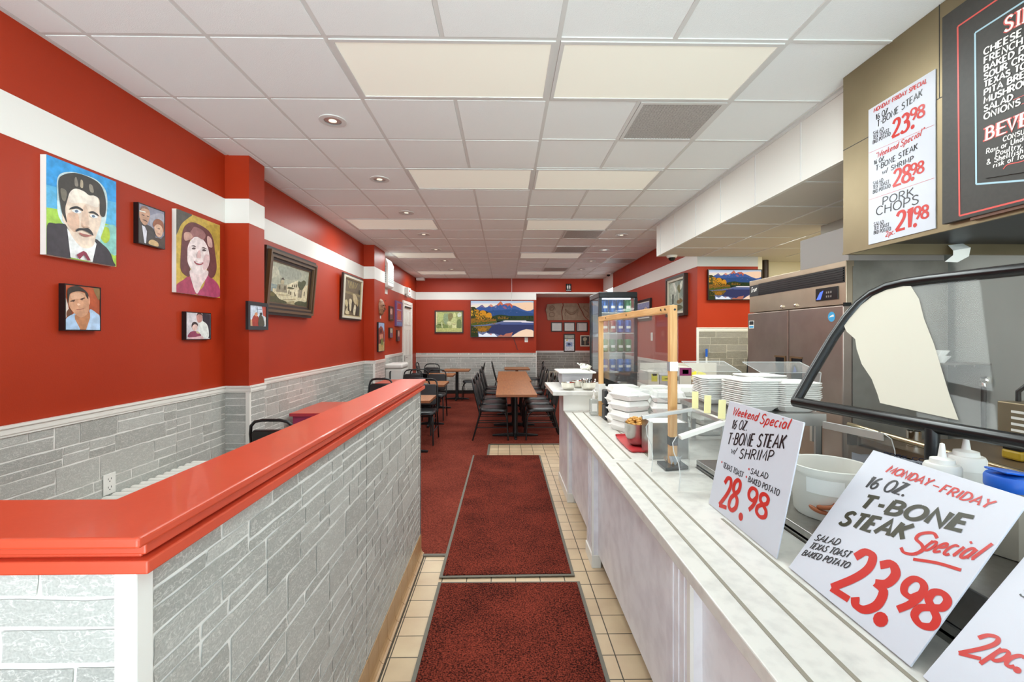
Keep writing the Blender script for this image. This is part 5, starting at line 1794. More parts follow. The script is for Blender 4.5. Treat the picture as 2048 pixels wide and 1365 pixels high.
dome((2.32, 6.2, SZ - 0.01), 'white dome camera with black lens under the end of the kitchen soffit')
dome((2.62, 11.3, ZC), 'tiny dome camera on the ceiling in the far right corner')
mb = MB().box(-2.38, 12.15, 3.08, -2.16, 12.28, 3.159)
solo('wall_sensor', mb, M['white'], 'small white box at the ceiling in the far left corner', 'sensor', (-2.27, 12.2, 3.08), bevel=0.01)

# ================================================================== MATS
for (nm, P, lb) in (('floor_mat', [(-0.4286, 2.955), (0.4646, 2.965), (0.473, 5.955), (-0.4185, 5.965)], 'long dark red floor mat leading to the dining tables'),
                    ('floor_mat', [(-0.432, 1.35), (0.485, 1.36), (0.485, 2.895), (-0.425, 2.9)], 'shorter dark red floor mat nearest the entrance')):
    t = thing(nm, lb, 'floor mat', (0, (P[0][1] + P[2][1]) / 2, 0.007), 0, 'dark red aisle mats')
    mb = MB().prism([(x, y, 0.0085) for x, y in P], (0, 0, 0.004))
    mb.build('rubber_edge', M['mat_edge'], t)
    e = 0.022
    c = (sum(p[0] for p in P) / 4, sum(p[1] for p in P) / 4)
    Q = [(x + (e if x < c[0] else -e), y + (e if y < c[1] else -e)) for x, y in P]
    mb = MB().prism([(x, y, 0.0125) for x, y in Q], (0, 0, 0.006))
    mb.build('pile', M['mat'], t)

# ================================================================== DINING FURNITURE
def make_chair():
    t = local(thing('dining_chair', 'x', 'chair', (0, 0, 0), 0, 'black vinyl dining chairs'))
    # faces +y; back towards -y
    mb = MB()
    P = smooth_pts([(-0.19, -0.17), (-0.20, 0.05), (-0.205, 0.18), (-0.14, 0.22), (0.14, 0.22), (0.205, 0.18), (0.20, 0.05), (0.19, -0.17), (0.12, -0.20), (-0.12, -0.20)], True, 3)
    lay = [(0.435, 0.95), (0.442, 1.0), (0.470, 1.0), (0.482, 0.95), (0.487, 0.80), (0.489, 0.4)]
    n = len(P)
    vs, fs = [], []
    for z, s in lay:
        vs += [(p.x * s, p.y * s, z) for p in P]
    for i in range(len(lay) - 1):
        for j in range(n):
            fs.append((i * n + j, i * n + (j + 1) % n, (i + 1) * n + (j + 1) % n, (i + 1) * n + j))
    fs.append(tuple(range(n - 1, -1, -1)))
    fs.append(tuple(range((len(lay) - 1) * n, len(lay) * n)))
    mb.add(vs, fs)
    mb.build('seat', M['vinyl'], t, smooth=50)
    # back frame: inverted U leaning back
    def bk(x, z):
        return (x, -0.20 - (z - 0.44) * 0.24, z)
    path = [bk(-0.195, 0.42), bk(-0.19, 0.60), bk(-0.178, 0.80), bk(-0.165, 0.865), bk(-0.13, 0.90), bk(-0.07, 0.912), bk(0.07, 0.912), bk(0.13, 0.90), bk(0.165, 0.865), bk(0.178, 0.80), bk(0.19, 0.60), bk(0.195, 0.42)]
    mb = MB().tube(path, 0.0125, 8)
    mb.build('back_frame', M['black_metal'], t, smooth=50)
    mb = MB()
    Q = [(-0.175, 0.545), (-0.165, 0.80), (-0.15, 0.83), (0.15, 0.83), (0.165, 0.80), (0.175, 0.545), (0.155, 0.52), (-0.155, 0.52)]
    f = [Vector(bk(x, z)) + Vector((0, 0.018, 0.004)) for x, z in Q]
    b = [Vector(bk(x, z)) + Vector((0, -0.016, -0.004)) for x, z in Q]
    k = len(Q)
    mb.add(f + b, [tuple(range(k - 1, -1, -1)), tuple(range(k, 2 * k))] + [(i, (i + 1) % k, k + (i + 1) % k, k + i) for i in range(k)])
    mb.build('backrest', M['vinyl'], t, bevel=0.008, smooth=50)
    for s in (-1, 1):
        mb = MB().tube([(s * 0.165, 0.14, 0.43), (s * 0.18, 0.19, 0.41), (s * 0.188, 0.215, 0.34), (s * 0.195, 0.235, 0.008)], 0.0115, 8)
        mb.build('leg', M['black_metal'], t, smooth=50)
        mb = MB().tube([(s * 0.188, -0.19, 0.44), (s * 0.19, -0.20, 0.38), (s * 0.195, -0.30, 0.008)], 0.0115, 8)
        mb.build('leg', M['black_metal'], t, smooth=50)
    mb = MB().tube([(-0.19, 0.19, 0.415), (0.19, 0.19, 0.415)], 0.009, 6).tube([(-0.19, -0.195, 0.43), (0.19, -0.195, 0.43)], 0.009, 6)
    mb.build('seat_frame', M['black_metal'], t)
    mb = MB().tube([(-0.192, 0.225, 0.20), (-0.192, -0.25, 0.20)], 0.007, 6).tube([(0.192, 0.225, 0.20), (0.192, -0.25, 0.20)], 0.007, 6)
    mb.build('stretcher', M['black_metal'], t)
    return note_kids(t)


CH = make_chair()
_first = [True]


def chair(x, y, rz, label, group):
    if _first[0]:
        _first[0] = False
        CH.location = (x, y, 0.0065)
        CH.rotation_euler = (0, 0, rz)
        CH['label'] = label
        CH['group'] = group
        return CH
    return copy_tree(CH, (x, y, 0.0065), rz, label, group)


OR = ['nearest the tile floor', 'second from the tile floor', 'third from the tile floor', 'fourth from the tile floor', 'fifth from the tile floor']
ga = 'chairs around the long middle tables'
for i, y in enumerate((6.98, 7.55, 8.12, 9.0, 9.75)):
    chair(-0.18, y, R(-90), 'black vinyl chair on the left side of the long table, ' + OR[i], ga)
for i, y in enumerate((6.98, 7.55, 8.12, 9.0, 9.75)):
    chair(0.56, y, R(90), 'black vinyl chair on the right side of the long table, ' + OR[i], ga)
gb = 'chairs along the back wall'
chair(-0.02, 11.7, R(-90), 'black chair left of the small middle table at the back wall', gb)
chair(0.70, 11.7, R(90), 'black chair right of the small middle table at the back wall', gb)
chair(-1.86, 11.2, R(-90), 'black chair left of the small table in the back left corner', gb)
chair(-0.80, 11.15, R(90), 'black chair right of the small table in the back left corner', gb)
gc = 'chairs at the left wall tables'
chair(-1.95, 7.43, 0, 'black chair backing toward the half wall at the second red table', gc)
chair(-1.36, 7.43, 0, 'black chair backing toward the half wall at the third wooden table', gc)
chair(-1.80, 8.60, R(180), 'black chair behind the second red table, facing the entrance', gc)
chair(-1.33, 8.60, R(180), 'black chair behind the wooden table next to the second red table', gc)
chair(-1.72, 9.38, 0, 'black chair before the far left wooden table', gc)
chair(-1.72, 10.42, R(180), 'black chair behind the far left wooden table', gc)
chair(-1.92, 6.72, R(180), 'black chair in the gap between the two red tables', gc)
chair(-1.22, 6.72, R(180), 'black chair behind the low wooden table at the end of the half wall', gc)
chair(-1.87, 3.95, 0, 'black chair behind the half wall holding folded papers, beside the first pillar', gc)


def pedestal(t, x, y, ztop, hx, hy):
    mb = MB()
    z = 0.0065
    for (a, b) in ((hx, 0), (-hx, 0), (0, hy), (0, -hy)):
        dx, dy = (0, 0.028) if a else (0.028, 0)
        mb.add([(x - dx, y - dy, z), (x + dx, y + dy, z), (x + a + dx * .6, y + b + dy * .6, z), (x + a - dx * .6, y + b - dy * .6, z),
                (x - dx, y - dy, z + 0.055), (x + dx, y + dy, z + 0.055), (x + a + dx * .6, y + b + dy * .6, z + 0.025), (x + a - dx * .6, y + b - dy * .6, z + 0.025)],
               [(0, 1, 2, 3), (4, 7, 6, 5), (0, 4, 5, 1), (1, 5, 6, 2), (2, 6, 7, 3), (3, 7, 4, 0)])
    mb.build('base', M['black_metal'], t, bevel=0.004)
    mb = MB().lathe([(0.05, z + 0.03), (0.04, z + 0.08), (0.038, ztop - 0.05), (0.06, ztop - 0.045), (0.06, ztop - 0.036)], (x, y, 0), 20)
    mb.box(x - hx * 0.7, y - 0.02, ztop - 0.045, x + hx * 0.7, y + 0.02, ztop - 0.034).box(x - 0.02, y - hy * 0.7, ztop - 0.045, x + 0.02, y + hy * 0.7, ztop - 0.034)
    mb.build('column', M['black_metal'], t, smooth=40)


def table(label, x0, x1, y0, y1, z, bases, group, top=None, edge=None, hb=0.30, apron=None, name='dining_table'):
    t = thing(name, label, 'table', ((x0 + x1) / 2, (y0 + y1) / 2, 0), 0, group)
    mb = MB().box(x0 + 0.003, y0 + 0.003, z - 0.032, x1 - 0.003, y1 - 0.003, z)
    mb.build('tabletop', top or M['tabletop'], t, bevel=0.003)
    mb = MB()
    fr = frame_of((x0, y0, z - 0.033), (1, 0, 0), (0, 1, 0))
    for (a, b, c, d) in ((x0, y0, x1, y0 + 0.0032), (x0, y1 - 0.0032, x1, y1), (x0, y0, x0 + 0.0032, y1), (x1 - 0.0032, y0, x1, y1)):
        mb.box(a, b, z - 0.034, c, d, z - 0.002)
    mb.build('edge_band', edge or M['tabletop_edge'], t)
    if apron:
        mb = MB().box(x0 + 0.03, y0 + 0.02, z - 0.16, x1 - 0.03, y0 + 0.045, z - 0.034).box(x0 + 0.03, y1 - 0.045, z - 0.16, x1 - 0.03, y1 - 0.02, z - 0.034)
        mb.build('apron', apron, t)
        for (a, b) in ((x0 + 0.05, y0 + 0.05), (x1 - 0.05, y0 + 0.05), (x0 + 0.05, y1 - 0.05), (x1 - 0.05, y1 - 0.05)):
            mb = MB().box(a - 0.02, b - 0.02, 0.0065, a + 0.02, b + 0.02, z - 0.034)
            mb.build('leg', M['black_metal'], t)
    for (bx, by) in bases:
        pedestal(t, bx, by, z, hb, 0.28)
    return t


gt = 'wooden dining tables'
table('long wooden dining table facing the aisle, nearer half of the middle row', -0.125, 0.470, 6.43, 8.37, 0.75, [(0.17, 7.12), (0.17, 7.95)], gt, hb=0.36)
table('long wooden dining table directly behind the nearer half of the middle row', -0.145, 0.505, 8.39, 10.6, 0.75, [(0.18, 9.0), (0.18, 10.1)], gt, hb=0.33)
table('small wooden table under the big screen at the back wall', 0.0, 0.64, 11.3, 12.1, 0.75, [(0.32, 11.7)], gt, hb=0.28)
table('small wooden table in the back left corner near the white door', -1.50, -0.86, 10.85, 11.5, 0.75, [(-1.18, 11.2)], gt, hb=0.30)
table('far left wooden table beside the white chest', -1.79, -1.09, 9.55, 10.15, 0.75, [(-1.45, 9.85)], gt, hb=0.28)
table('wooden table next to the second red table', -1.60, -1.03, 7.72, 8.38, 0.75, [(-1.32, 8.05)], gt, hb=0.24)
table('low wooden table at the end of the half wall', -1.60, -0.97, 5.86, 6.42, 0.75, [(-1.3, 6.14)], gt, hb=0.26)
gr = 'red painted tables'
table('red table behind the half wall beside the first pillar', -2.34, -1.20, 4.93, 5.78, 0.75, [], gr, M['cap'], M['pink_red'], apron=M['purple'], name='red_table')
table('smaller red table by the left wall before the second pillar', -2.215, -1.68, 7.72, 8.38, 0.78, [], gr, M['cap'], M['pink_red'], apron=M['purple'], name='red_table')
# papers on the near chair
rd = random.Random(2)
for i, (c, lb) in enumerate((('frame_cream', 'cream folded newspaper lying at the back of the near black chair'), ('boxgrey', 'grey folded paper on top of the newspaper on the near black chair'),
                             ('soda_blue', 'blue folded leaflet on the near black chair'))):
    mb = MB().box(-2.0, 3.9, 0.0, -1.76, 4.08, 0.012)
    mb.xf = None
    o = solo('folded_paper', MB().box(-0.12 + 0.01 * i, -0.09, 0, 0.12, 0.09 - 0.012 * i, 0.010), M[c], lb, 'paper', (0, 0, 0), 'papers on the near chair')
    o.location = (-1.87, 4.0, 0.4965 + 0.0105 * i)
    o.rotation_euler = (0, 0, rd.uniform(-0.2, 0.2))


# ================================================================== THE COUNTER
cz = 0.88
t = thing('serving_counter', 'long white serving counter with grey inlay strips and pale laminate front', 'counter', (0.9, 2.4, 0))
mb = MB()
mb.box(0.565, -0.7, cz - 0.042, 1.04, 2.567, cz).box(0.565, 2.573, cz - 0.042, 1.04, 4.27, cz)
mb.box(1.04, 2.45, cz - 0.042, 1.80, 4.27, cz)
mb.build('worktop', M['marble'], t, bevel=0.004)
mb = MB()
for x in (0.635, 0.735, 0.853):
    for (a, b) in ((-0.6, 1.75 if x > 0.8 else 2.53), (2.61, 4.2)):
        mb.box(x - 0.0055, a, cz - 0.001, x + 0.0055, b, cz + 0.0015)
mb.build('inlay_strip', M['strip'], t)
mb = MB().box(0.642, -0.7, 0.10, 0.66, 4.268, cz - 0.042)
mb.build('front_panel', M['lilac'], t)
mb = MB().box(0.80, -0.7, 0.0, 0.82, 4.268, 0.12)
mb.build('kick_plate', M['dark_grey'], t)
mb = MB().box(0.66, -0.7, 0.10, 1.02, 4.268, 0.125).box(1.0, -0.7, 0.125, 1.02, 4.268, cz - 0.042)
mb.build('carcass', M['lilac'], t)
def pilaster(t, a, b):
    mb = MB().box(0.606, a, 0.0, 0.66, b, cz - 0.045 if b < 4.5 else 1.03)
    for k in range(3):
        mb.box(0.602, a + 0.05 + k * 0.05, 0.12, 0.607, a + 0.075 + k * 0.05, cz - 0.05) if b < 4.5 else None
    mb.build('pilaster', M['lilac'], t, bevel=0.003)
    mb = MB().box(0.598, a - 0.004, 0.0, 0.664, b + 0.004, 0.09)
    mb.build('plinth', M['trim'], t, bevel=0.004)
    mb = MB().box(0.600, a - 0.004, 0.09, 0.612, a + 0.02, cz - 0.045 if b < 4.5 else 1.03)
    mb.build('edge_strip', M['white'], t)


for (a, b) in ((1.45, 1.68), (3.08, 3.31)):
    pilaster(t, a, b)
# raised end shelf with its upright
t = thing('end_shelf', 'white raised shelf at the far end of the serving counter', 'shelf', (0.75, 4.6, 0.88))
mb = MB().box(0.452, 4.20, 1.034, 1.06, 5.06, 1.072)
mb.build('shelf_board', M['marble'], t, bevel=0.004)
mb = MB().box(0.665, 4.275, 0.0, 0.70, 5.0, 1.034).box(0.56, 4.272, cz, 1.03, 4.29, 1.034)
mb.build('upright', M['trim'], t)
pilaster(t, 4.285, 4.97)
# back counter under the cooler, seen through the clutter
t = thing('back_cabinet', 'white cabinet carrying the drinks cooler at the end of the counter', 'cabinet', (1.4, 5.5, 0))
mb = MB().box(1.07, 5.12, 0.05, 1.78, 6.05, 0.94).box(1.10, 5.15, 0, 1.75, 6.0, 0.05)
mb.build('body', M['trim'], t)
mb = MB().box(1.05, 5.09, 0.94, 1.80, 6.07, 0.972)
mb.build('worktop', M['marble'], t, bevel=0.003)
for k in range(2):
    mb = MB().box(1.054, 5.16 + 0.44 * k, 0.1, 1.07, 5.57 + 0.44 * k, 0.9)
    mb.build('door', M['lilac'], t, bevel=0.003)

# things on the end shelf
sz = 1.072


def bowl(name, label, x, y, z, r, h, group=None, m='chrome'):
    t = thing(name, label, 'bowl', (x, y, z), 0, group)
    pr = [(r * 0.5, 0), (r * 0.75, h * 0.12), (r * 0.95, h * 0.45), (r, h * 0.97), (r * 1.04, h), (r * 0.97, h), (r * 0.9, h * 0.47), (r * 0.7, h * 0.15), (0.001, h * 0.06)]
    mb = MB().lathe(pr, (x, y, z), 32)
    mb.build('shell', M[m], t, smooth=50)
    return t


gbw = 'steel bowls on the end shelf'
bowl('steel_bowl', 'shiny steel bowl on the front left corner of the end shelf', 0.617, 4.345, sz, 0.070, 0.072, gbw)
b2 = bowl('steel_bowl', 'shiny steel bowl full of cutlery on the end shelf', 0.812, 4.345, sz, 0.074, 0.074, gbw)
bowl('steel_bowl', 'steel bowl half hidden between the two front bowls', 0.735, 4.51, sz, 0.060, 0.072, gbw)
rd = random.Random(9)
for i in range(12):
    a, q = rd.uniform(0, 6.28), rd.uniform(0.01, 0.05)
    x, y = 0.812 + q * math.cos(a), 4.345 + q * math.sin(a)
    dx, dy = rd.uniform(-0.045, 0.045), rd.uniform(-0.02, 0.04)
    mb = MB().tube([(x * 0.5 + 0.406, y * 0.5 + 2.1725, sz + 0.022), (x + dx, y + dy, sz + 0.088)], 0.003, 6)
    mb.lathe([(0.001, 0.0), (0.008, 0.006), (0.006, 0.014), (0.001, 0.018)], (x + dx, y + dy, sz + 0.086), 8)
    solo('spoon', mb, M['chrome'] if i % 3 else M['black'], 'loose handle among the cutlery in the steel bowl on the end shelf', 'cutlery', (x, y, sz + 0.02), 'cutlery in the steel bowl')
# bus tub with paper and a tipped bowl
t = thing('bus_tub', 'grey tub with a wide white rim on the end shelf behind the bowls', 'tub', (0.74, 4.72, sz))
mb = MB()
x0, x1, y0, y1 = 0.585, 0.905, 4.60, 5.0
mb.add([(x0 + .02, y0 + .02, sz), (x1 - .02, y0 + .02, sz), (x1 - .02, y1 - .02, sz), (x0 + .02, y1 - .02, sz),
        (x0, y0, sz + .14), (x1, y0, sz + .14), (x1, y1, sz + .14), (x0, y1, sz + .14)],
       [(0, 3, 2, 1), (0, 1, 5, 4), (1, 2, 6, 5), (2, 3, 7, 6), (3, 0, 4, 7)])
mb.build('tub', M['boxgrey'], t)
mb = MB()
fr = frame_of((x0 - 0.03, y0 - 0.03, sz + 0.138), (1, 0, 0), (0, 1, 0))
ring(mb, fr, x1 - x0 + .06, y1 - y0 + .06, 0, 0.035, 0, 0.016)
mb.build('rim', M['white'], t, bevel=0.004)
rd = random.Random(4)
mb = MB().box(0.60, 4.63, sz + 0.09, 0.90, 4.98, sz + 0.145)
for k in range(9):
    x, y = rd.uniform(0.62, 0.86), rd.uniform(4.62, 4.9)
    z = sz + 0.143
    mb.add([(x, y, z), (x + rd.uniform(.03, .07), y + rd.uniform(-.02, .02), z + .004), (x + rd.uniform(.0, .05), y + .04, z + rd.uniform(.02, .035)), (x - .02, y + .03, z + .01)], [(0, 1, 2), (0, 2, 3)])
solo('paper_napkins', mb, M['foam'], 'heap of crumpled white papers in the tub on the end shelf', 'paper', (0.75, 4.8, sz + 0.09), kind='stuff')
t = thing('steel_pan', 'small steel pan tipped on top of the papers in the tub', 'pan', (0.84, 4.75, sz + 0.16))
mb = MB()
mb.xf = Matrix.Translation((0.84, 4.73, sz + 0.152)) @ Matrix.Rotation(R(18), 4, 'Y') @ Matrix.Rotation(R(-14), 4, 'X')
mb.lathe([(0.035, 0), (0.05, 0.01), (0.062, 0.05), (0.066, 0.052), (0.058, 0.048), (0.045, 0.014), (0.001, 0.01)], (0, 0, 0.012), 24)
mb.build('shell', M['chrome'], t, smooth=50)
mb = MB().tube([(0.80, 4.72, sz + 0.21), (0.765, 4.70, sz + 0.235)], 0.007, 8)
mb.build('handle', M['white'], t)

# hand sanitiser pump bottle
t = thing('pump_bottle', 'clear pump bottle of hand gel with a white pump at the rail end', 'bottle', (0.80, 4.03, cz))
mb = MB().box(0.765, 4.0, cz + 0.0018, 0.84, 4.06, cz + 0.15)
mb.build('bottle', M['liquid'], t, bevel=0.012, seg=3)
mb = MB().lathe([(0.016, 0.15), (0.016, 0.175), (0.008, 0.178), (0.007, 0.215), (0.013, 0.216), (0.013, 0.23), (0.002, 0.232)], (0.803, 4.03, cz), 16)
mb.tube([(0.803, 4.03, cz + 0.224), (0.803, 3.98, cz + 0.222), (0.803, 3.97, cz + 0.212)], 0.006, 8)
mb.build('pump', M['white'], t, smooth=40)
mb = MB().box(0.78, 3.9985, cz + 0.04, 0.825, 3.9995, cz + 0.11)
mb.build('label', M['white'], t)
# two dark dispensers
for i in range(2):
    z = cz + 0.0015 + 0.128 * i
    t = thing('napkin_dispenser', ('lower of two dark grey dispensers stacked beside the foam boxes', 'upper of two dark grey dispensers stacked beside the foam boxes, with a white tag')[i],
              'dispenser', (0.90, 3.84, z), 0, 'stacked dark dispensers')
    mb = MB().box(0.845, 3.78, z, 0.95, 3.90, z + 0.124)
    mb.build('body', M['dark_grey'], t, bevel=0.012, seg=3)
    mb = MB().box(0.86, 3.776, z + 0.03, 0.935, 3.78, z + 0.10)
    mb.build('face_plate', M['black'], t)
    if i:
        mb = MB().box(0.885, 3.773, z + 0.02, 0.925, 3.776, z + 0.06)
        mb.build('tag', M['white'], t)

# foam clamshell boxes


def clamshell(label):
    t = local(thing('foam_box', label, 'foam box', (0, 0, 0), 0, 'stacked foam boxes'))
    s, b, h = 0.115, 0.102, 0.036

    def frus(z0, z1, a, c, name):
        mb = MB()
        mb.prism([(-s - .004, -s - .004, z0 if name == 'lid' else z1 - 0.004), (s + .004, -s - .004, z0 if name == 'lid' else z1 - 0.004), (s + .004, s + .004, z0 if name == 'lid' else z1 - 0.004), (-s - .004, s + .004, z0 if name == 'lid' else z1 - 0.004)], (0, 0, 0.004))
        q = 0.020

        def octo(r, z):
            return [(-r + q, -r, z), (r - q, -r, z), (r, -r + q, z), (r, r - q, z), (r - q, r, z), (-r + q, r, z), (-r, r - q, z), (-r, -r + q, z)]
        A, B2 = octo(a, z0), octo(c, z1)
        mb.add(A + B2, [tuple(range(7, -1, -1)), tuple(range(8, 16))] + [(i, (i + 1) % 8, 8 + (i + 1) % 8, 8 + i) for i in range(8)])
        if name == 'lid':
            mb.prism([(p[0] * 0.72, p[1] * 0.72, z1) for p in octo(c, z1)], (0, 0, 0.004))
        return mb.build(name, M['foam'], t, bevel=0.004)
    frus(0.0, h, b, s, 'tray')
    frus(h + 0.001, h + 0.037, s, b, 'lid')
    mb = MB().box(-0.02, -s - 0.011, h - 0.004, 0.02, -s - 0.003, h + 0.005)
    mb.build('tab', M['foam'], t)
    return note_kids(t)


cl = clamshell('x')
first = True
STK = [(0.955, 3.40, 22, 4, 'front stack next to the dark dispensers'), (0.975, 3.665, 5, 4, 'stack against the dark dispensers, behind the front stack'),
       (1.20, 3.29, -8, 4, 'stack just left of the pine post'), (1.235, 3.60, 4, 4, 'stack behind the one left of the pine post'),
       (1.48, 3.62, -4, 4, 'stack seen just right of the pine post'), (1.50, 3.30, 6, 3, 'stack behind the clear lid guard')]
LV = ['bottom', 'second', 'third', 'top', 'fifth']
rd = random.Random(12)
for (x, y, a, n, lb) in STK:
    for k in range(n):
        nm = 'top' if k == n - 1 else LV[k]
        lab = '%s white foam box in the %s' % (nm, lb)
        loc = (x + rd.uniform(-.008, .008), y + rd.uniform(-.008, .008), cz + 0.001 + k * 0.0785)
        rz = R(a + rd.uniform(-4, 4))
        if first:
            cl.location, cl.rotation_euler = loc, (0, 0, rz)
            cl['label'] = lab
            first = False
        else:
            copy_tree(cl, loc, rz, lab)

# red tray, steel bowl of croutons
mb = MB()
P = smooth_pts([(0.775, 2.78), (0.785, 3.14), (0.83, 3.19), (0.94, 3.19), (0.985, 3.14), (0.985, 2.80), (0.94, 2.745), (0.82, 2.745)], True, 4)
vs = [(p.x, p.y, cz + 0.002) for p in P]
c = (0.88, 2.97)
out = [((p.x - c[0]) * 1.06 + c[0], (p.y - c[1]) * 1.04 + c[1], cz + 0.016) for p in P]
n = len(P)
mb.add(vs + out, [tuple(range(n))] + [(i, (i + 1) % n, n + (i + 1) % n, n + i) for i in range(n)] + [])
solo('red_tray', mb, M['red_plastic'], 'red plastic tray under the steel bowl on the counter', 'tray', (0.88, 2.97, cz), smooth=30)
t = bowl('steel_bowl', 'brushed steel bowl of golden croutons on the red tray', 0.875, 2.93, cz + 0.004, 0.088, 0.145, None, 'steel')
mb = MB()
rd = random.Random(7)
for k in range(90):
    a, q = rd.uniform(0, 6.28), 0.078 * math.sqrt(rd.random())
    x, y = 0.875 + q * math.cos(a), 2.93 + q * math.sin(a)
    z = cz + 0.14 + 0.030 * (1 - (q / 0.08) ** 2) + rd.uniform(-.006, .006)
    s = rd.uniform(0.007, 0.012)
    mb.xf = Matrix.Translation((x, y, z)) @ Matrix.Rotation(rd.uniform(0, 6), 4, 'Z') @ Matrix.Rotation(rd.uniform(0, 6), 4, 'X')
    mb.box(-s, -s, -s, s, s, s * rd.uniform(0.5, 1))
mb.xf = None
mb.lathe([(0.001, 0.10), (0.078, 0.13)], (0.875, 2.93, cz), 24)
solo('croutons', mb, M['crouton'], 'heap of golden croutons filling the steel bowl on the red tray', 'croutons', (0.875, 2.93, cz + 0.12), kind='stuff', bevel=0.002)
mb = MB().tube([(0.92, 2.92, cz + 0.15), (0.955, 2.90, cz + 0.185), (0.975, 2.89, cz + 0.165)], 0.006, 8)
solo('ladle_handle', mb, M['black'], 'black spoon handle leaning out of the crouton bowl', 'spoon', (0.93, 2.91, cz + 0.15), smooth=40)

# pine framed clear shield
t = thing('pine_shield', 'pine framed clear shield standing on the counter', 'shield', (0.92, 3.2, cz))
mb = MB().box(0.90, 2.43, cz + 0.004, 0.94, 2.47, 1.765)
mb.build('post', M['pine'], t, bevel=0.003)
mb = MB().box(0.84, 3.98, cz + 0.0015, 0.88, 4.02, 1.765)
mb.build('post', M['pine'], t, bevel=0.003)
mb = MB().prism([(0.90, 2.47, 1.723), (0.94, 2.47, 1.723), (0.88, 3.98, 1.723), (0.84, 3.98, 1.723)], (0, 0, 0.042))
mb.build('top_rail', M['pine2'], t, bevel=0.003)
mb = MB().prism([(0.944, 2.44, 1.22), (0.948, 2.44, 1.22), (0.889, 3.99, 1.22), (0.885, 3.99, 1.22)], (0, 0, 0.515))
mb.build('clear_sheet', M['glass'], t)
mb = MB()
for (y, z) in ((2.5, 1.745), (2.56, 1.745), (3.2, 1.745), (3.75, 1.745)):
    x = 0.898 - (y - 2.47) * 0.0397
    mb.xf = Matrix.Translation((x, y, z)) @ Matrix.Rotation(R(-90), 4, 'Y')
    mb.lathe([(0.006, 0), (0.006, 0.003), (0.001, 0.004)], (0, 0, 0), 10)
mb.xf = Matrix.Translation((0.925, 2.43, 1.74)) @ Matrix.Rotation(R(90), 4, 'X')
mb.lathe([(0.006, 0), (0.006, 0.003), (0.001, 0.004)], (0, 0, 0), 10)
mb.xf = None
mb.build('screw', M['dark_grey'], t)
mb = MB().box(0.898, 2.428, 1.405, 0.942, 2.472, 1.455)
mb.build('silver_tape', M['silver_tape'], t)
mb = MB().box(0.898, 2.428, 1.00, 0.942, 2.472, 1.045)
mb.build('black_tape', M['dark_grey'], t)
mb = MB().prism([(0.85, 2.36, cz + 0.0016), (0.985, 2.39, cz + 0.0016), (0.985, 2.50, cz + 0.0016), (0.85, 2.50, cz + 0.0016)], (0, 0, 0.018))
mb.build('foot', M['black'], t, bevel=0.004)
mb = MB()
rd = random.Random(3)
for k in range(10):
    a = rd.uniform(0, 6.28)
    p = [(0.92 + (0.03 + .03 * rd.random()) * math.cos(a + q) , 2.45 + (0.03 + .02 * rd.random()) * math.sin(a + q), cz + 0.02 + rd.uniform(0, 0.05) * (q != 0.4)) for q in (0, 0.8, 0.4)]
    mb.add(p, [(0, 1, 2)])
mb.build('crumpled_wrap', M['silver_tape'], t)
mb = MB().box(0.83, 3.955, 1.02, 0.89, 3.978, 1.17)
solo('paper_note', mb, M['white'], 'white paper slip on the far pine post', 'note', (0.86, 3.97, 1.02), )

# steel box behind the near post
t = thing('steel_canister', 'square brushed steel bin standing behind the near pine post', 'bin', (0.96, 2.7, cz))
mb = MB()
mb.box(0.858, 2.60, cz + 0.001, 0.862, 2.80, 1.09).box(1.066, 2.60, cz + 0.001, 1.07, 2.80, 1.09).box(0.862, 2.60, cz + 0.001, 1.066, 2.604, 1.09).box(0.862, 2.796, cz + 0.001, 1.066, 2.80, 1.09)
mb.build('body', M['steel'], t)
mb = MB().box(0.864, 2.606, cz + 0.004, 1.064, 2.794, 1.085)
mb.build('filling', M['foam'], t)
mb = MB().box(0.834, 2.585, cz + 0.001, 0.856, 2.60, 1.10)
mb.build('upright_strip', M['white'], t)

# little aluminium framed sneeze guard
t = thing('sneeze_guard', 'small clear sneeze guard with aluminium top bars on the counter', 'sneeze guard', (0.9, 2.2, cz))


def bar(p, q, a, b, name='frame_bar', m='alu'):
    mb = MB()
    p, q = Vector(p), Vector(q)
    d = (q - p).normalized()
    s = d.cross(Vector((0, 0, 1))).normalized()
    w_ = s.cross(d)
    mb.prism([p + s * x + w_ * z for x, z in ((-a, -b), (a, -b), (a, b), (-a, b))], q - p)
    return mb.build(name, M[m], t, bevel=0.002)


bar((0.72, 2.345, 1.17), (0.985, 2.335, 1.213), 0.014, 0.009)
bar((0.985, 2.345, 1.213), (1.015, 2.05, 1.20), 0.012, 0.009)
bar((0.808, 2.06, 1.13), (1.02, 2.06, 1.20), 0.016, 0.010, m='trim')
bar((0.978, 2.33, cz + 0.002), (0.978, 2.33, 1.205), 0.012, 0.012)
mb = MB()
prof = [(0.79, 1.135), (0.772, 1.105), (0.778, 1.06), (0.80, 1.01), (0.808, 0.95), (0.80, 0.884), (1.0, 0.884), (1.01, 1.19)]
mb.prism([(x, 2.052, z) for x, z in prof], (0, 0.004, 0))
mb.build('end_sheet', M['glass'], t)
mb = MB().prism([(x - 0.03, 2.345, z + 0.015 if z > 0.9 else z) for x, z in prof], (0, 0.004, 0))
mb.build('end_sheet', M['glass'], t)
mb = MB().tube([(x, 2.054, z) for x, z in prof[:6]], 0.0024, 6)
mb.tube([(x - 0.03, 2.347, z + 0.015 if z > 0.9 else z) for x, z in prof[:6]], 0.0022, 6)
mb.build('sheet_edge', M['acrylic_edge'], t)
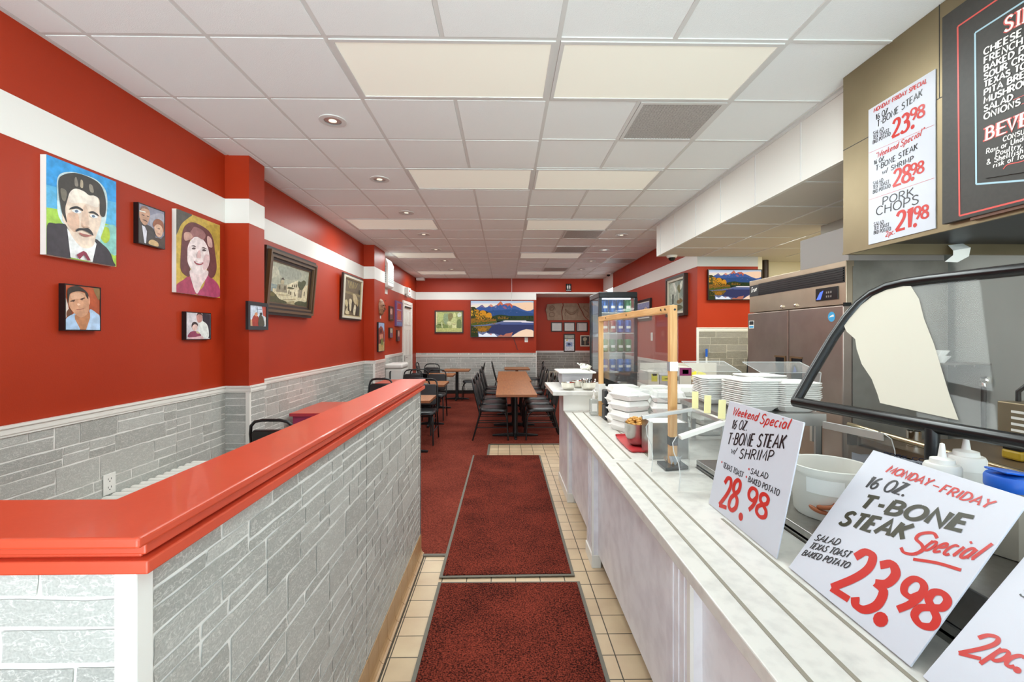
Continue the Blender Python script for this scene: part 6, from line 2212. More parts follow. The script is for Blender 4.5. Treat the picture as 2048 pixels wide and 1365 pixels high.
for i, (y, rz) in enumerate(((2.315, 8), (2.20, 14), (2.08, 20))):
    o = solo('paper_note', MB().prism([(-0.016, 0, 0), (0.016, 0, 0), (0.022, 0.02, 0.085), (-0.01, 0.02, 0.085)], (0, 0.001, 0)), M['yellow'],
             'yellow paper slip stuck on the sneeze guard bar, %s from the pine post' % OR[i].split()[0].replace('nearest', 'first'), 'note', (0, 0, 0), 'yellow slips on the sneeze guard')
    o.location = (1.014 - (y - 2.05) * 0.1, y, 1.2095 + (y - 2.05) * 0.044)
    o.rotation_euler = (0, 0, R(-rz))

# ------------------------------------------------------------------ price signs


def sign(label, o, ang, w, h, lines, dividers=()):
    u = (0, -1, 0)
    v = (math.sin(ang), 0, math.cos(ang))
    fr = frame_of(o, u, v)
    t = thing('price_sign', label, 'sign', tuple(o), 0)
    mb = MB()
    slab(mb, fr, 0, 0, w, h, -0.005, 0)
    mb.build('board', M['sign'], t, bevel=0.001)
    cols = {}
    for L in lines:
        cols.setdefault(L[0], []).append(L)
    for c in cols:
        mb = MB()
        for (_, s, p0, p1, hh, sw, sl) in cols[c]:
            if s == '~':
                pts = smooth_pts([p0, ((p0[0] + p1[0]) / 2, (p0[1] + p1[1]) / 2 + hh), p1], False, 8)
                ribbon(mb, [(p.x, p.y) for p in pts], fr, sw, 0, 0, 0.001)
            else:
                text(mb, s, fr, p0, p1, hh, sw, 0, sl, lift=0.0008)
        mb.build('lettering', M[c], t)
    return t


sign('white Weekend Special sign priced 28.98 leaning on the counter edge', (0.87, 1.905, cz + 0.0035), R(11.6), 0.478, 0.446, [
    ('ink_red', 'Weekend', (0.045, 0.392), (0.225, 0.400), 0.036, 0.0055, 0.30),
    ('ink_red', 'Special', (0.245, 0.395), (0.410, 0.407), 0.040, 0.0055, 0.30),
    ('ink', '16 OZ.', (0.060, 0.336), (0.172, 0.352), 0.040, 0.0048, 0.15),
    ('ink', 'T*BONE STEAK', (0.052, 0.268), (0.408, 0.340), 0.050, 0.0072, 0.10),
    ('ink', 'w/', (0.092, 0.242), (0.130, 0.246), 0.030, 0.0040, 0.2),
    ('ink', 'SHRIMP', (0.158, 0.238), (0.360, 0.284), 0.040, 0.0055, 0.10),
    ('ink_red', '*', (0.030, 0.178), (0.050, 0.180), 0.022, 0.0070, 0),
    ('ink', 'TEXAS TOAST', (0.056, 0.172), (0.207, 0.177), 0.023, 0.0034, 0.1),
    ('ink_red', '*', (0.228, 0.208), (0.248, 0.210), 0.022, 0.0070, 0),
    ('ink', 'SALAD', (0.252, 0.207), (0.354, 0.219), 0.022, 0.0036, 0.1),
    ('ink_red', '*', (0.222, 0.176), (0.242, 0.178), 0.022, 0.0070, 0),
    ('ink', 'BAKED POTATO', (0.247, 0.175), (0.430, 0.187), 0.022, 0.0034, 0.1),
    ('ink_red', '28', (0.085, 0.016), (0.205, 0.040), 0.130, 0.0190, 0.05),
    ('ink_red', '98', (0.262, 0.078), (0.385, 0.084), 0.090, 0.0160, 0.05),
    ('ink_red', '.', (0.235, 0.036), (0.262, 0.036), 0.13, 0.0240, 0),
])
sign('large white Monday to Friday steak sign priced 23.98 leaning back in the middle', (0.875, 1.372, cz + 0.005), R(36.3), 0.415, 0.447, [
    ('ink_red', 'MONDAY', (0.082, 0.392), (0.210, 0.394), 0.026, 0.0052, 0.25),
    ('ink_red', '-', (0.217, 0.392), (0.238, 0.392), 0.024, 0.0042, 0.1),
    ('ink_red', 'FRIDAY', (0.243, 0.390), (0.358, 0.392), 0.026, 0.0050, 0.25),
    ('ink', '16 OZ.', (0.052, 0.326), (0.172, 0.346), 0.042, 0.0062, 0.12),
    ('ink_olive', 'T-BONE', (0.076, 0.262), (0.342, 0.317), 0.048, 0.0125, 0.12),
    ('ink_olive', 'STEAK', (0.055, 0.190), (0.238, 0.236), 0.052, 0.0120, 0.12),
    ('ink_red', 'S', (0.245, 0.206), (0.290, 0.214), 0.076, 0.0085, 0.30),
    ('ink_red', 'pecial', (0.292, 0.236), (0.395, 0.268), 0.052, 0.0062, 0.30),
    ('ink_red', '~', (0.290, 0.208), (0.388, 0.238), 0.004, 0.0075, 0),
    ('ink', 'SALAD', (0.018, 0.112), (0.094, 0.136), 0.023, 0.0036, 0.15),
    ('ink', 'TEXAS TOAST', (0.019, 0.083), (0.144, 0.123), 0.022, 0.0034, 0.15),
    ('ink', 'BAKED POTATO', (0.013, 0.053), (0.161, 0.097), 0.021, 0.0034, 0.15),
    ('ink_red', '23', (0.158, 0.020), (0.283, 0.030), 0.150, 0.0225, 0.0),
    ('ink_red', '98', (0.308, 0.080), (0.408, 0.082), 0.096, 0.0170, 0.0),
    ('ink_red', '.', (0.298, 0.036), (0.325, 0.036), 0.13, 0.0290, 0),
])
sign('white sign marked 2pc. nearest the entrance on the counter', (0.875, 0.928, cz + 0.005), R(41.0), 0.42, 0.447, [
    ('ink_red', '2', (0.022, 0.080), (0.054, 0.096), 0.062, 0.0080, 0.15),
    ('ink_red', 'pc', (0.062, 0.106), (0.100, 0.118), 0.052, 0.0070, 0.2),
    ('ink_red', '.', (0.102, 0.118), (0.112, 0.119), 0.05, 0.0100, 0),
    ('ink', 'SALAD', (0.036, 0.25), (0.13, 0.255), 0.023, 0.0036, 0.1),
])

# ------------------------------------------------------------------ hood with the menu boards
t = thing('range_hood', 'big brushed steel hood over the cooking line carrying the menu boards', 'hood', (2.6, 1.2, 2.09))
mb = MB()
mb.box(2.05, -0.7, 2.087, 2.07, 2.69, ZC - 0.002).box(2.07, 2.665, 2.087, 3.195, 2.69, 2.71).box(2.05, -0.7, 2.087, 3.195, -0.68, ZC - 0.002)
mb.build('canopy', M['hood'], t)
mb = MB()
mb.box(2.0488, -0.7, 2.716, 2.0501, 2.69, 2.7195).box(2.0488, 2.086, 2.72, 2.0501, 2.089, ZC).box(2.0488, 0.9, 2.087, 2.0501, 0.903, ZC)
mb.build('seam', M['dark_grey'], t)
mb = MB().box(2.0465, -0.7, 2.085, 2.05, 2.692, 2.10)
mb.build('hem', M['hood'], t)
mb = MB().box(2.07, -0.68, 2.15, 3.195, 2.665, 2.16)
mb.build('inner_panel', M['griddle_dark'], t)
gm = 'hand lettered boards on the hood'
u = (0, -1, 0)
fr = frame_of((2.0495, 2.54, 2.104), u, (0, 0, 1))
t = thing('specials_sign', 'tall white specials sign with three prices on the steel hood', 'sign', (2.045, 2.33, 2.1))
mb = MB()
ox, oz = 0.036, 0.0
f5 = frame_of((2.0445, 2.495, 2.108), u, (0, 0, 1))
slab(mb, f5, 0, 0, 0.393, 0.758, -0.005, 0)
mb.build('board', M['sign'], t, bevel=0.001)


def lines(t, fr, L, dx, dy, lift=0.0008):
    cols = {}
    for x in L:
        cols.setdefault(x[0], []).append(x)
    for c in cols:
        mb = MB()
        for (_, s, p0, p1, hh, sw, sl) in cols[c]:
            p0, p1 = (p0[0] - dx, p0[1] - dy), (p1[0] - dx, p1[1] - dy)
            if s == '_':
                ribbon(mb, [p0, p1], fr, sw, 0, 0, lift)
            elif s[0] == '#':
                text(mb, s[1:], fr, p0, p1, hh, sw, 0, sl, lift=lift, serif=True)
            else:
                text(mb, s, fr, p0, p1, hh, sw, 0, sl, lift=lift)
        mb.build('lettering', M[c], t)


lines(t, f5, [
    ('ink_red', 'MONDAY-FRIDAY SPECIAL', (0.074, 0.722), (0.386, 0.712), 0.024, 0.0046, 0.1),
    ('ink', '16 OZ.', (0.087, 0.673), (0.172, 0.672), 0.033, 0.0042, 0.05),
    ('ink', 'T*BONE STEAK', (0.096, 0.630), (0.362, 0.662), 0.036, 0.0048, 0.05),
    ('ink', 'SALAD', (0.069, 0.598), (0.137, 0.595), 0.021, 0.0030, 0.05),
    ('ink', 'TEX TOAST', (0.069, 0.574), (0.172, 0.571), 0.021, 0.0030, 0.05),
    ('ink', 'BKD POTATO', (0.067, 0.550), (0.180, 0.549), 0.021, 0.0030, 0.05),
    ('ink_red', '23', (0.192, 0.526), (0.286, 0.526), 0.098, 0.0165, 0.05),
    ('ink_red', '98', (0.298, 0.566), (0.372, 0.556), 0.064, 0.0115, 0.05),
    ('ink_red', '.', (0.302, 0.530), (0.322, 0.530), 0.09, 0.0180, 0),
    ('ink_pink', '_', (0.040, 0.512), (0.424, 0.492), 0, 0.0014, 0),
    ('ink_red', '"Weekend', (0.084, 0.462), (0.225, 0.464), 0.032, 0.0042, 0.3),
    ('ink_red', 'Special"', (0.240, 0.462), (0.368, 0.470), 0.034, 0.0042, 0.3),
    ('ink', '16 OZ.', (0.074, 0.432), (0.146, 0.432), 0.025, 0.0036, 0.05),
    ('ink', 'T*BONE STEAK', (0.087, 0.393), (0.336, 0.412), 0.031, 0.0046, 0.05),
    ('ink', 'w/ SHRIMP', (0.130, 0.360), (0.314, 0.363), 0.027, 0.0042, 0.05),
    ('ink_red', '28', (0.197, 0.266), (0.296, 0.266), 0.092, 0.0150, 0.05),
    ('ink_red', '98', (0.300, 0.290), (0.368, 0.284), 0.062, 0.0105, 0.05),
    ('ink_red', '.', (0.302, 0.270), (0.322, 0.270), 0.09, 0.0170, 0),
    ('ink', 'SALAD', (0.068, 0.321), (0.134, 0.320), 0.021, 0.0030, 0.05),
    ('ink', 'TEX TOAST', (0.068, 0.298), (0.172, 0.297), 0.021, 0.0030, 0.05),
    ('ink', 'BKD POTATO', (0.068, 0.274), (0.180, 0.273), 0.021, 0.0030, 0.05),
    ('ink_pink', '_', (0.040, 0.249), (0.424, 0.239), 0, 0.0014, 0),
    ('ink', 'PORK', (0.131, 0.193), (0.313, 0.188), 0.043, 0.0060, 0.05),
    ('ink', 'CHOPS', (0.091, 0.147), (0.341, 0.140), 0.048, 0.0062, 0.05),
    ('ink', 'SALAD', (0.074, 0.094), (0.138, 0.092), 0.021, 0.0030, 0.05),
    ('ink', 'TEX TOAST', (0.074, 0.071), (0.172, 0.069), 0.021, 0.0030, 0.05),
    ('ink', 'BKD POTATO', (0.074, 0.047), (0.182, 0.045), 0.021, 0.0030, 0.05),
    ('ink_red', '2pc.', (0.150, 0.016), (0.208, 0.022), 0.030, 0.0042, 0.15),
    ('ink_red', '21', (0.214, 0.028), (0.302, 0.030), 0.106, 0.0175, 0.05),
    ('ink_red', '98', (0.318, 0.064), (0.392, 0.055), 0.068, 0.0120, 0.05),
    ('ink_red', '.', (0.314, 0.034), (0.336, 0.034), 0.09, 0.0180, 0),
], 0.036, -0.002)

t = thing('menu_board', 'dark hand lettered menu board for sides and beverages on the steel hood', 'menu board', (2.03, 1.7, 2.12))
f6 = frame_of((2.022, 2.047, 2.112), u, (0, 0, 1))
mb = MB()
slab(mb, f6, 0, 0, 0.86, 0.957, -0.022, 0)
mb.build('board', M['board'], t, bevel=0.002)
mb = MB()
slab(mb, f6, 0.12, -0.012, 0.86, 0.0, -0.022, -0.006)
mb.build('wooden_batten', mat('brown_batten', '6a4636', 0.5), t)
ML = [
    ('ink_pink', '#SIDES', (0.2605, 0.709), (0.4465, 0.693), 0.064, 0.0160, 0.05),
    ('ink_pink', '#BEVERAGES', (0.1905, 0.304), (0.5545, 0.295), 0.058, 0.0145, 0.05),
    ('ink_pink', '_', (0.292, 0.424), (0.60, 0.414), 0, 0.0025, 0),
    ('ink_pink', '_', (0.320, 0.392), (0.60, 0.382), 0, 0.0025, 0),
    ('ink_pink', '_', (0.206, 0.285), (0.262, 0.283), 0, 0.0030, 0),
]
MW = [('#SIDES', (0.262, 0.711), (0.448, 0.695), 0.060, 0.0085), ('CHEESE FRIES', (0.184, 0.668), (0.440, 0.652), 0.030, 0.0062), ('FRENCH FRIES', (0.184, 0.631), (0.440, 0.618), 0.030, 0.0062),
      ('BAKED POTATO', (0.184, 0.597), (0.450, 0.584), 0.029, 0.0062), ('SOUR CREAM', (0.184, 0.564), (0.400, 0.554), 0.028, 0.0062), ('TEXAS TOAST', (0.184, 0.531), (0.400, 0.521), 0.028, 0.0062),
      ('PITA BREAD', (0.184, 0.497), (0.378, 0.489), 0.028, 0.0062), ('MUSHROOMS', (0.184, 0.463), (0.398, 0.453), 0.029, 0.0062), ('SALAD', (0.184, 0.428), (0.289, 0.424), 0.028, 0.0060), ('ONIONS', (0.184, 0.395), (0.316, 0.391), 0.028, 0.0060),
      ('#BEVERAGES', (0.192, 0.306), (0.556, 0.297), 0.054, 0.0080)]
lines(t, f6, ML, 0, 0)
lines(t, f6, [('ink_white', a, b, c, d, e, 0.05) for (a, b, c, d, e) in MW], 0, 0, 0.0016)
mb = MB()
for pts, mm in (([(0.86, 0.868), (0.073, 0.866), (0.081, 0.019), (0.86, 0.012)], 0), ([(0.86, 0.79), (0.147, 0.788), (0.152, 0.136), (0.357, 0.084), (0.40, 0.10), (0.86, 0.092)], 1)):
    for a, b in zip(pts, pts[1:]):
        ribbon(mb, [a, b], f6, 0.0075, mm, 0, 0.0008)
mb.build('painted_border', [M['ink_pink'], M['ink_blue']], t)
mb = MB()
PP = [(0.187, 0.293), (0.192, 0.147), (0.343, 0.120), (0.40, 0.14), (0.60, 0.136), (0.60, 0.288)]
o, uu, vv, nn = f6
mb.prism([o + uu * a + vv * b + nn * 0.0005 for a, b in PP], nn * 0.006)
np_ = mb.build('notice_plate', M['board'], t)
mb = MB()
f7 = (o + nn * 0.0068, uu, vv, nn)
for (s, a, b, h) in (('CONSUMPTION OF', (0.262, 0.270), (0.46, 0.266), 0.021), ('Raw or Undercooked Meat,', (0.198, 0.246), (0.51, 0.238), 0.023), ('Poultry, Eggs, Fish', (0.234, 0.222), (0.47, 0.216), 0.023),
                     ('& Shellfish may increase', (0.200, 0.200), (0.50, 0.192), 0.023), ('risk of foodborne illness', (0.225, 0.178), (0.51, 0.170), 0.022)):
    text(mb, s, f7, a, b, h, 0.0038, 0, 0.08, lift=0.0006)
d = smooth_pts([(0.262, 0.160), (0.28, 0.172), (0.33, 0.166), (0.40, 0.176), (0.45, 0.168)], False, 5)
ribbon(mb, [(p.x, p.y) for p in d], f7, 0.004, 1, 0, 0.0006)
mb.build('lettering', [M['ink_white'], M['ink_pink']], t)
# paper flap on the hood end
mb = MB().add([(2.66, 2.655, 2.14), (2.75, 2.655, 2.15), (2.74, 2.60, 2.115), (2.645, 2.61, 2.10), (2.76, 2.63, 2.07), (2.70, 2.64, 2.035), (2.63, 2.645, 2.04), (2.655, 2.62, 2.075)],
              [(0, 1, 2, 3), (3, 2, 4, 7), (7, 4, 5, 6)])
o = solo('paper_flap', mb, M['foam'], 'curled white paper hanging from the end of the steel hood', 'paper', (2.69, 2.63, 2.1))
sm = o.modifiers.new('thick', 'SOLIDIFY')
sm.thickness = 0.001

# ------------------------------------------------------------------ refrigerator
FX, FY0, FY1, FZ = 2.40, 3.125, 4.37, 2.125
t = thing('refrigerator', 'two-door stainless steel refrigerator against the kitchen wall', 'refrigerator', (2.8, 3.75, 0))
mb = MB().box(FX + 0.05, FY0, 0.12, 3.13, FY1, FZ)
mb.build('cabinet', M['steel_dull'], t)
mb = MB().box(FX + 0.001, FY0 - 0.001, 1.82, FX + 0.05, FY1 + 0.001, FZ - 0.02).box(FX, FY0 - 0.002, 2.085, FX + 0.06, FY1 + 0.002, FZ + 0.002)
mb.build('header', M['steel_head'], t, bevel=0.004)
mb = MB()
for k in range(6):
    mb.box(FX - 0.006, FY0 + 0.02, 1.985 + k * 0.017, FX + 0.002, FY1 - 0.16, 1.995 + k * 0.017)
mb.box(FX - 0.002, FY0 + 0.01, 1.975, FX + 0.001, FY1 - 0.16, 2.085)
mb.build('grille', M['black'], t)
mb = MB().prism([(FX - 0.004, FY1 - 0.16, 1.975), (FX - 0.004, FY1 - 0.01, 1.975), (FX - 0.004, FY1 - 0.01, 2.08), (FX - 0.004, FY1 - 0.18, 2.08)], (0.004, 0, 0))
bd = mb.build('badge', M['dark_grey'], t)
frb = frame_of((FX - 0.0045, FY1 - 0.03, 2.0), (0, -1, 0), (0, 0, 1))
mb = MB()
text(mb, 'True', frb, (0.0, 0.01), (0.10, 0.02), 0.05, 0.007, 0, 0.35)
mb.build('lettering', M['ink_white'], bd)
mb = MB().box(FX - 0.006, FY0 + 0.07, 1.86, FX + 0.001, FY0 + 0.30, 1.955)
cp = mb.build('control_panel', M['black'], t, bevel=0.002)
mb = MB().prism([(FX - 0.0068, FY0 + 0.29, 1.87), (FX - 0.0068, FY0 + 0.245, 1.87), (FX - 0.0068, FY0 + 0.215, 1.935), (FX - 0.0068, FY0 + 0.25, 1.925)], (0.001, 0, 0))
mb.build('display', mat('blue_display', '3a55c8', 0.3, emit=('5a78ff', 0.8)), cp)
mb = MB()
for a in range(3):
    for b in range(2):
        mb.box(FX - 0.007, FY0 + 0.13 + a * 0.022, 1.88 + b * 0.03, FX - 0.006, FY0 + 0.142 + a * 0.022, 1.895 + b * 0.03)
mb.build('button', M['steel'], cp)
mid = 3.735
for (a, b) in ((FY0 + 0.004, mid - 0.006), (mid + 0.006, FY1 - 0.004)):
    mb = MB().box(FX - 0.02, a, 0.16, FX + 0.05, b, 1.812)
    d = mb.build('door', M['steel_warm'], t, bevel=0.008, seg=3)
    hy = b - 0.17 if b < mid else a + 0.03
    mb = MB().box(FX - 0.0215, hy, 1.12, FX - 0.019, hy + 0.14, 1.42)
    mb.build('handle_recess', M['black'], d)
    mb = MB().box(FX - 0.028, hy - 0.006, 1.41, FX - 0.019, hy + 0.146, 1.425).box(FX - 0.028, hy - 0.006 if b > mid else hy + 0.13, 1.12, FX - 0.019, hy + 0.01 if b > mid else hy + 0.146, 1.41)
    mb.build('handle', M['frame_bronze'], d)
mb = MB().box(FX - 0.004, mid - 0.005, 0.16, FX + 0.05, mid + 0.005, 1.812)
mb.build('centre_gap', M['black'], t)
mb = MB()
for y in (mid + 0.11, mid - 0.07):
    mb.xf = Matrix.Translation((FX, y, 1.845)) @ Matrix.Rotation(R(-90), 4, 'Y')
    mb.lathe([(0.014, 0), (0.014, 0.012), (0.008, 0.016), (0.001, 0.016)], (0, 0, 0), 16)
mb.build('lock', M['chrome'], t, smooth=40)
st_b = mat('blue_sticker', '3f9fd2', 0.4)
mb = MB()
mb.xf = Matrix.Translation((FX - 0.0207, FY0 + 0.11, 1.735)) @ Matrix.Rotation(R(-90), 4, 'Y')
mb.lathe([(0.036, 0), (0.036, 0.0006)], (0, 0, 0), 28)
mb.xf = None
mb.add([(FX - 0.0216, FY0 + 0.135, 1.73), (FX - 0.0216, FY0 + 0.085, 1.735), (FX - 0.0216, FY0 + 0.09, 1.752), (FX - 0.0216, FY0 + 0.12, 1.742)], [(0, 1, 2, 3)], 1)
mb.box(FX - 0.0213, FY1 - 0.115, 1.665, FX - 0.0203, FY1 - 0.03, 1.74, 1)
mb.box(FX - 0.0218, FY1 - 0.109, 1.672, FX - 0.0213, FY1 - 0.036, 1.69, 0).box(FX - 0.0218, FY1 - 0.109, 1.70, FX - 0.0213, FY1 - 0.036, 1.735, 2)
mb.build('sticker', [st_b, M['white'], M['dark_grey']], t)
mb = MB()
for y in (FY0 + 0.08, FY1 - 0.08):
    for x in (FX + 0.1, 3.05):
        mb.lathe([(0.02, 0.0), (0.03, 0.01), (0.025, 0.12)], (x, y, 0.0), 12)
mb.build('foot', M['black'], t)
mb = MB().box(FX - 0.02, FY0 - 0.012, 1.805, FX + 0.03, FY0, 1.83)
mb.build('hinge', M['black'], t)
# steel box on top of the refrigerator
mb = MB().box(2.43, 3.14, FZ + 0.002, 3.12, 3.66, 2.375)
solo('steel_duct_box', mb, mat('grey_painted_box', '938d89', 0.5), 'plain grey box on top of the refrigerator', 'box', (2.8, 3.4, FZ), bevel=0.004)
t = thing('pipe', 'dark vertical pipe in the back kitchen above the refrigerator', 'pipe', (3.72, 6.55, 0))
mb = MB().tube([(3.83, 6.55, 0.0), (3.83, 6.55, 2.70)], 0.045, 12)
mb.build('tube', M['frame_brown'], t, smooth=40)

# ------------------------------------------------------------------ black framed glass guard
G0 = Vector((1.309, 2.0, 1.304))
gu = Vector((0.171, -1, 0)).normalized()
gv = Vector((0.336 * 0.9857, 0.336 * 0.1685, 0.517)).normalized()
gn = gu.cross(gv)
gfr = (G0, gu, gv, gn)


def gp(a, b, c=0.0):
    return G0 + gu * a + gv * b + gn * c


t = thing('glass_guard', 'tilted glass food guard in a thick black tube frame over the counter', 'glass guard', tuple(G0))
LG = 1.28
arc = [gp(0.0, 0.0), gp(0.002, 0.15), gp(0.010, 0.34), gp(0.024, 0.44), gp(0.048, 0.52), gp(0.085, 0.572), gp(0.14, 0.603), gp(0.21, 0.614), gp(0.30, 0.617), gp(LG, 0.617)]
mb = MB().tube(arc, 0.0215, 14)
mb.build('frame_tube', M['black'], t, smooth=60)
mb = MB().tube([gp(-0.004, -0.004), gp(LG, 0.0)], 0.0225, 14)
mb.build('frame_tube', M['black'], t, smooth=60)
mb = MB().prism([p - gn * 0.003 for p in arc] + [gp(LG, 0, -0.003)], gn * 0.006)
mb.build('glass_pane', M['glass_dark'], t)
mb = MB().tube([gp(0.56, -0.01), gp(0.56, -0.02) - Vector((0, 0, 0.357))], 0.02, 12).tube([gp(1.2, -0.01), gp(1.2, -0.02) - Vector((0, 0, 0.248))], 0.02, 12)
mb.build('post', M['black_metal'], t, smooth=50)
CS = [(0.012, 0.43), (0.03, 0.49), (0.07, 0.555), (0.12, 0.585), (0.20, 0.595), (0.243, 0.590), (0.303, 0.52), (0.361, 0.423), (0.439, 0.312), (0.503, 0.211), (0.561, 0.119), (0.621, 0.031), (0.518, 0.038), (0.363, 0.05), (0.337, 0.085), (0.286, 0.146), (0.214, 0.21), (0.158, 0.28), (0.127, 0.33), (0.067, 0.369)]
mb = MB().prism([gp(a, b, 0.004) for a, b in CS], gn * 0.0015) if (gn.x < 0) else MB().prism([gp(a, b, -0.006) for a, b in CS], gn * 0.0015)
solo('cream_patch', mb, M['cream'], 'large reflection-like cream patch with a wavy outline on the black framed glass guard', 'sheet', tuple(gp(0.3, 0.3)))  # flat piece added for the reflection-like cream patch in the glass

# ------------------------------------------------------------------ prep table, overshelf, trays
t = thing('prep_table', 'stainless prep table behind the price signs', 'table', (1.4, 1.4, 0))
mb = MB().box(1.047, -0.5, 0.885, 1.80, 2.44, 0.92).box(1.047, -0.5, 0.872, 1.06, 2.44, 0.9)
mb.build('tabletop', M['steel'], t, bevel=0.003)
for (x, y) in ((1.1, 2.38), (1.76, 2.38), (1.1, -0.4), (1.76, -0.4)):
    mb = MB().box(x - 0.02, y - 0.02, 0, x + 0.02, y + 0.02, 0.885)
    mb.build('leg', M['steel'], t)
mb = MB().box(1.06, -0.4, 0.3, 1.8, 2.38, 0.32)
mb.build('undershelf', M['steel_dull'], t)
t = thing('steel_riser', 'low stainless riser box behind the Monday to Friday sign', 'riser', (1.3, 1.0, 0.92))
mb = MB().box(1.05, -0.3, 0.921, 1.62, 1.40, 1.03)
mb.build('box', M['steel'], t, bevel=0.004)
t = thing('overshelf', 'steel shelf on legs carrying the stacks of white foam trays', 'shelf', (1.5, 2.7, cz))
mb = MB().box(1.20, 2.46, 1.135, 1.775, 3.06, 1.165)
mb.build('shelf_board', M['steel'], t, bevel=0.003)
mb = MB().box(1.20, 2.452, 1.10, 1.775, 2.46, 1.166)
mb.build('front_edge', M['alu'], t)
for (x, y) in ((1.22, 2.475), (1.745, 2.475), (1.22, 3.03), (1.745, 3.03)):
    mb = MB().box(x - 0.016, y - 0.003, cz + 0.001, x + 0.02, y + 0.012, 1.135).box(x + 0.016, y - 0.003, cz + 0.001, x + 0.02, y + 0.03, 1.135)
    mb.build('leg', M['alu'], t)


def foam_tray():
    t = local(thing('foam_tray', 'x', 'foam tray', (0, 0, 0), 0, 'stacked foam trays'))
    mb = MB()

    def rr(a, b, c, z):
        return [(-a + c, -b, z), (a - c, -b, z), (a, -b + c, z), (a, b - c, z), (a - c, b, z), (-a + c, b, z), (-a, b - c, z), (-a, -b + c, z)]
    L = [rr(0.085, 0.085, 0.02, 0.0), rr(0.118, 0.118, 0.03, 0.034), rr(0.124, 0.124, 0.03, 0.034), rr(0.124, 0.124, 0.03, 0.0395), rr(0.115, 0.115, 0.03, 0.0395), rr(0.082, 0.082, 0.02, 0.006)]
    vs = [p for r in L for p in r]
    fs = [tuple(range(7, -1, -1)), tuple(range(40, 48))]
    for i in range(5):
        for j in range(8):
            fs.append((i * 8 + j, i * 8 + (j + 1) % 8, i * 8 + 8 + (j + 1) % 8, i * 8 + 8 + j))
    mb.add(vs, fs)
    mb.build('tray', M['foam'], t)
    return note_kids(t)


ft = foam_tray()
first = True
TS = [(1.375, 2.90, -6, 12, 'white foam tray in the back left stack on the steel shelf'), (1.445, 2.615, 8, 13, 'white foam tray in the front left stack on the steel shelf'),
      (1.665, 2.60, -4, 12, 'white foam tray in the front right stack on the steel shelf'), (1.66, 2.90, 5, 13, 'white foam tray in the back right stack on the steel shelf')]
for (x, y, a, n, lb) in TS:
    for k in range(n):
        loc = (x + rd.uniform(-.003, .003), y + rd.uniform(-.003, .003), 1.1665 + k * 0.0115)
        rz = R(a + rd.uniform(-1.5, 1.5))
        gname = 'foam trays of the ' + lb.split(' in the ')[1].split(' on ')[0]
        if first:
            ft.location, ft.rotation_euler = loc, (0, 0, rz)
            ft['label'] = lb
            ft['group'] = gname
            first = False
        else:
            copy_tree(ft, loc, rz, lb, gname)

# bent clear lid guards behind the trays
for i, (x0, x1, y, lb) in enumerate(((1.305, 1.665, 3.12, 'bent clear acrylic guard left of the foam tray stacks'), (1.70, 2.16, 3.02, 'bent clear acrylic guard in front of the refrigerator'))):
    t = thing('acrylic_guard', lb, 'guard', ((x0 + x1) / 2, y, 1.0), 0, 'bent clear acrylic guards')
    mb = MB()
    z0, z1, z2 = 0.99, 1.345, 1.41
    mb.prism([(x0 - 0.01, y, z0), (x0 + 0.04, y, z1), (x0 + 0.045, y + 0.004, z1), (x0 - 0.005, y + 0.004, z0)], (x1 - x0 - 0.05, 0, 0))
    mb.prism([(x0 + 0.04, y, z1), (x0 + 0.045, y + 0.004, z1), (x0 - 0.015, y + 0.134, z2), (x0 - 0.02, y + 0.13, z2)], (x1 - x0 - 0.05, 0, 0))
    mb.build('sheet', M['glass_hazy'], t)
    mb = MB()
    e = [(x0 - 0.01, y, z0), (x0 + 0.04, y, z1), (x0 - 0.018, y + 0.132, z2), (x1 - 0.07, y + 0.132, z2), (x1 - 0.01, y, z1), (x1 - 0.06, y, z0)]
    mb.tube(e, 0.0028, 6)
    mb.tube([(x0 + 0.04, y, z1), (x1 - 0.01, y, z1)], 0.002, 6)
    mb.build('sheet_edge', M['acrylic_edge'], t)
    mb = MB().box(x0, y - 0.012, cz + 0.001, x0 + 0.025, y + 0.012, z0 + 0.03).box(x1 - 0.08, y - 0.012, cz + 0.001, x1 - 0.055, y + 0.012, z0 + 0.03)
    mb.build('foot', M['alu'], t)

# clear end panel on an aluminium bar
t = thing('end_guard', 'clear end panel with rounded corner on an aluminium bar by the griddle', 'guard', (1.72, 2.2, 0.92))
mb = MB()
p0, p1 = Vector((1.70, 2.37, 0)), Vector((1.79, 2.03, 0))
d = p1 - p0
P = [(0, 0.925), (0.96, 0.925), (1.0, 1.0), (0.99, 1.07), (0.95, 1.12), (0.85, 1.14), (0, 1.14)]
mb.prism([p0 + d * a + Vector((0, 0, z)) for a, z in P], Vector((0.004, 0.001, 0)))
mb.build('sheet', M['glass'], t)
mb = MB().tube([p0 + d * a + Vector((0, 0, z)) for a, z in P[1:]], 0.0022, 6)
mb.build('sheet_edge', M['acrylic_edge'], t)
mb = MB().prism([p0 + Vector((-0.006, 0, 1.105)), p0 + Vector((-0.006, 0, 1.14)), p0 + Vector((-0.001, 0, 1.14)), p0 + Vector((-0.001, 0, 1.105))], d * 0.86)
mb.build('bar', M['alu'], t)
mb = MB().lathe([(0.006, 0), (0.006, 0.004)], (1.775, 2.1, 1.14), 10)
mb.build('screw', M['chrome'], t)

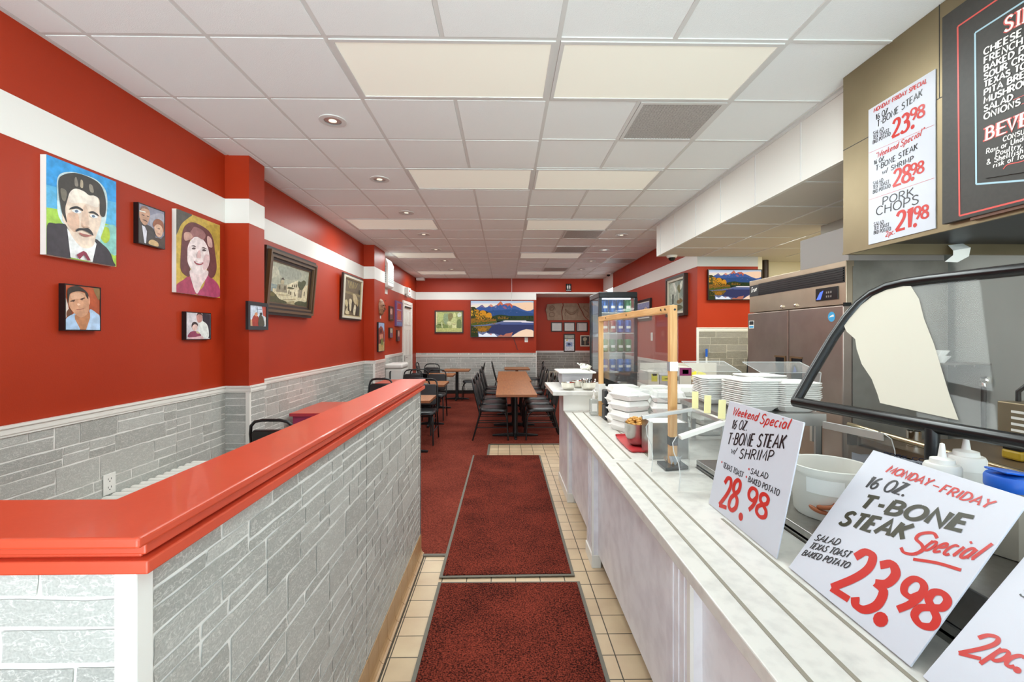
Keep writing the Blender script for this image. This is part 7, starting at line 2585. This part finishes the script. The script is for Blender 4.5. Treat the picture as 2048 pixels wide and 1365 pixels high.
# white bucket with rings in it
t = thing('white_bucket', 'milky white plastic bucket on the prep table behind the price signs', 'bucket', (1.243, 1.70, 0.92))
mb = MB().lathe([(0.001, 0.0), (0.112, 0.0), (0.118, 0.01), (0.129, 0.165), (0.136, 0.166), (0.137, 0.188), (0.133, 0.19), (0.128, 0.187), (0.124, 0.16), (0.112, 0.012), (0.001, 0.010)], (1.243, 1.70, 0.921), 40)
mb.build('shell', M['bucket'], t, smooth=40)
mb = MB()
for j in range(9):
    a0, a1 = R(200 + j * 6), R(206 + j * 6)
    r0, r1 = 0.1275, 0.1295
    mb.add([(1.243 + r0 * math.cos(a0), 1.70 + r0 * math.sin(a0), 1.02), (1.243 + r0 * math.cos(a1), 1.70 + r0 * math.sin(a1), 1.02),
            (1.243 + r1 * math.cos(a1), 1.70 + r1 * math.sin(a1), 1.075), (1.243 + r1 * math.cos(a0), 1.70 + r1 * math.sin(a0), 1.075)], [(0, 1, 2, 3)])
mb.build('label', M['foam'], t)
for i in range(6):
    a = 2.2 + i * 0.85
    rr_ = 0.062
    x, y, z = 1.243 - 0.03 + 0.045 * math.cos(a), 1.70 - 0.06 + 0.03 * math.sin(a), 0.945 + 0.017 * i
    mb = MB()
    mb.xf = Matrix.Translation((x, y, z)) @ Matrix.Rotation(0.25 * math.sin(i * 2.1), 4, 'X') @ Matrix.Rotation(0.2 * math.cos(i * 1.3), 4, 'Y')
    mb.tube([(0.032 * math.cos(2 * math.pi * q / 20), 0.032 * math.sin(2 * math.pi * q / 20), 0) for q in range(20)], 0.008, 8, closed=True)
    solo('ramekin_ring', mb, M['rings'], 'brown glossy ring lying inside the milky white bucket', 'ring', (x, y, z), 'brown rings in the white bucket', smooth=60)
# shallow tub half hidden left of the bucket
t = thing('milky_tub', 'small milky tub pressed between the Weekend sign and the bucket', 'tub', (1.115, 1.9, 0.92))
mb = MB().lathe([(0.001, 0), (0.065, 0), (0.078, 0.15), (0.083, 0.152), (0.083, 0.165), (0.076, 0.165), (0.063, 0.008), (0.001, 0.006)], (1.165, 1.93, 0.921), 32)
mb.build('shell', M['bucket'], t, smooth=40)

# squeeze bottles
for i, (x, y, s) in enumerate(((1.285, 1.30, 0.92), (1.445, 1.385, 1.0))):
    t = thing('squeeze_bottle', ('white squeeze bottle standing just behind the Monday to Friday sign', 'taller white squeeze bottle behind the other squeeze bottle')[i], 'bottle', (x, y, 1.0305), 0, 'squeeze bottles')
    r = 0.046 * s
    mb = MB().lathe([(0.001, 0), (r * 0.96, 0), (r, 0.006), (r, 0.148), (r * 0.985, 0.152)], (x, y, 1.0315), 32)
    mb.build('body', M['condiment'], t, smooth=40)
    mb = MB().lathe([(r * 1.03, 0.150), (r * 1.03, 0.183), (r * 0.93, 0.192), (r * 0.70, 0.193), (r * 0.66, 0.206), (r * 0.3, 0.210), (r * 0.24, 0.212), (r * 0.13, 0.250), (0.001, 0.252)], (x, y, 1.0315), 32)
    mb.build('cap', M['white'], t, smooth=40)
# jar with a blue lid
t = thing('spice_jar', 'clear jar of grey seasoning with a blue flip lid', 'jar', (1.312, 1.15, 1.0305))
mb = MB().lathe([(0.001, 0), (0.062, 0), (0.066, 0.01), (0.063, 0.09), (0.058, 0.14), (0.054, 0.16), (0.054, 0.168)], (1.332, 1.15, 1.0315), 8)
mb.build('jar', M['spice'], t, smooth=30)
mb = MB().lathe([(0.058, 0.168), (0.060, 0.172), (0.060, 0.196), (0.056, 0.203), (0.001, 0.205)], (1.332, 1.15, 1.0315), 32)
mb.build('lid', M['blue_plastic'], t, smooth=40)
mb = MB()
mb.xf = Matrix.Translation((1.335, 1.155, 1.2375)) @ Matrix.Rotation(R(8), 4, 'Y')
mb.box(-0.055, -0.028, 0, 0.02, 0.028, 0.006)
mb.build('flip_flap', M['blue_plastic'], t, bevel=0.003)

# plastic bag with dark print
t = thing('plastic_bag', 'crinkled clear plastic bag with dark blue print by the griddle', 'bag', (1.62, 1.72, 0.92))
mb = MB()
NX, NY = 14, 8
rd = random.Random(21)
vs = []
for s in (1, -1):
    for i in range(NX + 1):
        for j in range(NY + 1):
            a, b = i / NX, j / NY
            th = 0.055 * math.sin(math.pi * a) ** 0.5 * math.sin(math.pi * b) ** 0.5
            vs.append((1.50 + 0.25 * a + s * th * 0.2, 1.92 - 0.36 * a + 0.0, 0.975 + 0.12 * b + s * th * 0.8 + rd.uniform(-.004, .004)) if s > 0 else (1.50 + 0.25 * a, 1.90 - 0.36 * a - 0.02, 0.93 + 0.10 * b + rd.uniform(-.004, .004)))
fs = []
k = (NX + 1) * (NY + 1)
for s in range(2):
    for i in range(NX):
        for j in range(NY):
            q = s * k + i * (NY + 1) + j
            fs.append((q, q + NY + 1, q + NY + 2, q + 1))
mb.add(vs, fs)
mb.build('bag', mat('grey_bag_film', 'a3a7b0', 0.2, alpha=0.75), t, smooth=80)
fb = frame_of((1.53, 1.83, 1.10), (0.57, -0.82, 0), (0, 0.0, 1))
mb = MB()
text(mb, 'PORK CODE', fb, (0.03, 0.012), (0.19, 0.012), 0.014, 0.0030, 0, 0.0, lift=0.006)
text(mb, 'PRIVATE STOCK', fb, (0.02, -0.008), (0.20, -0.008), 0.014, 0.0030, 0, 0.0, lift=0.006)
mb.build('print', mat('navy_print', '1c2440', 0.4), t)

# ------------------------------------------------------------------ cooking line
t = thing('griddle', 'dark griddle unit with a warm steel hand rail behind the prep table', 'griddle', (2.3, 1.6, 0))
mb = MB().box(1.84, 0.3, 0.12, 2.75, 2.36, 1.03)
mb.build('body', M['griddle_dark'], t)
mb = MB().box(1.825, 0.3, 0.95, 1.84, 2.36, 1.075).box(1.825, 0.3, 1.03, 2.75, 2.36, 1.045)
mb.build('front_plate', M['brown_plate'], t)
mb = MB().tube([(1.805, 2.33, 1.132), (1.79, 0.35, 1.10)], 0.0125, 12)
mb.build('hand_rail', M['gold_steel'], t, smooth=50)
mb = MB()
for y in (2.31, 1.3, 0.4):
    mb.box(1.79, y - 0.012, 1.03, 1.83, y + 0.012, 1.125 if y > 2 else 1.11)
mb.build('rail_bracket', M['griddle'], t)
mb = MB()
for y in (0.6, 1.1, 1.6, 2.1):
    mb.xf = Matrix.Translation((1.84, y, 0.8)) @ Matrix.Rotation(R(-90), 4, 'Y')
    mb.lathe([(0.03, 0), (0.03, 0.02), (0.02, 0.035), (0.001, 0.036)], (0, 0, 0), 16)
mb.build('knob', M['black'], t, smooth=40)
mb = MB()
for (x, y) in ((1.9, 0.4), (2.7, 0.4), (1.9, 2.28), (2.7, 2.28)):
    mb.lathe([(0.025, 0), (0.02, 0.12)], (x, y, 0), 12)
mb.build('leg', M['steel'], t)
t = thing('steel_cup', 'small shiny steel cup standing on the griddle', 'cup', (2.05, 2.22, 1.046))
mb = MB().lathe([(0.001, 0), (0.028, 0), (0.03, 0.075), (0.027, 0.075), (0.025, 0.006), (0.001, 0.006)], (2.05, 2.22, 1.0465), 20)
mb.build('shell', M['chrome'], t, smooth=40)
t = thing('toaster', 'steel toaster with white vents and a black handle on the griddle end', 'toaster', (2.65, 2.15, 1.046))
mb = MB().box(2.49, 2.0, 1.0465, 2.74, 2.235, 1.27)
mb.build('body', M['hood'], t, bevel=0.006)
mb = MB()
for k in range(5):
    mb.box(2.4885, 2.02, 1.10 + k * 0.03, 2.491, 2.17, 1.112 + k * 0.03)
    mb.box(2.52, 1.9985, 1.10 + k * 0.03, 2.70, 2.001, 1.112 + k * 0.03)
mb.build('vent', M['white'], t)
mb = MB().tube([(2.56, 2.2, 1.265), (2.56, 2.2, 1.32), (2.575, 2.18, 1.35), (2.60, 2.14, 1.36), (2.66, 2.05, 1.36)], 0.011, 10)
mb.build('handle', M['black'], t, smooth=50)
t = thing('yellow_brush', 'yellow and black scraper tool on the griddle behind the jar', 'tool', (2.27, 1.95, 1.046))
mb = MB().box(2.245, 1.92, 1.0465, 2.33, 2.0, 1.09)
mb.build('block', M['ochre'], t, bevel=0.01)
mb = MB().box(2.25, 1.925, 1.09, 2.325, 1.995, 1.105)
mb.build('pad', M['black'], t)
mb = MB().box(2.24, 1.915, 1.105, 2.335, 2.0, 1.115)
mb.build('grip', M['ochre'], t, bevel=0.005)
# gas pipe with valve on the wall, filter shelf
t = thing('gas_pipe', 'steel riser pipe with a round valve on the kitchen wall', 'pipe', (3.16, 2.92, 0))
mb = MB().tube([(3.165, 2.92, 0.0), (3.165, 2.92, 1.28)], 0.014, 10)
mb.build('tube', M['griddle'], t, smooth=50)
mb = MB().lathe([(0.018, 1.26), (0.02, 1.275), (0.016, 1.29)], (3.165, 2.92, 0), 12)
mb.xf = Matrix.Translation((3.17, 2.90, 1.305)) @ Matrix.Rotation(R(90), 4, 'X')
mb.lathe([(0.02, -0.03), (0.026, -0.01), (0.026, 0.01), (0.012, 0.02)], (0, 0, 0), 16)
mb.xf = None
mb.build('valve', M['chrome'], t, smooth=50)
t = thing('wall_shelf', 'thin steel shelf beside the refrigerator holding paper filters', 'shelf', (3.05, 3.0, 1.41))
mb = MB().box(2.76, 2.90, 1.405, 3.195, 3.115, 1.415)
mb.build('shelf_board', M['steel_dull'], t)
mb = MB()
for x in (2.82, 2.95, 3.08):
    mb.box(x, 2.905, 1.39, x + 0.012, 2.93, 1.406)
mb.build('clip', M['steel'], t)
for i, (x, y, r, z) in enumerate(((2.91, 3.0, 0.085, 1.416), (2.905, 3.0, 0.078, 1.452))):
    mb = MB()
    N = 36
    vs, fs = [], []
    for (q, zz) in ((0.55, 0.0), (0.62, 0.0), (1.0, 0.045)):
        for j in range(N):
            a = 2 * math.pi * j / N
            k = 1 + (0.05 if j % 2 else -0.05) * (q > 0.6) * (1 if i else 0.15)
            vs.append((x + r * q * k * math.cos(a), y + r * q * k * math.sin(a), z + zz))
    for a in range(2):
        for j in range(N):
            fs.append((a * N + j, a * N + (j + 1) % N, (a + 1) * N + (j + 1) % N, (a + 1) * N + j))
    fs.append(tuple(range(N)))
    mb.add(vs, fs)
    o = solo('paper_filter', mb, M['foam'], ('smooth white paper dish on the thin wall shelf', 'fluted white paper filter nested on the paper dish')[i], 'filter', (x, y, z))
    o.modifiers.new('thick', 'SOLIDIFY').thickness = 0.002

# ------------------------------------------------------------------ drinks cooler
QX0, QX1, QY0, QY1, QZ0, QZ1 = 1.115, 1.575, 5.30, 5.88, 0.973, 2.115
t = thing('drinks_cooler', 'tall black framed glass drinks cooler at the end of the counter', 'drinks cooler', (1.34, 5.6, QZ0))
mb = MB().box(QX0, QY0, QZ0, QX1, QY1, 1.16)
mb.build('base', M['black'], t, bevel=0.01)
mb = MB().box(QX0, QY0, QZ1 - 0.07, QX1, QY1, QZ1)
mb.build('top', M['black'], t, bevel=0.01)
mb = MB()
for (x, y) in ((QX0, QY0), (QX1 - 0.035, QY0), (QX0, QY1 - 0.035), (QX1 - 0.035, QY1 - 0.035)):
    mb.box(x, y, 1.16, x + 0.035, y + 0.035, QZ1 - 0.07)
mb.build('corner_post', M['black'], t)
mb = MB()
mb.box(QX0 + 0.035, QY0 + 0.010, 1.16, QX1 - 0.035, QY0 + 0.016, QZ1 - 0.07).box(QX0 + 0.010, QY0 + 0.035, 1.16, QX0 + 0.016, QY1 - 0.035, QZ1 - 0.07)
mb.box(QX1 - 0.016, QY0 + 0.035, 1.16, QX1 - 0.010, QY1 - 0.035, QZ1 - 0.07)
mb.build('glass_pane', M['glass'], t)
mb = MB().box(QX0 + 0.035, QY1 - 0.03, 1.16, QX1 - 0.035, QY1 - 0.02, QZ1 - 0.07)
mb.build('back_panel', mat('cooler_back', 'c9cdd2', 0.4), t)
SHZ = [1.163, 1.40, 1.63, 1.872]
mb = MB()
for z in SHZ[1:]:
    for k in range(12):
        mb.box(QX0 + 0.04 + k * 0.032, QY0 + 0.05, z - 0.006, QX0 + 0.046 + k * 0.032, QY1 - 0.04, z)
    mb.box(QX0 + 0.03, QY0 + 0.05, z - 0.010, QX1 - 0.03, QY0 + 0.056, z)
mb.build('wire_shelf', M['alu'], t)
mb = MB().box(QX0 + 0.06, QY0 + 0.08, QZ1 - 0.085, QX1 - 0.06, QY0 + 0.12, QZ1 - 0.07)
mb.build('tube_light', mat('cool_tube', 'ffffff', 0.4, emit=('e6f0ff', 0.9)), t)
rd = random.Random(8)


def can(x, y, z, m, label, tall=0.150, r=0.043, g=None):
    t = thing('soda_can', label, 'can', (x, y, z), 0, g)
    mb = MB().lathe([(r * 0.75, 0), (r, 0.008), (r, tall - 0.014), (r * 0.82, tall)], (x, y, z), 18)
    mb.build('body', m, t, smooth=40)
    mb = MB().lathe([(r * 0.82, tall), (r * 0.78, tall - 0.003), (0.001, tall - 0.003)], (x, y, z), 18, caps=False)
    mb.build('lid', M['alu'], t)
    mb = MB()
    for j in range(7):
        a0, a1 = R(235 + j * 10), R(245 + j * 10)
        mb.add([(x + (r + .0004) * math.cos(q), y + (r + .0004) * math.sin(q), z + h) for q, h in ((a0, 0.05), (a1, 0.05), (a1, 0.08), (a0, 0.08))], [(0, 1, 2, 3)])
    mb.build('emblem', M['white'], t)
    return t


sn = ['bottom', 'second', 'third', 'top']
for s in range(4):
    for k in range(4):
        x = QX0 + 0.092 + k * 0.0925
        col = {3: 'soda_blue', 2: 'soda_red', 1: 'soda_green', 0: 'soda_blue'}[s]
        if s == 3 and k == 3:
            col = 'soda_green'
        if s == 2 and k in (2, 3):
            col = 'soda_blue'
        cn = {'soda_blue': 'blue', 'soda_red': 'red', 'soda_green': 'green'}[col]
        can(x, QY0 + 0.10, SHZ[s] + 0.001, M[col], '%s soda can on the %s shelf of the drinks cooler, %s from the left' % (cn, sn[s], ROWN[k]), g='soda cans in the drinks cooler')

# ------------------------------------------------------------------ stock shelf in front of the small screen wall
t = thing('wire_rack', 'dark wire rack holding cartons under the right red wall', 'rack', (2.25, 5.95, 0))
mb = MB()
for z in (0.80, 0.35):
    mb.box(1.83, 5.70, z - 0.02, 3.0, 5.715, z).box(1.83, 6.155, z - 0.02, 3.0, 6.17, z)
    for k in range(30):
        mb.box(1.84 + k * 0.039, 5.70, z - 0.006, 1.846 + k * 0.039, 6.17, z)
mb.build('wire_shelf', M['dark_grey'], t)
for (x, y) in ((1.83, 5.70), (2.98, 5.70), (1.83, 6.15), (2.98, 6.15)):
    mb = MB().box(x, y, 0, x + 0.02, y + 0.02, 0.83)
    mb.build('post', M['dark_grey'], t)
rz_ = 0.801


def carton(name, label, x0, x1, y0, y1, h, m, patches, cat='carton', z=rz_):
    t = thing(name, label, cat, ((x0 + x1) / 2, (y0 + y1) / 2, z))
    mb = MB().box(x0, y0, z, x1, y1, z + h)
    mb.build('box', M[m], t, bevel=0.003)
    fr = frame_of((x0, y0, z), (1, 0, 0), (0, 0, 1))
    mb = MB()
    ms = []
    for (a, b, c, d, mm) in patches:
        if mm not in ms:
            ms.append(mm)
        slab(mb, fr, a * (x1 - x0), b * h, c * (x1 - x0), d * h, 0, 0.001, ms.index(mm))
    mb.build('print', [M[k] for k in ms], t)
    return t


carton('carton', 'white carton with a yellow and red mark next to the drinks cooler', 1.745 + 0.1, 1.985, 5.75, 6.1, 0.33, 'boxwhite', [(0.3, 0.62, 0.85, 0.92, 'boxyellow'), (0.4, 0.84, 0.8, 0.92, 'soda_red'), (0.35, 0.2, 0.6, 0.4, 'dark_grey')])
carton('carton', 'grey carton with a yellow label in the middle of the wire rack', 1.995, 2.245, 5.75, 6.1, 0.29, 'boxgrey', [(0.1, 0.72, 0.78, 0.95, 'boxyellow'), (0.25, 0.80, 0.7, 0.84, 'dark_grey'), (0.82, 0.74, 0.96, 0.92, 'dark_grey')])
carton('carton', 'tall white and purple carton right behind the pine post', 2.255, 2.41, 5.76, 6.1, 0.385, 'boxwhite', [(0, 0.72, 1, 0.98, 'boxpurple'), (0, 0.02, 1, 0.16, 'boxpurple'), (0.25, 0.78, 0.75, 0.92, 'boxwhite')])
carton('carton', 'brown printed carton on the wire rack under the yellow bag', 2.42, 2.66, 5.75, 6.1, 0.22, 'cardboard', [(0.12, 0.70, 0.7, 0.78, 'frame_brown'), (0.12, 0.58, 0.6, 0.63, 'frame_brown'), (0.12, 0.1, 0.35, 0.2, 'dark_grey')])
carton('carton', 'plain tan carton at the right end of the wire rack', 2.67, 2.90, 5.75, 6.1, 0.21, 'cardboard', [(0.1, 0.2, 0.5, 0.6, 'frame_brown')])
mb = MB()
rd = random.Random(31)
NX, NY = 10, 5
vs = [(2.43 + 0.26 * i / NX, 5.78 + 0.26 * j / NY, rz_ + 0.222 + (0.10 * math.sin(math.pi * i / NX) ** 0.6 * math.sin(math.pi * j / NY) ** 0.6) + rd.uniform(0, 0.012)) for i in range(NX + 1) for j in range(NY + 1)]
fs = [(i * (NY + 1) + j, (i + 1) * (NY + 1) + j, (i + 1) * (NY + 1) + j + 1, i * (NY + 1) + j + 1) for i in range(NX) for j in range(NY)]
mb.add(vs, fs)
solo('snack_bag', mb, M['boxyellow'], 'shiny yellow bag lying on the brown printed carton', 'bag', (2.55, 5.9, rz_ + 0.222), smooth=40)
t = thing('long_carton', 'long pale carton lying behind the white and grey cartons', 'carton', (2.2, 6.12, 0.801))
mb = MB().box(1.85, 6.105, 0.801, 2.9, 6.165, 1.22)
mb.build('box', M['boxwhite'], t)
mb = MB().tube([(2.805, 6.22, 0.0), (2.815, 6.225, 1.30)], 0.012, 10, 0).tube([(2.8145, 6.2247, 1.30), (2.816, 6.226, 1.41)], 0.016, 10, 1)
solo('mop', mb, [M['white'], M['blue_plastic']], 'white mop handle with a blue tip leaning on the grey stone wall', 'mop', (2.81, 6.22, 0))
mb = MB().prism([(3.27, 6.15, 0.0), (3.42, 6.15, 0.0), (3.42, 6.15, 1.55), (3.38, 6.15, 1.45)], (0, 0.03, 0))
solo('dark_board', mb, M['griddle_dark'], 'dark board leaning in the gap beside the refrigerator', 'board', (3.35, 6.16, 0))
